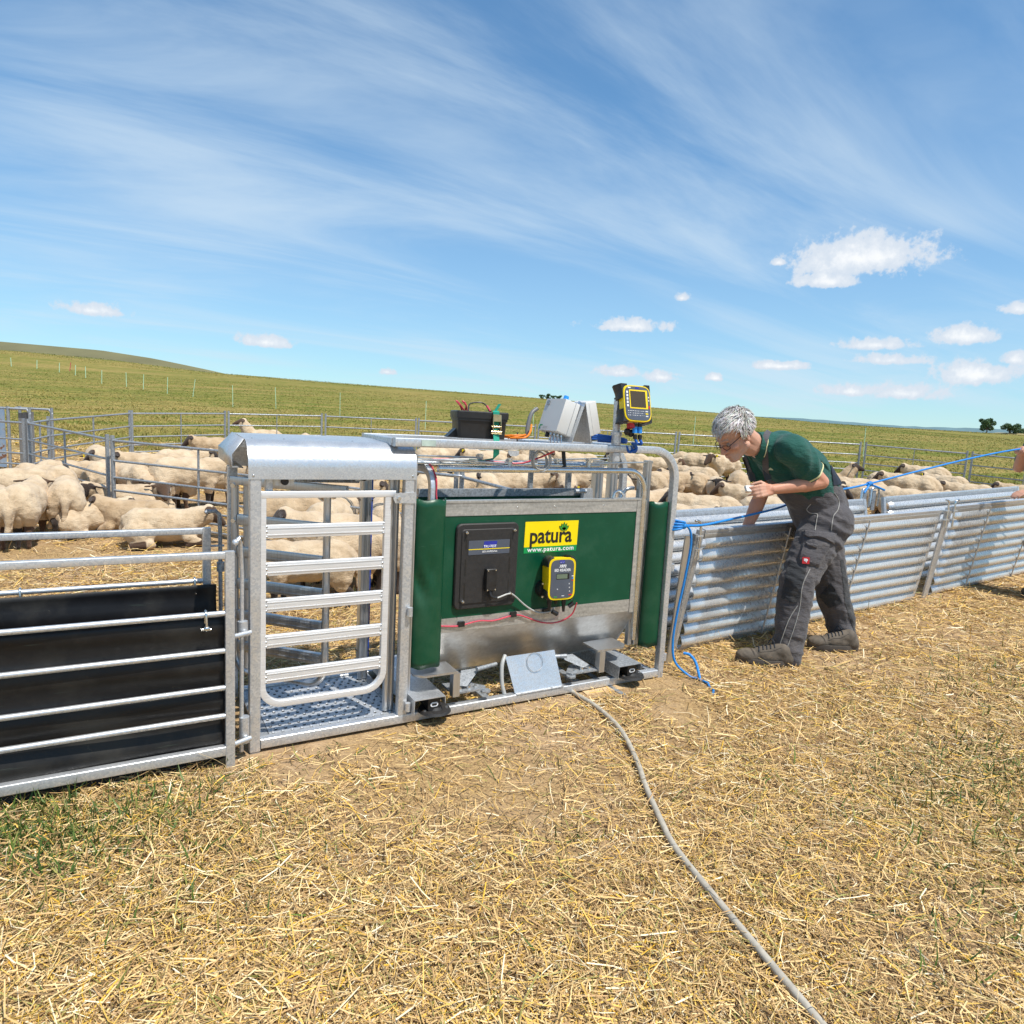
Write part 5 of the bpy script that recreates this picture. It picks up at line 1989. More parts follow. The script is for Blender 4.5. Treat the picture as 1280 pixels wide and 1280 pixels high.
def race_hurdle(y, xr, label, front):
    """hurdle of the lead-in race at the left with its rubber sheet hanging on it"""
    T = thing('race_hurdle', label, 'hurdle', (xr, y, 0), 'hurdles of the lead-in race')
    xe = -2.2
    for x in (xr, xe):
        MB().bar((x, y, 0.0), (x, y, 0.915), 0.036, 0.032, up=(0, 1, 0)).build('post', M['galv'], T)
    MB().bar((xe + .018, y, 0.900), (xr - .018, y, 0.900), 0.03, 0.028).build('rail', M['galv'], T)
    for z in (0.661, 0.504, 0.347, 0.226):
        MB().tube([(xe + .016, y, z), (xr - .016, y, z)], 0.0115, 12).build('rail', M['galv'], T)
    MB().bar((xe + .018, y, 0.077), (xr - .018, y, 0.077), 0.034, 0.04).build('rail', M['galv'], T)
    if front:
        for z in (0.56, 0.095):
            MB().tube([(xr + .016, y, z), (xr + 0.085, y + 0.03, z)], 0.011, 8).build('hinge_pin', M['galv'], T)
    # rubber sheet
    ys = y + 0.028 if front else y - 0.030
    x1 = xr - 0.010 if front else xr + 0.038
    mb = MB()
    rows, cols = 30, 60
    zt = 0.648
    grid = []
    for i in range(rows):
        z = -0.01 + (zt + 0.01) * i / (rows - 1)
        row = []
        for j in range(cols):
            x = xe + 0.03 + (x1 - xe - 0.03) * j / (cols - 1)
            w = 0.010 * math.sin(z * 39.0 + 0.6 * math.sin(x * 1.7)) + 0.006 * math.sin(x * 4.3 + z * 7) + 0.006 * mnoise.noise((x * 2, z * 3, y))
            zz = z
            if i < 3 and front:
                zz = z + max(0, x - 0.20) * 0.25 * (1 - i / 3)
            row.append((x, ys + (w if front else -w * 0.7), zz))
        grid.append(row)
    mb.loft(grid, closed=False)
    s = mb.build('rubber_sheet', M['rubber'], None, 60)
    sd = s.modifiers.new('thick', 'SOLIDIFY')
    sd.thickness = 0.006
    tag(s, 'black rubber sheet hanging behind the bars of the front left hurdle' if front else 'black rubber sheet hung on the second hurdle at the left, behind the front one', 'rubber sheet',
        'rubber sheets of the lead-in race')
    mb, mp = MB(), MB()
    for x in ((0.275, -0.395, -1.2) if not front else (0.268, -0.5, -1.3)):
        yy = y - 0.002
        zc = 0.661
        mb.tube([(x, yy + 0.02, zc - 0.045)] + [(x, yy + 0.0165 * math.cos(a), zc + 0.0165 * math.sin(a)) for a in np.linspace(0.2, math.pi - 0.1, 7)] + [(x + 0.001, yy - 0.017, zc - 0.02), (x + .002, yy - 0.018, zc - 0.050)], 0.005, 8)
        mp.ball((x + 0.002, yy - 0.016, zc - 0.052), 0.012, 10, 7, (1.1, 0.8, 0.9))
        mp.tube([(x - 0.018, yy - 0.014, zc - 0.055), (x + 0.018, yy - 0.014, zc - 0.057)], 0.005, 8)
    sh = mb.build('shackle', M['zinc'], s)
    mp.build('shackle_pin', M['zinc'], sh)
    return T


race_hurdle(2.871, 0.357, 'front left race hurdle with round bars and a square top rail', True)
H2 = race_hurdle(3.45, 0.328, 'second left race hurdle standing behind the front one', False)
mb = MB().tube([(0.325, 3.455, 0.985), (0.335, 3.455, 0.992), (0.37, 3.455, 0.990), (0.385, 3.455, 0.975), (0.388, 3.455, 0.9), (0.390, 3.455, 0.05)], 0.0095, 8)
rod = mb.build('drop_rod', M['galv_dull'], H2)
mb = MB().box((0.345, 3.443, 0.822), (0.405, 3.467, 0.828))
mb.disc((0.390, 3.455, 0.70), (0, 0, 1), 0.018, 0.045, 12)
mb.build('rod_guide', M['galv_dull'], H2)


# ------------------------------------------------------------------ corrugated race
def race_panel(label, A, B, TA, TB, braces, ribs=9, outward=-1):
    """A, B: bottom corners; TA, TB: top corners"""
    A, B, TA, TB = Vector(A), Vector(B), Vector(TA), Vector(TB)
    T = thing('corrugated_hurdle', label, 'race panel', tuple(A), 'corrugated panels of the sheep race')
    nrm = ((B - A).cross(TA - A)).normalized()
    if nrm.y * outward < 0:
        nrm = -nrm

    def P(u, v, w=0.0):
        return (A * (1 - u) + B * u) * (1 - v) + (TA * (1 - u) + TB * u) * v + nrm * w
    rows = ribs * 14 + 1
    g0, g1 = [], []
    for i in range(rows):
        t = i / (rows - 1)
        v = 0.035 + 0.925 * t
        q = (ribs * t) % 1.0
        w = 0.034 * math.sin(math.pi * q ** 0.62) ** 0.85
        if outward > 0:
            w = -w
        g0.append([P(u, v, w) for u in np.linspace(0.012, 0.988, 20)])
    mb = MB().loft(g0, closed=False)
    sh = mb.build('corrugated_sheet', M['corrugated'], T, 80)
    sd = sh.modifiers.new('thick', 'SOLIDIFY')
    sd.thickness = 0.0025
    up = (TA - A).normalized()
    for u in (0.0, 1.0):
        MB().bar(P(u, 0.0, -0.002), P(u, 1.0, -0.002), 0.042, 0.034, up=nrm).build('frame_post', M['galv'], T)
    e = 0.026 / (B - A).length
    MB().bar(P(e, 0.99, 0.0), P(1 - e, 0.99, 0.0), 0.034, 0.026, up=up).build('top_rail', M['galv'], T)
    MB().bar(P(e, 0.955, 0.006 if outward < 0 else -0.006), P(1 - e, 0.955, 0.006 if outward < 0 else -0.006), 0.026, 0.036, up=up).build('top_flange', M['galv_streak'] if outward < 0 else M['galv_dull'], T)  # far-side flange gets darker steel, its shade put into the colour
    MB().bar(P(e, 0.018, 0), P(1 - e, 0.018, 0), 0.03, 0.026, up=up).build('bottom_rail', M['galv'], T)
    for u in braces:
        mb = MB().tube([P(u, 0.03, 0.042), P(u, 0.975, 0.042)], 0.0065, 8)
        b = mb.build('brace_rod', M['galv'], T)
        mb = MB()
        for k in range(ribs):
            v = 0.035 + 0.925 * (k + 0.5) / ribs
            mb.tube([P(u - 0.012, v + 0.016, 0.024), P(u - 0.001, v - 0.003, 0.041)], 0.0042, 6)
        mb.build('spacer', M['galv'], b)
    return T, P


RP1, F1 = race_panel('first corrugated race panel, right beside the crate, with the man leaning over it', (3.13, 3.235, 0.03), (6.16, 3.43, 0.045), (3.13, 3.075, 0.872), (6.22, 3.315, 0.905), (0.285, 0.615, ))
RP2, F2 = race_panel('second corrugated race panel, running out of the picture at the right', (6.42, 3.45, 0.06), (9.45, 3.64, 0.12), (6.36, 3.30, 0.935), (9.42, 3.45, 1.02), (0.22, 0.55))
RP3, F3 = race_panel('far side race panel behind the man\'s arm, only its bright inner top visible', (3.13, 3.56, 0.03), (6.1, 3.76, 0.05), (3.13, 3.83, 0.862), (6.12, 3.97, 0.915), (), outward=1)
RP4, F4 = race_panel('far side race panel at the right, inner top seen above the second panel', (6.36, 3.78, 0.06), (9.4, 3.98, 0.12), (6.40, 3.95, 0.935), (9.4, 4.16, 1.01), (), outward=1)


def couplings():
    def pin(T, p, s=1, k=1.0):
        p = Vector(p)
        pts = [p + Vector((-0.05 * s, 0, 0.045)), p + Vector((-0.035 * s, 0, 0.047)), p + Vector((-0.008 * s, 0, 0.035)), p + Vector((0, 0, 0.015)), p + Vector((-0.004, 0, -0.20 * k))]
        MB().tube(spline(pts, 4), 0.0085, 8).build('coupling_pin', M['zinc'], T)
        mb = MB()
        for z in (-0.05, -0.13):
            mb.obox(p + Vector((-0.012 * s, 0.006, z * k)), (0.032, 0, 0), (0, 0.016, 0), (0, 0, 0.004))
        mb.build('pin_lug', M['galv'], T)
    pin(RP1, F1(0, 1.0, 0.01) + Vector((-0.035, -0.02, 0.02)), 1)
    q = F1(1, 1.0, 0.015)
    pin(RP1, q + Vector((0.045, -0.03, 0.05)), 1)
    pin(RP2, F2(0, 1.0, 0.015) + Vector((-0.02, -0.03, 0.02)), -1)
    # flat uprights standing between crate and race, and between the two panels
    mb = MB()
    mb.bar((2.93, 3.05, 0.02), (2.935, 2.985, 0.86), 0.045, 0.012, up=(0, 1, 0))
    mb.build('end_upright', M['alu_raw'], RP1)
    mb = MB()
    mb.bar((3.02, 3.14, 0.02), (3.03, 3.02, 0.86), 0.02, 0.03, up=(0, 1, 0))
    mb.build('end_upright', M['galv_dull'], RP1)
    mb = MB()
    mb.bar((6.30, 3.40, 0.03), (6.28, 3.28, 0.93), 0.05, 0.016, up=(0, 1, 0))
    mb.build('end_upright', M['galv'], RP1)
    # rear coupling loops
    for x, y, z, T in ((6.14, 3.965, 0.96, RP3), (6.30, 3.975, 0.965, RP4)):
        pts = [(x - 0.06, y, z - 0.12), (x - 0.06, y, z + 0.03), (x - 0.045, y, z + 0.055), (x + 0.045, y, z + 0.055), (x + 0.06, y, z + 0.03), (x + 0.06, y, z - 0.12)]
        MB().tube(pts, 0.011, 8).build('coupling_loop', M['zinc'], T)
        MB().bar((x, y + 0.01, z - 0.16), (x, y + 0.01, z + 0.03), 0.05, 0.012, up=(0, 1, 0)).build('end_upright', M['galv_dull'], T)


couplings()


# ------------------------------------------------------------------ rope
def rope():
    T = thing('rope', 'blue rope running from the crate frame behind the man, its loose end hanging down', 'rope', (2.80, 2.93, 0))
    def tw(pts, r, name='strand'):
        P = spline(pts, 14)
        MB().tube(P, r, 8).build(name, M['rope'], T)
    tw([(2.80, 2.93, 0.935), (3.0, 2.955, 0.925), (3.25, 2.985, 0.945), (3.95, 3.16, 0.990), (4.30, 3.24, 1.06), (4.9, 3.25, 1.12), (5.6, 3.2, 1.25), (6.3, 3.15, 1.375), (6.93, 3.10, 1.468), (7.4, 3.05, 1.50), (7.8, 3.0, 1.40)], 0.0078)
    tw([(2.865, 2.925, 0.93), (2.89, 2.92, 0.89), (2.90, 2.92, 0.80), (2.885, 2.93, 0.6), (2.86, 2.94, 0.4), (2.845, 2.94, 0.22), (2.86, 2.92, 0.10), (2.92, 2.86, 0.03), (2.955, 2.82, 0.022)], 0.0072, 'tail')
    tw([(2.955, 2.80, 0.02), (2.97, 2.86, 0.10), (2.955, 2.90, 0.14), (2.93, 2.93, 0.145)], 0.0085, 'tail')
    tw([(2.955, 2.80, 0.02), (2.955, 2.74, 0.022), (2.93, 2.70, 0.018), (2.92, 2.66, 0.015), (2.875, 2.62, 0.012)], 0.0072, 'tail')
    mb = MB()
    for k in range(4):
        mb.torus((2.795 + 0.006 * k, 2.945, 0.915 + 0.013 * k), (0.15 * (k - 1.5), 0.1, 1), 0.034, 0.008, 20, 7)
    mb.ball((2.835, 2.925, 0.932), 0.020, 10, 7)
    mb.build('knot', M['rope'], T)
    k = Vector((5.05, 3.24, 1.142))
    mb = MB()
    for q in range(3):
        mb.torus(k + Vector((0.014 * (q - 1), 0, 0.003 * (q - 1))), (1, 0, 0.22), 0.013, 0.008, 14, 6)
    mb.tube(spline([k, k + Vector((-0.05, -0.02, -0.025)), k + Vector((-0.10, -0.03, -0.065))], 5), 0.0085, 7)
    mb.tube(spline([k, k + Vector((0.07, -0.02, -0.02)), k + Vector((0.155, -0.03, -0.045))], 5), 0.0085, 7)
    mb.build('knot', M['rope'], T)


rope()

# ------------------------------------------------------------------ sheep


def sheep_mesh(pose):
    lie = pose.startswith('L')
    dz = -0.175 if lie else 0.0
    c = 0.385 + dz
    S = []
    DK = []
    S.append(('ell', (0.0, 0, c), (0.345, 0.158, 0.166)))
    S.append(('ell', (-0.20, 0, c + 0.002), (0.182, 0.156, 0.168)))
    S.append(('ell', (0.17, 0, c), (0.165, 0.145, 0.165)))
    S.append(('ell', (0.0, 0, c - 0.04), (0.26, 0.162, 0.128)))
    # neck and head
    yaw = math.radians(62) if pose == 'LT' else 0.0
    if pose == 'D':
        n0, n1, h0, h1 = (0.22, 0.42), (0.40, 0.37), (0.43, 0.34), (0.50, 0.20)
    elif pose == 'U':
        n0, n1, h0, h1 = (0.22, 0.45), (0.33, 0.63), (0.355, 0.675), (0.50, 0.625)
    else:
        n0, n1, h0, h1 = (0.22, 0.41), (0.37, 0.475), (0.40, 0.495), (0.515, 0.385)
    if lie:
        n0, n1, h0, h1 = [(x, z + dz * 0.9) for x, z in (n0, n1, h0, h1)]

    def v(p, s=0.0):
        x, z = p
        x0 = x - 0.22
        return Vector((0.22 + x0 * math.cos(yaw) - s * math.sin(yaw), x0 * math.sin(yaw) + s * math.cos(yaw), z))
    S.append(('cap', v(n0), v(n1), 0.132, 0.094))
    hd = v(h1) - v(h0)
    hdn = hd.normalized()
    side = Vector((-math.sin(yaw), math.cos(yaw), 0))
    upv = side.cross(hdn)
    if upv.z < 0:
        upv = -upv
    hb, ht = v(h0), v(h1)
    S.append(('cap', hb, ht - hdn * 0.03, 0.066, 0.040))
    S.append(('cap', ht - hdn * 0.035, ht, 0.037, 0.030))
    S.append(('cap', hb + upv * 0.01 - hdn * 0.03, hb + upv * 0.02, 0.06, 0.05))
    DK += [(hb + hdn * 0.01, ht, 0.068, 0.036)]
    for s in (-1, 1):
        e0 = hb - hdn * 0.03 + side * (s * 0.055) + upv * 0.02
        e1 = e0 + side * (s * 0.105) - hdn * 0.01 - upv * 0.028
        for t in np.linspace(0, 1, 5):
            q = e0.lerp(e1, float(t))
            S.append(('ell', q, (0.020, 0.026 - 0.004 * t, 0.0105), (hdn, side, upv)))
        DK.append((e0, e1, 0.028, 0.024))
        # eye sockets as slight bulges
        S.append(('ell', hb + hdn * 0.055 + side * (s * 0.044) + upv * 0.018, (0.016, 0.012, 0.012), (hdn, side, upv)))
    for s in (-1, 1):
        if lie:
            S.append(('cap', (0.20, s * 0.12, c - 0.10), (0.33, s * 0.10, 0.045), 0.055, 0.032))
            S.append(('cap', (0.33, s * 0.10, 0.045), (0.20, s * 0.13, 0.030), 0.030, 0.024))
            S.append(('ell', (-0.21, s * 0.13, c - 0.06), (0.15, 0.075, 0.12)))
            S.append(('cap', (-0.10, s * 0.185, 0.05), (-0.27, s * 0.19, 0.032), 0.040, 0.026))
            DK += [((0.36, s * 0.10, 0.045), (0.18, s * 0.13, 0.030), 0.036, 0.03), ((-0.16, s * 0.185, 0.045), (-0.27, s * 0.19, 0.032), 0.036, 0.03)]
        else:
            k = 0.03 * s
            S.append(('cap', (0.20, s * 0.085, 0.30), (0.205 + k, s * 0.083, 0.165), 0.070, 0.036))
            S.append(('cap', (0.205 + k, s * 0.083, 0.165), (0.20 + k, s * 0.082, 0.035), 0.030, 0.0215))
            S.append(('cap', (0.20 + k, s * 0.082, 0.02), (0.222 + k, s * 0.082, 0.014), 0.024, 0.018))
            S.append(('ell', (-0.235, s * 0.085, 0.325), (0.125, 0.085, 0.145)))
            S.append(('cap', (-0.235 - k, s * 0.092, 0.27), (-0.215 - k, s * 0.09, 0.205), 0.075, 0.05))
            S.append(('cap', (-0.215 - k, s * 0.09, 0.205), (-0.300 - k, s * 0.086, 0.150), 0.047, 0.030))
            S.append(('cap', (-0.300 - k, s * 0.086, 0.150), (-0.280 - k, s * 0.085, 0.035), 0.0285, 0.0215))
            S.append(('cap', (-0.28 - k, s * 0.085, 0.02), (-0.258 - k, s * 0.085, 0.014), 0.024, 0.018))
            DK += [((0.205 + k, s * 0.083, 0.15), (0.21 + k, s * 0.082, 0.0), 0.045, 0.036),
                   ((-0.295 - k, s * 0.086, 0.155), (-0.27 - k, s * 0.085, 0.0), 0.046, 0.036)]
    tz0 = c + 0.07
    if lie:
        S.append(('cap', (-0.345, 0.0, tz0), (-0.385, 0.03, tz0 - 0.16), 0.036, 0.026))
    else:
        S.append(('cap', (-0.340, 0.0, tz0), (-0.385, 0.0, tz0 - 0.09), 0.038, 0.032))
        S.append(('cap', (-0.385, 0.0, tz0 - 0.09), (-0.392, 0.012, 0.19), 0.031, 0.026))
    me = organic(S, 0.0135, 5, 0.5)
    P = coords(me)
    dk = np.zeros(len(P))
    for a, b, ra, rb in DK:
        dk = np.maximum(dk, 1 - sstep(cap_dist(P, a, b, ra, rb), -0.006, 0.020))
    # fleece lumps
    out = P.copy()
    nr = np.empty(len(P) * 3, dtype=np.float32)
    me.vertices.foreach_get('normal', nr)
    nr = nr.reshape(-1, 3)
    lump = np.array([mnoise.noise((p[0] * 7, p[1] * 7, p[2] * 7)) * 0.016 + mnoise.noise((p[0] * 26, p[1] * 26, p[2] * 26)) * 0.007 for p in P.tolist()])
    out += nr * (lump * (1 - dk))[:, None]
    me.vertices.foreach_set('co', out.astype(np.float32).ravel())
    set_float(me, 'dark', dk)
    me.materials.append(M['sheep'])
    finish(me, 180)
    ear = hb - hdn * 0.035 + side * 0.120 + upv * 0.008
    return me, ear, side


SHEEP_VAR = {k: sheep_mesh(k) for k in ('S', 'D', 'U', 'L', 'LT')}


def tag_mesh(mat, ear, side):
    mb = MB()
    mb.obox(ear + Vector((0, 0, 0.004)), (0.017, 0, 0), (0, 0.012, 0), (0, 0, 0.019))
    me_o = mb.build('ear_tag', mat)
    me = me_o.data
    bpy.data.objects.remove(me_o)
    return me


M['tag_red'] = simple('red_tag', (0.6, 0.03, 0.02), 0.45)
TAGS = {}
SHEEP = [
    (-1.01, 7.68, 'D', 107, 1.00, 'cream sheep cut off by the left picture edge, lowest of the front row'),
    (-0.82, 7.71, 'S', 81, 1.05, 'cream sheep seen from behind with a long tail, second in the left front row'),
    (-0.52, 8.09, 'D', 91, 1.00, 'cream sheep seen square from behind beside the slanted pen rails, tail hanging centrally'),
    (-0.79, 9.19, 'D', 145, 1.00, 'tan sheep standing just behind the gap between the two long-tailed sheep'),
    (-1.05, 8.87, 'S', 166, 1.00, 'cream rump at the far left edge above the front row of sheep'),
    (-0.59, 9.81, 'S', 351, 1.00, 'pale sheep walking right behind the slanted rails near the tall corner post'),
    (-0.43, 9.28, 'L', 202, 0.95, 'dark-headed sheep crouching right of the tail-on sheep, red and yellow ear tag'),
    (-0.31, 11.26, 'D', 101, 1.00, 'cream sheep directly behind the pair of pen posts, back highest there'),
    (-0.21, 9.55, 'D', 71, 1.00, 'woolly rump just left of the double pen posts, below the highest back'),
    (0.04, 10.44, 'S', 150, 1.00, 'sheep back with dark head behind the first hurdle right of the double posts'),
    (0.08, 9.38, 'D', 294, 1.00, 'tan-faced sheep lowering its head toward the camera behind the hurdle bars'),
    (0.34, 10.18, 'S', 170, 1.05, 'long cream back in the middle of the group left of the hood'),
    (0.68, 9.13, 'S', 358, 1.15, 'large sheep standing broadside against the hurdle bars, left of the hooded crate'),
    (0.92, 9.20, 'S', 359, 1.08, 'second broadside sheep at the hurdle, close beside the rear post of the crate'),
    (-0.04, 8.80, 'LT', 176, 1.00, 'resting sheep beside the double pen posts with its dark head at left'),
    (0.29, 9.05, 'L', 286, 1.00, 'sheep resting with its dark face toward the camera behind the third hurdle bar'),
    (0.08, 7.79, 'L', 159, 1.00, 'curled cream sheep lying low against the hurdle near the double posts'),
    (0.33, 7.26, 'L', 347, 1.00, 'sheep lying at the foot of the hurdle with its black head raised right'),
    (-0.30, 7.92, 'L', 22, 0.90, 'brownish sheep lying behind the lowest slanted rails'),
    (0.73, 10.97, 'S', 4, 1.00, 'sheep back with a yellow tag in the back rows left of the hood'),
    (1.39, 12.88, 'S', 170, 1.00, 'sheep with dark head at left just above the end of the metal hood'),
    (2.44, 14.60, 'U', 168, 1.05, 'tallest sheep behind the hood, dark head turned left above the ridge'),
    (3.20, 14.16, 'D', 82, 0.95, 'single round rump peeping over the hood near the far fence'),
    (0.48, 9.36, 'D', 77, 1.00, 'tan sheep between the broadside sheep and the tan-faced one'),
    (1.84, 7.73, 'S', 266, 1.00, 'brown-faced sheep looking out just below the hood edge'),
    (2.17, 7.61, 'S', 354, 1.00, 'cream back under the right half of the hood'),
    (1.37, 6.69, 'D', 328, 1.00, 'black-headed sheep behind the upper gate bars beside the twin posts'),
    (1.65, 6.20, 'S', 45, 1.05, 'woolly hindquarters behind the top gate bar, turned away'),
    (1.49, 5.39, 'S', 149, 1.10, 'cream sheep behind the second gate bar, flank against the round upright'),
    (1.14, 4.95, 'S', 163, 0.93, 'nearest sheep in the pen, long flank and tail seen through the gate'),
    (2.11, 6.10, 'S', 81, 1.00, 'cream sheep right of the blue taped post, turned away'),
    (1.70, 5.18, 'S', 357, 1.05, 'sheep behind the blue taped post with dark legs on the straw'),
    (4.83, 13.23, 'D', 70, 1.00, 'lone rump beyond the right end of the hood'),
    (5.79, 12.68, 'D', 70, 1.00, 'rump hidden behind the black battery box'),
    (6.81, 12.10, 'D', 55, 1.00, 'rump beside the orange cable, right of the battery box'),
    (7.29, 11.83, 'S', 333, 1.00, 'sheep back behind the foot of the grey control boxes'),
    (4.82, 11.14, 'S', 341, 1.10, 'long cream back beneath the crate top bar left of the battery box'),
    (5.42, 10.36, 'S', 144, 1.10, 'long back beneath the battery box strap'),
    (6.03, 9.87, 'S', 146, 1.10, 'sheep back behind the coil of grey cable'),
    (3.39, 7.62, 'S', 356, 1.10, 'sheep right behind the green left curtain with a black gap beside it'),
    (4.00, 7.78, 'D', 73, 1.10, 'round cream haunch behind the twin ringed posts'),
    (4.66, 7.98, 'S', 342, 1.10, 'broad cream flank filling the opening above the weigh box'),
    (5.32, 7.88, 'D', 241, 1.05, 'dark brown-faced sheep looking over the weigh box rim'),
    (5.95, 8.14, 'S', 329, 1.10, 'sheep with a brown belly spot left of the aluminium columns'),
    (7.10, 10.14, 'S', 143, 1.05, 'pale back behind the linkage arms of the crate'),
    (8.23, 10.04, 'S', 110, 1.10, 'large cream sheep between the aluminium columns and the curved frame'),
    (6.05, 7.48, 'S', 53, 0.95, 'round rump just over the right end of the weigh box'),
    (6.86, 7.97, 'S', 99, 1.00, 'cream sheep inside the curve of the inner hoop'),
    (6.09, 7.16, 'L', 350, 1.05, 'pale sheep resting low behind the hook on the weigh box'),
    (8.93, 9.99, 'S', 318, 0.95, 'brown woolled sheep framed by the outer hoop bend'),
    (7.24, 7.93, 'S', 347, 1.00, 'cream sheep beside the outer hoop leg, below the brown one'),
    (6.54, 7.06, 'L', 127, 1.00, 'brownish sheep resting behind the top of the right green curtain'),
    (10.03, 10.26, 'D', 127, 1.10, 'round sheep standing left of the man, dark head lowered to the left'),
    (10.27, 9.65, 'S', 188, 1.10, 'dark-faced sheep facing left in front of the man, yellow tag in one ear'),
    (7.61, 7.90, 'S', 126, 1.00, 'cream sheep below the round one with a dark head beside the hoop'),
    (8.27, 8.08, 'L', 284, 0.90, 'small brown-headed lamb with a yellow tag between larger sheep'),
    (7.81, 7.44, 'S', 233, 0.95, "woolly sheep facing the camera with a narrow dark face below the man's chin"),
    (8.36, 7.52, 'D', 40, 1.05, "sheep seen from behind with dirty tail, under the man's hanging sleeve"),
    (5.82, 5.66, 'S', 132, 1.10, "long pale back right behind the race wall, left of the man's hands"),
    (5.20, 5.46, 'S', 316, 1.00, 'sheep back at the left end of the race wall beside the crate'),
    (6.71, 5.49, 'S', 309, 1.05, "cream back behind the man's forearm"),
    (10.78, 7.64, 'U', 310, 1.00, "sheep raising its dark head with a yellow tag behind the man's back"),
    (9.76, 6.44, 'S', 118, 1.10, "cream back touching the man's waist at right"),
    (9.49, 5.98, 'S', 120, 1.10, 'long cream back under the blue rope right of the man'),
    (12.44, 7.61, 'S', 301, 0.95, 'brown woolled back between the man and the rope knot'),
    (11.61, 6.72, 'S', 116, 1.10, 'broad cream back directly above the knot in the rope'),
    (14.01, 7.81, 'S', 109, 1.10, 'tallest back of the right group near the far fence'),
    (13.03, 6.90, 'S', 98, 1.00, 'cream sheep at the right end of the packed group'),
    (9.55, 5.50, 'S', 302, 1.10, 'back with dark specks just over the race wall below the knot'),
    (12.25, 6.10, 'S', 114, 0.95, 'small cream sheep apart at the right with a dark head at its left'),
    (13.62, 5.92, 'S', 108, 0.95, 'sheep cut by the right picture edge behind the race wall'),
    (5.38, 7.13, 'S', 53, 1.00, 'sheep rump hidden between the aluminium columns and the weigh box'),
    (8.35, 8.45, 'S', 115, 1.00, 'cream sheep squeezed between the round sheep and the lamb'),
    (7.48, 6.48, 'S', 126, 1.00, "cream flank behind the man's hanging arm"),
    (8.62, 6.40, 'S', 306, 1.00, "cream sheep hidden behind the man's belt"),
]
_r = random.Random(11)
for i, (x, y, pose, hd, sc, lab) in enumerate(SHEEP):
    me, ear, side = SHEEP_VAR[pose]
    o = bpy.data.objects.new('sheep', me)
    COL.objects.link(o)
    o.location = (x, y, tz(x, y) - 0.005)
    o.rotation_euler = (0, 0, math.radians(hd + _r.uniform(-6, 6)))
    k = sc * _r.uniform(0.97, 1.03)
    o.scale = (k * _r.uniform(0.97, 1.05), k * _r.uniform(0.97, 1.06), k)
    tag(o, lab, 'sheep', 'sheep crowded in the pen behind the crate and race')
    if 'tag' in lab or i % 5 == 2:
        if pose not in TAGS:
            TAGS[pose] = tag_mesh(M['yellow'], ear, side)
        e = bpy.data.objects.new('ear_tag', TAGS[pose])
        COL.objects.link(e)
        e.parent = o

# ------------------------------------------------------------------ electric fence posts, old handler at the left
EP = [(-11.37, 100.36), (-8.76, 98.86), (-5.94, 89.42), (-5.41, 96.94), (-4.10, 81.76), (-2.98, 75.44), (-1.40, 61.52), (0.23, 57.22), (1.21, 53.64), (2.38, 47.79), (3.58, 44.87),
      (4.43, 34.33), (6.40, 34.57), (8.17, 29.73), (9.50, 23.24), (12.87, 21.31), (17.94, 18.40), (22.08, 14.52)]
EL = ['uppermost pale fence post on the hill, at the left picture edge', 'second pale fence post down from the left edge of the hill', 'third pale fence post of the hillside row, before the leaning one',
      'reddish leaning fence post on the hillside row', 'pale fence post just right of the leaning reddish one', 'pale fence post midway along the upper hillside row',
      'pale fence post above the left pen corner', 'pale fence post left of the bare patch on the hillside', 'pale fence post right of the bare patch on the hillside',
      'pale fence post above the left rear hurdle', 'leaning pale fence post above the left rear hurdle', 'tall pale fence post above the hood end', 'pale fence post above the middle of the hood',
      'green fence post above the right half of the hood', 'green fence post left of the battery box', 'green fence post between battery box and control boxes',
      'green fence post left of the man\'s head', 'green fence post behind the man at the rear hurdle joint']
for i, ((x, y), lab) in enumerate(zip(EP, EL)):
    z = tz(x, y)
    ln = 0.14 if i in (3, 10) else _r.uniform(-0.05, 0.05)
    w = max(0.011, 0.00035 * math.hypot(x, y))
    mb = MB().tube([(x, y, z - 0.05), (x + ln * 0.5, y, z + 0.5), (x + ln, y, z + 1.02)], w, 6)
    o = mb.build('fence_post', M['red_cable'] if i == 3 else M['epost'])
    tag(o, lab, 'fence post', 'electric fence posts on the hillside')


def old_handler():
    x, y = -1.52, 12.97
    z = tz(x, y)
    T = thing('old_handler', 'old rusty sheep handler with a flaking blue sheet and grey boards at the left edge', 'sheep handler', (x, y, z))
    r = Vector((0.868, -0.497, 0))
    f = Vector((0.497, 0.868, 0))
    o = Vector((x, y, z))
    for a, b in ((-0.27, 0), (-0.02, 0), (0.31, 0), (-0.20, 0.5), (0.31, 0.5)):
        MB().tube([o + r * a + f * b, o + r * a + f * b + Vector((0, 0, 0.98))], 0.022, 8).build('post', M['galv_dull'], T)
    mb = MB()
    for b in (0, 0.5):
        mb.tube([o + r * -0.27 + f * b + Vector((0, 0, 0.95)), o + r * 0.27 + f * b + Vector((0, 0, 0.95)), o + r * 0.32 + f * b + Vector((0, 0, 0.88))], 0.02, 8)
    mb.build('top_frame', M['galv_dull'], T)
    MB().obox(o + r * -0.17 + f * -0.03 + Vector((0, 0, 0.49)), r * 0.11, f * 0.012, Vector((0, 0, 0.44))).build('sheet', M['rusty'], T)
    for k in range(3):
        MB().obox(o + r * (0.15 + 0.075 * k) + f * 0.04 + Vector((0, 0, 0.47)), r * 0.035, f * 0.014, Vector((0, 0, 0.42 + 0.012 * k))).build('board', M['old_wood'], T)


old_handler()


# ------------------------------------------------------------------ people
def V(*a):
    return Vector(a)


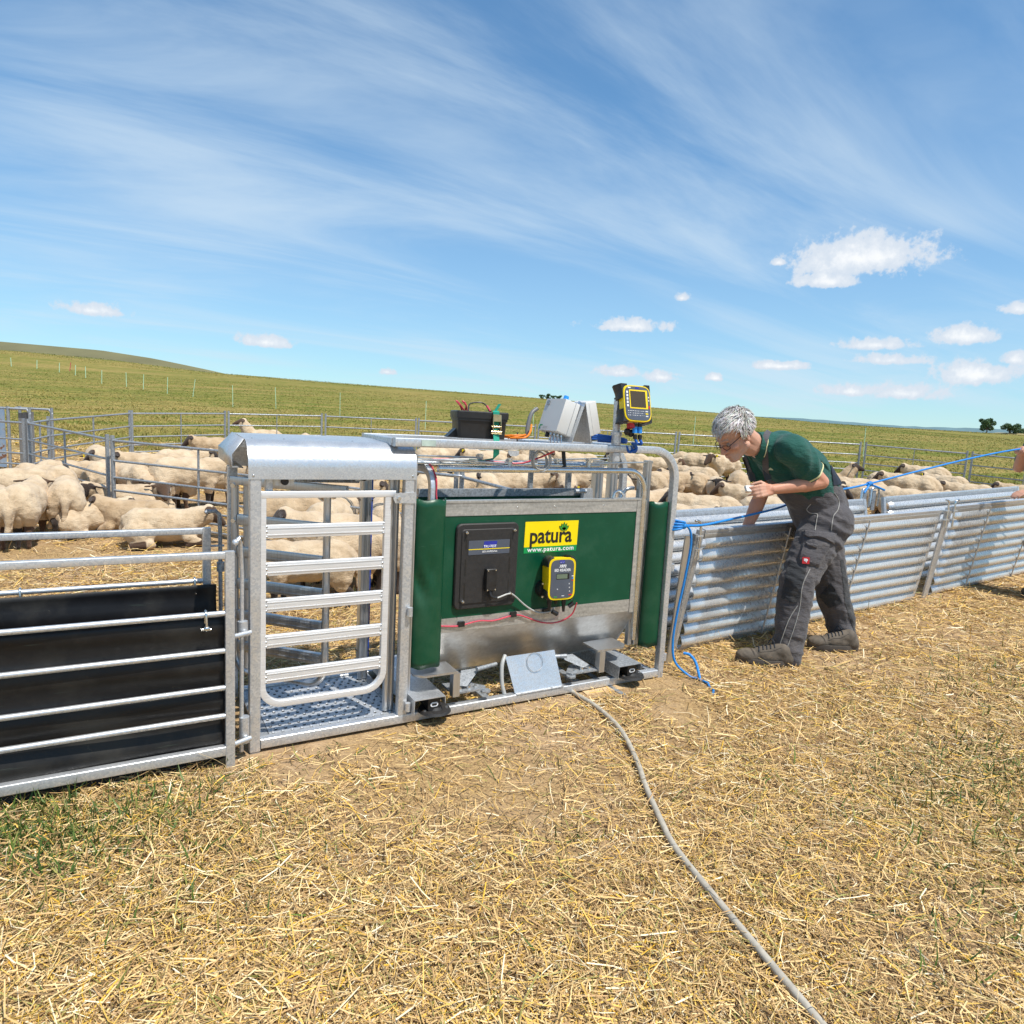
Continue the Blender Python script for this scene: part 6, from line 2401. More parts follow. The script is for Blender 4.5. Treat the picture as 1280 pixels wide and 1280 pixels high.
def hand_prims(wr, h, n, t, k, curl, spread=0.10, thumb_in=0.5):
    """wr wrist, h towards the knuckles, n out of the palm, t thumb side, k scale (metres of hand length / 0.19)"""
    h = h.normalized()
    n = (n - h * n.dot(h)).normalized()
    t = (t - h * t.dot(h) - n * t.dot(n)).normalized()
    S = []
    kn = wr + h * 0.088 * k
    for q in (-0.030, -0.010, 0.011, 0.030):
        S.append(('cap', wr + h * 0.012 * k + t * q * 0.62 * k, kn + t * q * k, 0.0165 * k, 0.0120 * k))
    S.append(('cap', wr + h * 0.015 * k + t * 0.016 * k + n * 0.008 * k, wr + h * 0.045 * k + t * 0.026 * k + n * 0.012 * k, 0.016 * k, 0.013 * k))
    S.append(('cap', wr - h * 0.02 * k, wr + h * 0.015 * k, 0.026 * k, 0.022 * k))
    for i, (q, L) in enumerate(((0.030, 0.074), (0.011, 0.084), (-0.010, 0.078), (-0.030, 0.060))):
        c = curl[i]
        p = kn + t * q * k
        d = (h + t * q * 6 * spread).normalized()
        a = 0.0
        for j, f in enumerate((0.46, 0.30, 0.24)):
            a += c * (0.75, 1.0, 0.75)[j]
            dd = (d * math.cos(a) + n * math.sin(a)).normalized()
            e = p + dd * L * f * k
            S.append(('cap', p, e, (0.0098 - 0.0012 * j) * k, (0.0090 - 0.0013 * j) * k))
            p = e
    p = wr + h * 0.030 * k + t * 0.030 * k + n * 0.008 * k
    d1 = (h * 0.72 + t * 0.62 + n * 0.35 * thumb_in).normalized()
    e = p + d1 * 0.038 * k
    S.append(('cap', p, e, 0.0135 * k, 0.0112 * k))
    d2 = (h * 0.90 + t * (0.25 - 0.5 * thumb_in) + n * 0.75 * thumb_in).normalized()
    e2 = e + d2 * 0.032 * k
    S.append(('cap', e, e2, 0.0108 * k, 0.0098 * k))
    d3 = (h * 0.95 + n * 0.7 * thumb_in - t * 0.25 * thumb_in).normalized()
    S.append(('cap', e2, e2 + d3 * 0.024 * k, 0.0098 * k, 0.0078 * k))
    return S


def head_prims(C, f, u, k):
    f = f.normalized()
    u = (u - f * u.dot(f)).normalized()
    s = u.cross(f).normalized()
    L = lambda a, b, c: C + (f * a + s * b + u * c) * k
    ax = (f, s, u)
    S = [('ell', L(-0.014, 0, 0.036), (0.099 * k, 0.077 * k, 0.086 * k), ax),
         ('ell', L(0.030, 0, -0.018), (0.060 * k, 0.063 * k, 0.082 * k), ax),
         ('ell', L(0.060, 0, 0.050), (0.034 * k, 0.052 * k, 0.040 * k), ax),
         ('cap', L(-0.002, 0.046, -0.062), L(0.058, 0.012, -0.104), 0.026 * k, 0.020 * k),
         ('cap', L(-0.002, -0.046, -0.062), L(0.058, -0.012, -0.104), 0.026 * k, 0.020 * k),
         ('ell', L(0.072, 0, -0.106), (0.022 * k, 0.026 * k, 0.018 * k), ax),
         ('cap', L(0.062, 0, -0.05), L(0.068, 0, -0.095), 0.036 * k, 0.028 * k),
         ('cap', L(0.086, 0, 0.014), L(0.113, 0, -0.034), 0.0095 * k, 0.0125 * k),
         ('ell', L(0.108, 0, -0.038), (0.016 * k, 0.017 * k, 0.010 * k), ax),
         ('ell', L(0.098, 0.013, -0.040), (0.012 * k, 0.009 * k, 0.009 * k), ax),
         ('ell', L(0.098, -0.013, -0.040), (0.012 * k, 0.009 * k, 0.009 * k), ax),
         ('cap', L(0.080, -0.036, 0.026), L(0.090, 0, 0.022), 0.010 * k, 0.012 * k),
         ('cap', L(0.080, 0.036, 0.026), L(0.090, 0, 0.022), 0.010 * k, 0.012 * k),
         ('ell', L(0.062, 0.044, -0.026), (0.026 * k, 0.020 * k, 0.020 * k), ax),
         ('ell', L(0.062, -0.044, -0.026), (0.026 * k, 0.020 * k, 0.020 * k), ax),
         ('cap', L(0.090, -0.018, -0.066), L(0.090, 0.018, -0.066), 0.0085 * k, 0.0085 * k),
         ('cap', L(0.098, -0.008, -0.064), L(0.098, 0.008, -0.064), 0.0075 * k, 0.0075 * k),
         ('cap', L(0.092, -0.015, -0.078), L(0.092, 0.015, -0.078), 0.0085 * k, 0.0085 * k)]
    for b in (-1, 1):
        for t in np.linspace(-1, 1, 5):
            S.append(('ell', L(-0.016 - 0.006 * t, b * (0.077 + 0.005 * abs(t)), -0.002 + 0.026 * t), (0.0155 * k * (1 - 0.28 * abs(t)), 0.0075 * k, 0.011 * k), ax))
    return S, L, ax


def wrinkle(me, amp, scale, stretch, zones=(), seed=0.0, thr=None):
    """cloth folds pushed into the surface; zones = (point, radius, extra)"""
    P = coords(me)
    nr = np.empty(len(P) * 3, dtype=np.float32)
    me.vertices.foreach_get('normal', nr)
    nr = nr.reshape(-1, 3)
    sx, sy, sz = stretch
    w = np.array([1 - abs(mnoise.noise((p[0] * scale * sx + seed, p[1] * scale * sy, p[2] * scale * sz + 0.8 * p[0] * scale))) * 2.4 for p in P.tolist()])
    a = np.full(len(P), amp)
    for c, r, ex in zones:
        a += ex * np.exp(-((P - np.array(c)) ** 2).sum(1) / r ** 2)
    P = P + nr * (w * a)[:, None]
    me.vertices.foreach_set('co', P.astype(np.float32).ravel())
    me.update()


def mesh_part(name, me, mat, parent, angle=180):
    me.name = name
    me.materials.append(mat)
    finish(me, angle)
    return link(name, me, parent)


def strip_on(path, width, thick, name, mat, parent, nrm):
    """flat band along a path"""
    pts = spline(path, 6)
    rings = []
    for i, p in enumerate(pts):
        t = (pts[min(i + 1, len(pts) - 1)] - pts[max(i - 1, 0)]).normalized()
        n = nrm(p) if callable(nrm) else Vector(nrm)
        s = t.cross(n).normalized() * width / 2
        n = s.cross(t).normalized() * thick / 2
        rings.append([p - s - n, p + s - n, p + s + n, p - s + n])
    return MB().loft(rings).build(name, mat, parent, 60)


def snap(me_obj, p, direction, off=0.004):
    """nearest point on a cloth part along a viewing direction, in world coordinates"""
    ok, loc, nrm, idx = me_obj.ray_cast(p - direction * 1.0, direction)
    if ok:
        return loc + nrm * off, nrm
    return p, -direction


def shoe(toe, heel, k, T):
    toe, heel = Vector(toe), Vector(heel)
    d = (toe - heel)
    L = d.length
    d.normalize()
    u = Vector((0, 0, 1))
    s = d.cross(u).normalized()
    u = s.cross(d).normalized()
    q = lambda a, b, c: heel + d * (a * L) + s * b + u * c
    S = [('ell', q(0.79, 0, 0.040), (0.23 * L, 0.049 * k, 0.040 * k), (d, s, u)),
         ('ell', q(0.45, 0, 0.050), (0.30 * L, 0.046 * k, 0.055 * k), (d, s, u)),
         ('cap', q(0.14, 0, 0.045), q(0.20, 0, 0.09), 0.044 * k, 0.044 * k),
         ('ell', q(0.15, 0, 0.042), (0.16 * L, 0.043 * k, 0.046 * k), (d, s, u)),
         ('cap', q(0.28, 0, 0.085), q(0.62, 0, 0.058), 0.042 * k, 0.034 * k)]
    me = organic(S, 0.008, 5)
    wrinkle(me, 0.0012, 28, (1, 1, 1))
    o = mesh_part('shoe', me, M['boot'], T)
    rings = []
    for z, g in ((-0.016, 0.97), (-0.006, 1.03), (0.012, 1.05), (0.028, 1.01)):
        ring = []
        for i in range(28):
            a = 2 * math.pi * i / 28
            x = 0.5 + 0.52 * math.cos(a)
            w = (0.048 + 0.008 * math.cos(a) - 0.006 * math.cos(2 * a)) * k
            ring.append(q(x, w * g * math.sin(a), z))
        rings.append(ring)
    MB().loft(rings).build('sole', M['boot_sole'], o, 50)
    bpy.context.view_layer.update()

    def top(a, b, off=0.0015):
        ok, loc, nrm, idx = o.ray_cast(q(a, b, 0.30), -u)
        return loc + nrm * off if ok else None
    mb = MB()
    for i in range(5):
        a = 0.36 + 0.065 * i
        pts = [top(a + 0.012 * abs(t), 0.030 * t, 0.003) for t in (-1, -0.5, 0, 0.5, 1)]
        if all(v is not None for v in pts):
            mb.tube(pts, 0.0036, 6)
    mb.tube(spline([q(0.36, 0, 0.135), q(0.40, 0.03, 0.150), q(0.45, 0.038, 0.11)], 4), 0.0032, 6)
    mb.build('lace', M['trouser_navy'], o)
    mb = MB()
    for line in ([(0.70 + 0.05 * math.cos(t * 1.4), 0.046 * t) for t in np.linspace(-1, 1, 13)], [(0.72 + 0.05 * math.cos(t * 1.4), 0.044 * t) for t in np.linspace(-1, 1, 13)],
                 [(0.66 - 0.40 * t, 0.034 + 0.006 * math.sin(t * 3)) for t in np.linspace(0, 1, 11)], [(0.66 - 0.40 * t, -0.034 - 0.006 * math.sin(t * 3)) for t in np.linspace(0, 1, 11)]):
        pts = [top(x, y, 0.0006) for x, y in line]
        pts = [v for v in pts if v is not None]
        if len(pts) > 3:
            mb.tube(pts, 0.0021, 5)
    mb.build('seam', M['boot_sole'], o)
    return o


def hair_shell(L, ax, k, T, cols):
    f, s, u = ax
    C = L(-0.020, 0, 0.044)
    rx, ry, rz = 0.111 * k, 0.089 * k, 0.097 * k
    mb = MB()
    n, m = 48, 34
    rings = []
    for i in range(m + 1):
        t = -math.pi / 2 + math.pi * i / m
        cc, ss = max(math.cos(t), 0.01), math.sin(t)
        ring = []
        for j in range(n):
            a = 2 * math.pi * j / n
            d = Vector((cc * math.cos(a), cc * math.sin(a), ss))
            p = C + f * (d.x * rx) + s * (d.y * ry) + u * (d.z * rz)
            w = 1 + 0.075 * mnoise.noise((d.x * 5, d.y * 5, d.z * 5)) + 0.035 * mnoise.noise((d.x * 15, d.y * 15, d.z * 15))
            ring.append(C + (p - C) * w)
        rings.append(ring)
    mb.loft(rings)

    def keep(p):
        q = p - C
        a, b, c = q.dot(f) / k, q.dot(s) / k, q.dot(u) / k
        line = 0.030 + 0.012 * mnoise.noise((b * 40, c * 10, 1.0))
        if a > 0.035:
            return c > line + 0.2 * (a - 0.035)
        if a > -0.012:
            return c > -0.010 - 0.30 * abs(a) or (a > 0.004 and a < 0.03 and c > -0.055)
        return c > -0.088 + 0.25 * max(0, a + 0.06)
    faces = []
    for fc in mb.f:
        c = sum((Vector(mb.v[i]) for i in fc), Vector()) / len(fc)
        if keep(c):
            faces.append(fc)
    mb.f = faces
    mb.mi = [0] * len(faces)
    o = mb.build('hair', M['hair'], T, 180)
    me = o.data
    set_col(me, 'col', np.tile(np.array(cols[0]), (len(me.vertices), 1)))
    # locks
    r = random.Random(4)
    Cs, az, V6, cl = [], [], [], []
    verts, fcs, cc_ = [], [], []
    for q in range(5200):
        d = Vector((r.gauss(0, 1), r.gauss(0, 1), r.gauss(0.35, 0.9)))
        d.normalize()
        p = C + f * (d.x * rx) + s * (d.y * ry) + u * (d.z * rz)
        if not keep(p):
            continue
        nrm = (f * (d.x / rx) + s * (d.y / ry) + u * (d.z / rz)).normalized()
        j = Vector((mnoise.noise(d * 3.1), mnoise.noise(d * 3.1 + Vector((5, 0, 0))), mnoise.noise(d * 3.1 + Vector((0, 7, 0))))) * 0.9
        front = sstep(np.array(d.z + 0.4 * d.x), -0.1, 0.5)
        flow = f * (1.0 * float(front) - 0.35 * (1 - float(front))) - s * (0.35 * (1 if d.y < 0 else 0.2)) - u * (0.25 + 0.7 * (1 - float(front))) + j + Vector((r.gauss(0, .10), r.gauss(0, .10), r.gauss(0, .10)))
        flow = (flow - nrm * flow.dot(nrm)).normalized()
        Ln = k * (0.026 + 0.036 * r.random()) * (1.0 if d.z > -0.1 else 0.55)
        sd = flow.cross(nrm).normalized() * k * (0.0009 + 0.0016 * r.random())
        lift = k * (0.0015 + 0.0085 * r.random() ** 1.5)
        b = len(verts)
        a0 = p - nrm * 0.002
        a1 = p + flow * Ln * 0.5 + nrm * lift
        a2 = p + flow * Ln + nrm * lift * 0.55
        verts += [a0 - sd, a0 + sd, a1 - sd, a1 + sd, a2]
        fcs += [(b, b + 1, b + 3, b + 2), (b + 2, b + 3, b + 4)]
        cn = 0.5 + 0.9 * mnoise.noise(d * 9.0) + r.gauss(0, 0.13)
        g = cols[max(0, min(len(cols) - 1, int(cn * len(cols))))]
        g = [x * (0.9 + 0.2 * r.random()) for x in g]
        cc_ += [g] * 5
    me2 = bpy.data.meshes.new('lock')
    me2.from_pydata([tuple(v) for v in verts], [], fcs)
    set_col(me2, 'col', np.array(cc_))
    me2.materials.append(M['hair'])
    finish(me2, 180)
    lk = link('lock', me2, o)
    tag(lk, kind='stuff')
    return o


def worker():
    T = thing('person', 'grey haired man in green polo and work dungarees bending over the corrugated race', 'person', (3.95, 2.9, 0))
    G = 0.012
    # joints
    hipL, hipR = V(4.05, 2.86, 0.95), V(4.17, 3.03, 0.96)
    kneeL, kneeR = V(3.775, 2.83, 0.55), V(4.29, 2.94, 0.44)
    ankL, ankR = V(3.715, 2.80, 0.095), V(4.42, 2.885, 0.10)
    pel, waist, mid, chest, top = V(4.09, 2.95, 0.99), V(4.00, 2.96, 1.135), V(3.87, 2.97, 1.255), V(3.70, 3.00, 1.355), V(3.565, 3.02, 1.425)
    shL, shR = V(3.60, 2.85, 1.405), V(3.66, 3.16, 1.385)
    elL, elR = V(3.845, 2.79, 1.205), V(3.775, 3.18, 1.09)
    wrL, wrR = V(3.495, 2.87, 1.150), V(3.655, 3.19, 0.82)
    HC = V(3.305, 3.04, 1.470)
    f = V(-0.76, 0.10, -0.62)
    u = V(-0.60, 0.06, 0.78)
    k = 1.16
    HP, L, ax = head_prims(HC, f, u, k)
    nb = V(3.475, 3.03, 1.420)
    B = list(HP)
    B += [('cap', L(-0.045, 0, -0.02), nb, 0.064, 0.066), ('cap', L(-0.02, 0, -0.07), nb + V(-0.03, 0, -0.02), 0.050, 0.058), ('cap', nb, chest, 0.070, 0.11)]
    B += [('cap', pel, waist, 0.12, 0.13), ('cap', waist, mid, 0.13, 0.13), ('cap', mid, chest, 0.13, 0.13), ('cap', shL, shR, 0.07, 0.07), ('cap', hipL, hipR, 0.09, 0.09)]
    for a, b, c in ((hipL, kneeL, ankL), (hipR, kneeR, ankR)):
        B += [('cap', a, b, 0.085, 0.058), ('cap', b, c, 0.058, 0.042), ('cap', c, c + V(-0.08, 0.05, -0.05), 0.036, 0.03)]
    for s, e, w in ((shL, elL, wrL), (shR, elR, wrR)):
        B += [('cap', s, e, 0.058, 0.047), ('cap', e, e.lerp(w, 0.35), 0.046, 0.050), ('cap', e.lerp(w, 0.3), w, 0.049, 0.031)]
    hl = V(-0.98, 0.12, -0.12)
    B += hand_prims(wrL, hl, V(0.05, 0.95, -0.35), V(-0.1, 0.35, 0.95), 1.05, (0.30, 0.42, 0.52, 0.60), 0.05, 0.55)
    B += hand_prims(wrR, (wrR - elR), V(-0.2, -0.9, 0.1), V(-0.9, 0.2, 0.2), 1.05, (0.35, 0.4, 0.45, 0.5), 0.08, 0.4)
    me = organic(B, 0.0052, 3, 0.45)
    P = coords(me)
    fN, sN, uN = [np.array(v) for v in ax]
    Q = (P - np.array(HC)) / k
    a, b, c = Q @ fN, Q @ sN, Q @ uN
    base = np.array((0.56, 0.31, 0.215))
    col = np.tile(base, (len(P), 1))
    head = (np.linalg.norm(Q, axis=1) < 0.16)
    red = np.exp(-((a - 0.108) ** 2 + b ** 2 + (c + 0.035) ** 2) / 0.03 ** 2) + 0.7 * np.exp(-((a - 0.07) ** 2 + (np.abs(b) - 0.045) ** 2 + (c + 0.028) ** 2) / 0.03 ** 2)
    red += 0.8 * np.exp(-((np.abs(b) - 0.08) ** 2 + (a + 0.015) ** 2 + c ** 2) / 0.03 ** 2)
    col = col * (1 - 0.35 * np.clip(red, 0, 1)[:, None] * head[:, None]) + np.array((0.50, 0.17, 0.12)) * (0.35 * np.clip(red, 0, 1) * head)[:, None]
    stub = head * sstep(-c, 0.045, 0.075) * sstep(a, -0.025, 0.01) * (1 - 0.6 * np.exp(-((a - .1) ** 2 + (c + .072) ** 2) / .016 ** 2))
    n_ = np.array([0.5 + 0.5 * mnoise.noise((p[0] * 160, p[1] * 160, p[2] * 160)) for p in P.tolist()]) if len(P) < 200000 else 0.5
    col = col * (1 - 0.55 * (stub * n_)[:, None]) + np.array((0.50, 0.45, 0.42)) * (0.55 * stub * n_)[:, None]
    lips = head * np.exp(-((a - 0.100) ** 2 + (c + 0.0715) ** 2 * 2.2 + (b * 0.5) ** 2) / 0.010 ** 2)
    col = col * (1 - 0.5 * lips[:, None]) + np.array((0.36, 0.12, 0.10)) * (0.5 * lips)[:, None]
    arm = (cap_dist(P, elL, wrL, 0.05, 0.04) < 0.02) | (cap_dist(P, elR, wrR, 0.05, 0.04) < 0.02)
    col[arm] *= np.array((0.98, 0.86, 0.80))
    set_col(me, 'col', col)
    body = mesh_part('body', me, M['skin'], T)
    # eyes under the glasses
    mb, ml = MB(), MB()
    for s in (-1, 1):
        mb.ball(L(0.079, 0.031 * s, 0.001), 0.0105 * k, 10, 8)
        ml.ball(L(0.0862, 0.031 * s, -0.003), 0.0052 * k, 8, 6)
    e = mb.build('eye', simple('eye', (0.34, 0.24, 0.19), 0.3), body)
    ml.build('iris', M['ink'], e)
    # glasses
    mb = MB()
    for s in (-1, 1):
        ring = []
        for q in range(21):
            t = 2 * math.pi * q / 20
            ring.append(L(0.106 - 0.012 * abs(math.cos(t)) * (1 if math.cos(t) * s > 0 else 0.2), s * 0.034 + 0.024 * math.cos(t), -0.004 + 0.014 * math.sin(t)))
        mb.tube(ring, 0.0021, 6)
        mb.tube([L(0.094, s * 0.058, 0.004), L(0.06, s * 0.071, 0.010), L(0.0, s * 0.082, 0.018), L(-0.025, s * 0.083, 0.010)], 0.0028, 6)
    mb.tube([L(0.110, -0.012, 0.0), L(0.115, 0, 0.004), L(0.110, 0.012, 0.0)], 0.002, 6)
    mb.build('glasses', M['lens'], T)
    hr = hair_shell(L, ax, k, T, [(0.27, 0.24, 0.215), (0.43, 0.40, 0.37), (0.56, 0.53, 0.50), (0.66, 0.63, 0.60), (0.76, 0.74, 0.71)])
    tag(hr, 'grey tousled hair')
    mb = MB()
    for s in (-1, 1):
        for q in range(7):
            t = q / 6
            p = L(0.092 - 0.016 * t, s * (0.012 + 0.034 * t), 0.026 + 0.004 * math.sin(t * 3))
            mb.tube([p, p + (ax[0] * 0.006 + ax[1] * (s * 0.008) + ax[2] * 0.006)], 0.0022, 5)
    mb.build('eyebrow', simple('grey_brow', (0.33, 0.30, 0.28), 0.7), T)
    # ---- shirt
    S = [('cap', pel + V(-0.02, 0, 0.05), waist, 0.165, 0.172), ('cap', waist, mid, 0.170, 0.172), ('cap', mid, chest, 0.170, 0.158), ('cap', chest, top + V(0.03, 0, -0.03), 0.150, 0.112),
         ('cap', shL + V(0.02, 0.02, 0), shR, 0.094, 0.090), ('cap', chest + V(0.05, -0.06, 0.02), shL + V(0.06, 0.03, -0.02), 0.12, 0.10),
         ('cap', nb + V(0.12, 0, -0.01), nb + V(0.04, 0, 0.0), 0.100, 0.080)]
    se = shL.lerp(elL, 0.74)
    S += [('cap', shL, shL.lerp(elL, 0.45), 0.094, 0.088), ('cap', shL.lerp(elL, 0.4), se, 0.088, 0.078)]
    seR = shR.lerp(elR, 0.66)
    S += [('cap', shR, seR, 0.088, 0.074)]
    me = organic(S, 0.0095, 7)
    dL = (elL - shL).normalized()
    wrinkle(me, 0.0060, 6, (1.5, 0.8, 0.7), ((tuple(shL + V(.1, 0, -.12)), 0.18, 0.014), (tuple(waist + V(0, -0.05, -0.02)), 0.17, -0.005)))
    # cut the sleeve ends square
    Pn = coords(me)
    for e_, d_, r_ in ((se, dL, 0.11), (seR, (elR - shR).normalized(), 0.11)):
        e_, d_ = np.array(e_), np.array(d_)
        h = (Pn - e_) @ d_
        near = (np.linalg.norm((Pn - e_) - h[:, None] * d_, axis=1) < r_) & (h > -0.004) & (h < 0.11)
        Pn = np.where(near[:, None], Pn - np.outer(np.where(near, h + 0.004, 0), d_), Pn)
    me.vertices.foreach_set('co', Pn.astype(np.float32).ravel())
    shirt = mesh_part('shirt', me, M['shirt'], T, 60)

    def cuff(e_, d_, r, name='cuff_trim'):
        d, s, q = frame_of(d_)
        mb = MB()
        for off, rr in ((-0.016, 0.005), ):
            c = e_ + d * off
            ring = []
            for i in range(41):
                t = 2 * math.pi * i / 40
                dirv = s * math.cos(t) + q * math.sin(t)
                ok, loc, nrm, idx = shirt.ray_cast(c + dirv * 0.2, -dirv)
                p = loc if ok and (loc - c).length < 0.13 else c + dirv * r
                ring.append(p + dirv * 0.0012)
            rings = [[p - d * 0.005 - (p - c).normalized() * 0.003, p - d * 0.005 + (p - c).normalized() * 0.0016, p + d * 0.005 + (p - c).normalized() * 0.0016, p + d * 0.005 - (p - c).normalized() * 0.003] for p in ring]
            mb.loft(rings, caps=False)
        return mb.build(name, M['shirt_trim'], shirt, 60)
    bpy.context.view_layer.update()
    cuff(se, dL, 0.08)
    # collar: a standing band round the neck, open at the throat
    cb = V(3.475, 3.03, 1.418)
    nd = (L(-0.035, 0, -0.03) - nb).normalized()
    d, s, q = frame_of(nd)
    fr = (ax[0] - nd * ax[0].dot(nd)).normalized()
    sd = nd.cross(fr).normalized()
    rings, trim = [], []
    for i in range(41):
        t = math.radians(24 + 312 * i / 40)
        dirv = fr * math.cos(t) + sd * math.sin(t)
        fw_ = max(0.0, math.cos(t))
        lo = cb - nd * (0.045 + 0.03 * fw_) + dirv * 0.084
        hi = cb + nd * (0.020 - 0.045 * fw_) + dirv * 0.073
        fo = cb - nd * (0.024 + 0.050 * fw_) + dirv * (0.088 + 0.010 * fw_)
        rings.append([lo, hi, hi + dirv * 0.006 + nd * 0.003, fo, fo - dirv * 0.005])
        trim.append(fo + dirv * 0.002 + nd * 0.007)
    mb = MB().loft(rings)
    col_ = mb.build('collar', M['shirt'], shirt, 60)
    tube = MB().tube(trim[4:-4], 0.0030, 6)
    tube.build('collar_trim', M['shirt_trim'], shirt)
    # ---- dungarees
    Tn = [('cap', pel + V(0.0, 0, -0.01), waist + V(0.022, 0, -0.045), 0.180, 0.182), ('cap', hipL + V(0, -.005, -0.02), hipR + V(0, 0, -0.02), 0.150, 0.150),
          ('cap', waist + V(0.01, 0, -0.02), waist + V(-0.085, 0.03, 0.035), 0.180, 0.165),
          ('cap', waist + V(-0.085, 0.03, 0.035), mid + V(-0.10, 0.05, -0.02), 0.150, 0.110),
          ('cap', hipL + V(0.005, -.0, -0.02), hipL.lerp(kneeL, 0.5), 0.158, 0.135), ('cap', hipL.lerp(kneeL, 0.5), kneeL, 0.135, 0.106), ('cap', kneeL, ankL.lerp(kneeL, 0.35), 0.106, 0.098),
          ('cap', ankL.lerp(kneeL, 0.35), ankL + V(0.0, 0, -0.035), 0.098, 0.086),
          ('cap', hipR + V(0, 0, -0.02), hipR.lerp(kneeR, 0.5), 0.152, 0.128), ('cap', hipR.lerp(kneeR, 0.5), kneeR, 0.128, 0.104), ('cap', kneeR, ankR.lerp(kneeR, 0.35), 0.104, 0.094),
          ('cap', ankR.lerp(kneeR, 0.35), ankR + V(0.004, 0, -0.035), 0.094, 0.084), ('ell', pel + V(0.09, 0.0, -0.05), (0.12, 0.16, 0.13))]
    me = organic(Tn, 0.0085, 4)
    wrinkle(me, 0.0050, 7.5, (0.7, 0.6, 1.5), ((tuple(kneeL + V(0.05, 0, -0.04)), 0.13, 0.013), (tuple(ankL + V(0, 0, 0.06)), 0.11, 0.012), (tuple(kneeR), 0.14, 0.012), (tuple(ankR + V(0, 0, 0.07)), 0.12, 0.013),
                                               (tuple(hipL + V(-0.08, -.1, -0.06)), 0.15, 0.012), (tuple(waist + V(0, -0.05, 0.02)), 0.15, -0.004)), 3.1)
    wrinkle(me, 0.0026, 19, (0.8, 0.6, 1.4), ((tuple(waist + V(0, -0.05, 0.02)), 0.15, -0.0022),), 9.0)
    tr = mesh_part('trousers', me, M['trouser'], T)
    bpy.context.view_layer.update()
    EYE = Vector((0, 0, 1.5))

    def sight(px, py):
        return (CAM_F + CAM_R * ((px - 640) / 853) - CAM_U * ((py - 640) / 853)).normalized()

    def on(px, py, off=0.003, who=None):
        """the spot of the cloth seen along one line of sight, lifted off the surface"""
        ok, loc, nrm, idx = (who or tr).ray_cast(EYE, sight(px, py))
        return (loc + nrm * off) if ok else None

    def grid_patch(c00, c10, c11, c01, n, m, th, name, mat, parent, who=None):
        rows = []
        for i in range(m + 1):
            t = i / m
            row = []
            for j in range(n + 1):
                q = j / n
                x = (c00[0] * (1 - q) + c10[0] * q) * (1 - t) + (c01[0] * (1 - q) + c11[0] * q) * t
                z = (c00[1] * (1 - q) + c10[1] * q) * (1 - t) + (c01[1] * (1 - q) + c11[1] * q) * t
                edge = 0.0 if (i in (0, m) or j in (0, n)) else th
                row.append(on(x, z, 0.001 + edge + (0.0022 * math.sin(j * 1.9 + i * 1.3) if edge else 0), who))
            rows.append(row)
        mb = MB()
        for i in range(m):
            for j in range(n):
                q4 = (rows[i][j], rows[i][j + 1], rows[i + 1][j + 1], rows[i + 1][j])
                if all(v is not None for v in q4):
                    mb.add(q4, [(0, 1, 2, 3)])
        o = mb.build(name, mat, parent, 60)
        bm = bmesh.new()
        bm.from_mesh(o.data)
        bmesh.ops.remove_doubles(bm, verts=bm.verts, dist=1e-5)
        bm.to_mesh(o.data)
        bm.free()
        finish(o.data, 60)
        return o

    def decal(src, poly, off, name, mat, parent):
        """a second layer of cloth over the faces of src seen inside the outline"""
        me_ = src.data
        mb = MB()
        for fc in me_.polygons:
            c = fc.center
            d = c - EYE
            w = d.dot(CAM_F)
            x, y = 640 + 853 * d.dot(CAM_R) / w, 640 - 853 * d.dot(CAM_U) / w
            if fc.normal.dot(d) > 0.15 * d.length:
                continue
            inside = False
            for i in range(len(poly)):
                (x1, y1), (x2, y2) = poly[i - 1], poly[i]
                if (y1 > y) != (y2 > y) and x < (x2 - x1) * (y - y1) / (y2 - y1) + x1:
                    inside = not inside
            if inside:
                mb.add([me_.vertices[i].co + me_.vertices[i].normal * off for i in fc.vertices], [tuple(range(len(fc.vertices)))])
        if not mb.f:
            return None
        o = mb.build(name, mat, parent, 60)
        bm = bmesh.new()
        bm.from_mesh(o.data)
        bmesh.ops.remove_doubles(bm, verts=bm.verts, dist=1e-5)
        bmesh.ops.smooth_vert(bm, verts=[v for v in bm.verts if v.is_boundary], factor=0.5, use_axis_x=True, use_axis_y=True, use_axis_z=True)
        bm.to_mesh(o.data)
        bm.free()
        finish(o.data, 60)
        return o
    decal(tr, [(1034, 600), (1044, 588), (1064, 592), (1058, 602), (1044, 604), (1036, 611)], 0.004, 'waist_elastic', M['trouser_navy'], tr)
    decal(shirt, [(1036, 572), (1066, 575), (1066, 604), (1041, 607)], 0.006, 'waist_elastic', M['trouser_navy'], tr)
    # leg pocket with flap, small pocket and badge
    pk = grid_patch((1004, 669), (1042, 678), (1023, 710), (997, 703), 9, 9, 0.016, 'leg_pocket', M['trouser'], tr)
    grid_patch((1003, 662.5), (1046, 666.5), (1043, 680.5), (1004.5, 671), 9, 4, 0.024, 'pocket_flap', M['trouser'], pk)
    grid_patch((1006.5, 676), (1024, 681), (1021, 690), (1006.5, 686), 6, 3, 0.028, 'pocket_flap', M['trouser'], pk)
    bpy.context.view_layer.update()
    d0 = sight(1007.4, 700.6)
    ok, loc, nrm, idx = pk.ray_cast(EYE, d0)
    c = loc if ok else on(1007.4, 700.6, 0.02)
    nn = -d0
    if ok:
        nn = (nrm if nrm.dot(d0) < 0 else -nrm)
        nn = (nn - d0 * 0.8).normalized()
    ex = (CAM_R * 0.98 - CAM_U * 0.10)
    ex = (ex - nn * ex.dot(nn)).normalized()
    ey = nn.cross(ex).normalized()
    xf = plane_xf(c + nn * 0.006, ex, ey)
    mb = MB()
    slab(mb, xf, rrect(0.021, 0.021, 0.003, 2), -0.006, 0.0025)
    bd = mb.build('badge', M['red'], pk)
    mb = MB()
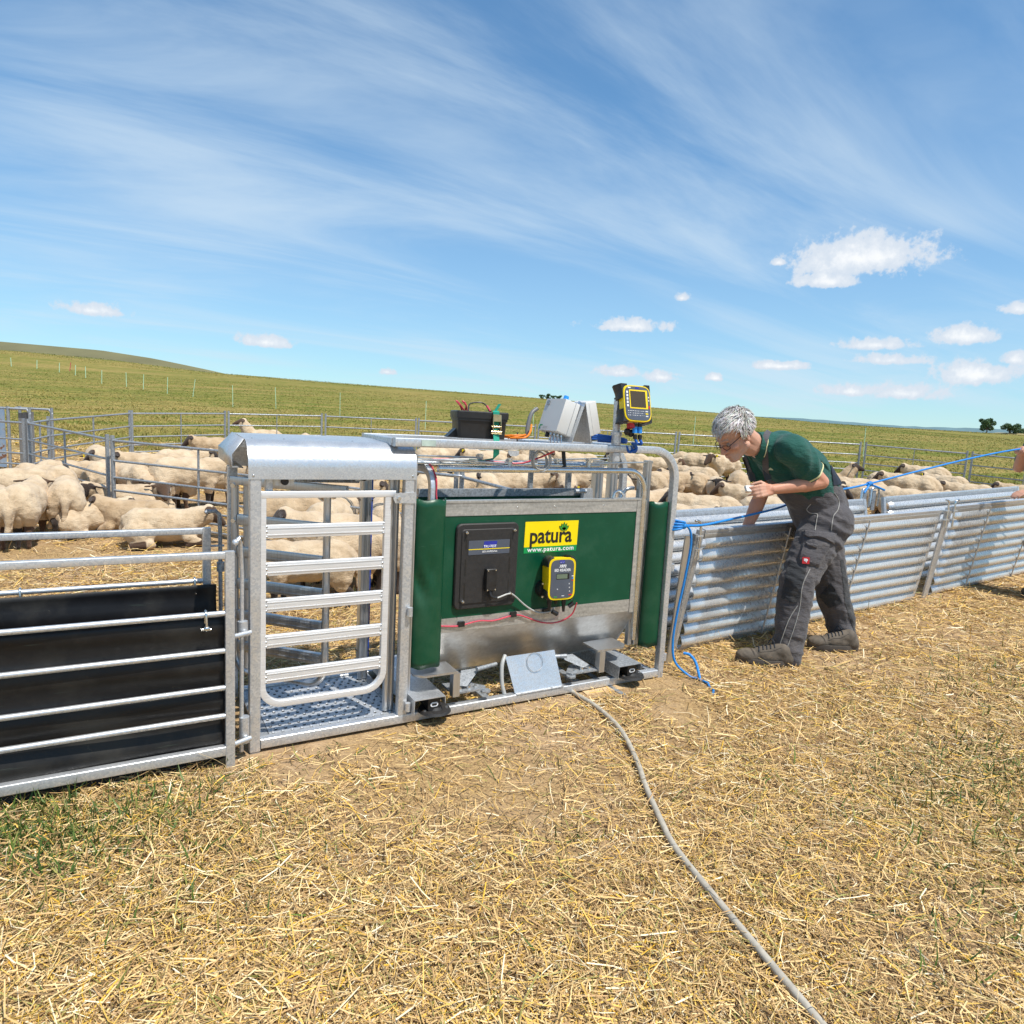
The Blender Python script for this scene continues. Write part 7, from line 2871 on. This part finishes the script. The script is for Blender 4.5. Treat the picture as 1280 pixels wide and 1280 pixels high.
    slab(mb, xf @ Matrix.Translation((0.0, 0.003, 0)), [(0.012 * math.cos(t), 0.009 * math.sin(t)) for t in np.linspace(0, 2 * math.pi, 16, endpoint=False)], 0.0025, 0.0035)
    slab(mb, xf @ Matrix.Translation((0.004, 0.0, 0)), [(-0.008, 0.002), (-0.006, -0.002), (-0.001, -0.013), (0.002, -0.013), (0.002, 0.0)], 0.0025, 0.0035)
    slab(mb, xf @ Matrix.Translation((-0.010, 0.008, 0)), [(-0.004, 0.001), (0.004, -0.004), (0.006, 0.001), (0.0, 0.004)], 0.0025, 0.0035)
    mb.build('emblem', M['white_print'], bd)

    # pale piping lines
    def piping(pts, r=0.0026, who=None):
        P2 = spline([(x, z, 0) for x, z in pts], 8)
        q = [on(v.x, v.y, 0.0018, who) for v in P2]
        q = [v for v in q if v is not None]
        if len(q) > 2:
            sm_ = [q[0]] + [(q[i - 1] + q[i] * 2 + q[i + 1]) / 4 for i in range(1, len(q) - 1)] + [q[-1]]
            MB().tube(sm_, r, 6).build('piping', M['piping'], tr)
    piping([(1043, 616), (1048.5, 626), (1047.5, 637), (1041.5, 646), (1039, 663)])
    piping([(1013.5, 630), (1008.6, 636.5), (1012.7, 641), (1021.5, 642.5), (1021, 650), (1018.8, 663)])
    piping([(1012.5, 711), (1003, 732), (999.8, 758), (993, 784), (981.5, 816)])
    piping([(997, 757), (986.5, 774), (978, 797), (972, 814)])
    decal(tr, [(987, 699), (1008, 712), (997, 755), (976, 748)], 0.004, 'knee_patch', M['trouser_dark'], tr)
    decal(tr, [(1023.5, 745), (1038.8, 727.5), (1053, 754), (1036, 760)], 0.004, 'knee_patch', M['trouser_dark'], tr)
    decal(tr, [(1050, 700), (1054, 700), (1072, 790), (1068, 792), (1056, 755)], 0.003, 'seam_strip', M['trouser_dark'], tr)

    # straps over the shoulder and their buckles
    def strap(pxs, width, name):
        P2 = [on(v.x, v.y, 0.005, shirt) for v in spline([(x, y, 0) for x, y in pxs], 5)]
        P2 = [v for v in P2 if v is not None]
        if len(P2) < 3:
            return []
        for _ in range(3):
            P2 = [P2[0]] + [(P2[i - 1] + P2[i] + P2[i + 1]) / 3 for i in range(1, len(P2) - 1)] + [P2[-1]]
        rings = []
        for i, q in enumerate(P2):
            t = (P2[min(i + 1, len(P2) - 1)] - P2[max(i - 1, 0)]).normalized()
            s_ = t.cross(q - EYE).normalized() * width / 2
            ls = []
            for k_ in (-1, -0.33, 0.33, 1):
                d_ = (q + s_ * k_) - EYE
                ok, loc, nrm, idx = shirt.ray_cast(EYE, d_.normalized())
                ls.append(loc + nrm * 0.006 if ok and (loc - q).length < 0.06 else q + s_ * k_)
            rings.append(ls)
        MB().loft(rings, closed=False).build(name, M['trouser'], tr, 60)
        return P2
    s1 = strap([(959.5, 604), (958.5, 590), (956.4, 566), (954.0, 553), (960.0, 541), (970, 536.6)], 0.036, 'brace')
    s2 = strap([(945, 606), (941, 597), (936.5, 585), (931.5, 571)], 0.034, 'brace')
    for px, py, w_ in ((960.2, 592, 0.020), (941.5, 595, 0.018)):
        q = on(px, py, 0.010, shirt)
        if q is None:
            continue
        d_ = (q - EYE).normalized()
        t = (CAM_U * 0.97 - CAM_R * 0.2)
        t = (t - d_ * t.dot(d_)).normalized()
        MB().obox(q, t * 0.032, d_.cross(t) * w_, d_ * 0.005).build('buckle', M['black'], tr)
    q = on(963.8, 586.3, 0.003, shirt)
    if q is not None:
        d_ = -(q - EYE).normalized()
        ex = (CAM_R + d_ * -CAM_R.dot(d_)).normalized()
        mb = MB()
        slab(mb, plane_xf(q, ex, d_.cross(ex)), [(-0.016, -0.005), (0.016, -0.006), (0.008, 0.004), (-0.004, 0.012), (-0.010, 0.004)], 0, 0.001)
        mb.build('chest_logo', M['shirt_trim'], shirt)
    # shoes
    shoe((3.412, 2.945, 0.034), (3.70, 2.735, 0.034), 1.1, T)
    shoe((4.095, 2.93, 0.044), (4.40, 2.76, 0.046), 1.05, T)
    # the handheld reader in the left hand
    D = thing('handheld_reader', 'small pale grey handheld device gripped in the man\'s left hand', 'handheld device', (3.42, 2.93, 1.14))
    hn = hl.normalized()
    c = wrL + hn * 0.125 + V(0.0, 0.035, 0.012)
    xf = plane_xf(c, (-0.97, 0.15, 0.02), (0.05, 0.5, 0.86))
    mb = MB()
    slab(mb, xf, rrect(0.052, 0.020, 0.007, 3), -0.009, 0.009, 0.003)
    b = mb.build('case', M['grey_box'], D)
    mb = MB()
    slab(mb, xf @ Matrix.Translation((0.012, 0, 0)), rrect(0.022, 0.012, 0.002, 2), 0.0092, 0.0102)
    mb.build('display', M['lcd'], b)


worker()


def helper():
    """the second person, standing at the right just outside the picture, only the hands and a shoe tip show"""
    T = thing('person', 'person cut off by the right edge with one fist on the blue rope', 'person', (7.45, 3.0, 0.08))
    g = tz(7.3, 2.95)
    hipL, hipR = V(7.42, 2.85, 1.0), V(7.44, 3.05, 1.0)
    kneeL, kneeR = V(7.36, 2.82, 0.56), V(7.44, 3.05, 0.56)
    ankL, ankR = V(7.36, 2.82, g + 0.09), V(7.58, 3.02, g + 0.09)
    pel, chest, nb = V(7.43, 2.95, 1.04), V(7.38, 2.96, 1.42), V(7.35, 2.97, 1.60)
    shL, shR = V(7.38, 2.77, 1.52), V(7.36, 3.15, 1.52)
    elL, elR = V(7.36, 2.80, 1.25), V(7.22, 3.20, 1.30)
    wrL, wrR = V(7.13, 3.05, 1.10), V(7.06, 3.12, 1.47)
    HC = V(7.31, 2.98, 1.78)
    f, u, k = V(-1, 0.1, -0.25), V(-0.2, 0, 1), 1.1
    HP, L, ax = head_prims(HC, f, u, k)
    B = list(HP) + [('cap', L(-0.04, 0, -0.03), nb, 0.062, 0.066), ('cap', nb, chest, 0.075, 0.11), ('cap', pel, chest, 0.13, 0.13), ('cap', shL, shR, 0.07, 0.07), ('cap', hipL, hipR, 0.09, 0.09)]
    for a, b, c in ((hipL, kneeL, ankL), (hipR, kneeR, ankR)):
        B += [('cap', a, b, 0.085, 0.058), ('cap', b, c, 0.058, 0.042), ('cap', c, c + V(-0.08, 0.0, -0.05), 0.036, 0.03)]
    for s, e, w in ((shL, elL, wrL), (shR, elR, wrR)):
        B += [('cap', s, e, 0.056, 0.046), ('cap', e, w, 0.047, 0.031)]
    B += hand_prims(wrL, V(-0.9, 0.35, -0.30), V(-0.15, 0.3, -0.9), V(-0.2, 0.9, 0.1), 1.0, (0.25, 0.28, 0.3, 0.32), 0.1, 0.3)
    B += hand_prims(wrR, V(-0.95, -0.1, 0.05), V(0.0, -0.3, -0.95), V(-0.1, -1, 0.2), 1.0, (1.05, 1.1, 1.15, 1.2), 0.03, 0.9)
    me = organic(B, 0.007, 3, 0.45)
    P = coords(me)
    set_col(me, 'col', np.tile(np.array((0.50, 0.27, 0.19)), (len(P), 1)))
    mesh_part('body', me, M['skin'], T)
    hair_shell(L, ax, k, T, [(0.06, 0.04, 0.03), (0.09, 0.06, 0.04)])
    me = organic([('cap', pel + V(0, 0, 0.02), chest, 0.165, 0.165), ('cap', shL, shR, 0.092, 0.092), ('cap', chest, nb + V(0, 0, -0.05), 0.14, 0.09), ('cap', shL, shL.lerp(elL, 0.7), 0.088, 0.075),
                  ('cap', shR, shR.lerp(elR, 0.7), 0.088, 0.075)], 0.012, 6)
    wrinkle(me, 0.004, 9, (1, 1, 1))
    mesh_part('shirt', me, M['shirt'], T)
    me = organic([('cap', pel, pel + V(0, 0, 0.06), 0.17, 0.17), ('cap', hipL, hipR, 0.14, 0.14), ('cap', hipL, kneeL, 0.135, 0.098), ('cap', kneeL, ankL, 0.096, 0.078),
                  ('cap', hipR, kneeR, 0.135, 0.098), ('cap', kneeR, ankR, 0.096, 0.078)], 0.012, 6)
    wrinkle(me, 0.005, 8, (0.8, 0.6, 1.5))
    mesh_part('trousers', me, M['trouser_dark'], T)
    shoe((7.12, 2.90, g + 0.015), (7.42, 2.80, g + 0.015), 1.05, T)
    shoe((7.35, 3.06, g + 0.015), (7.65, 3.0, g + 0.015), 1.05, T)


helper()
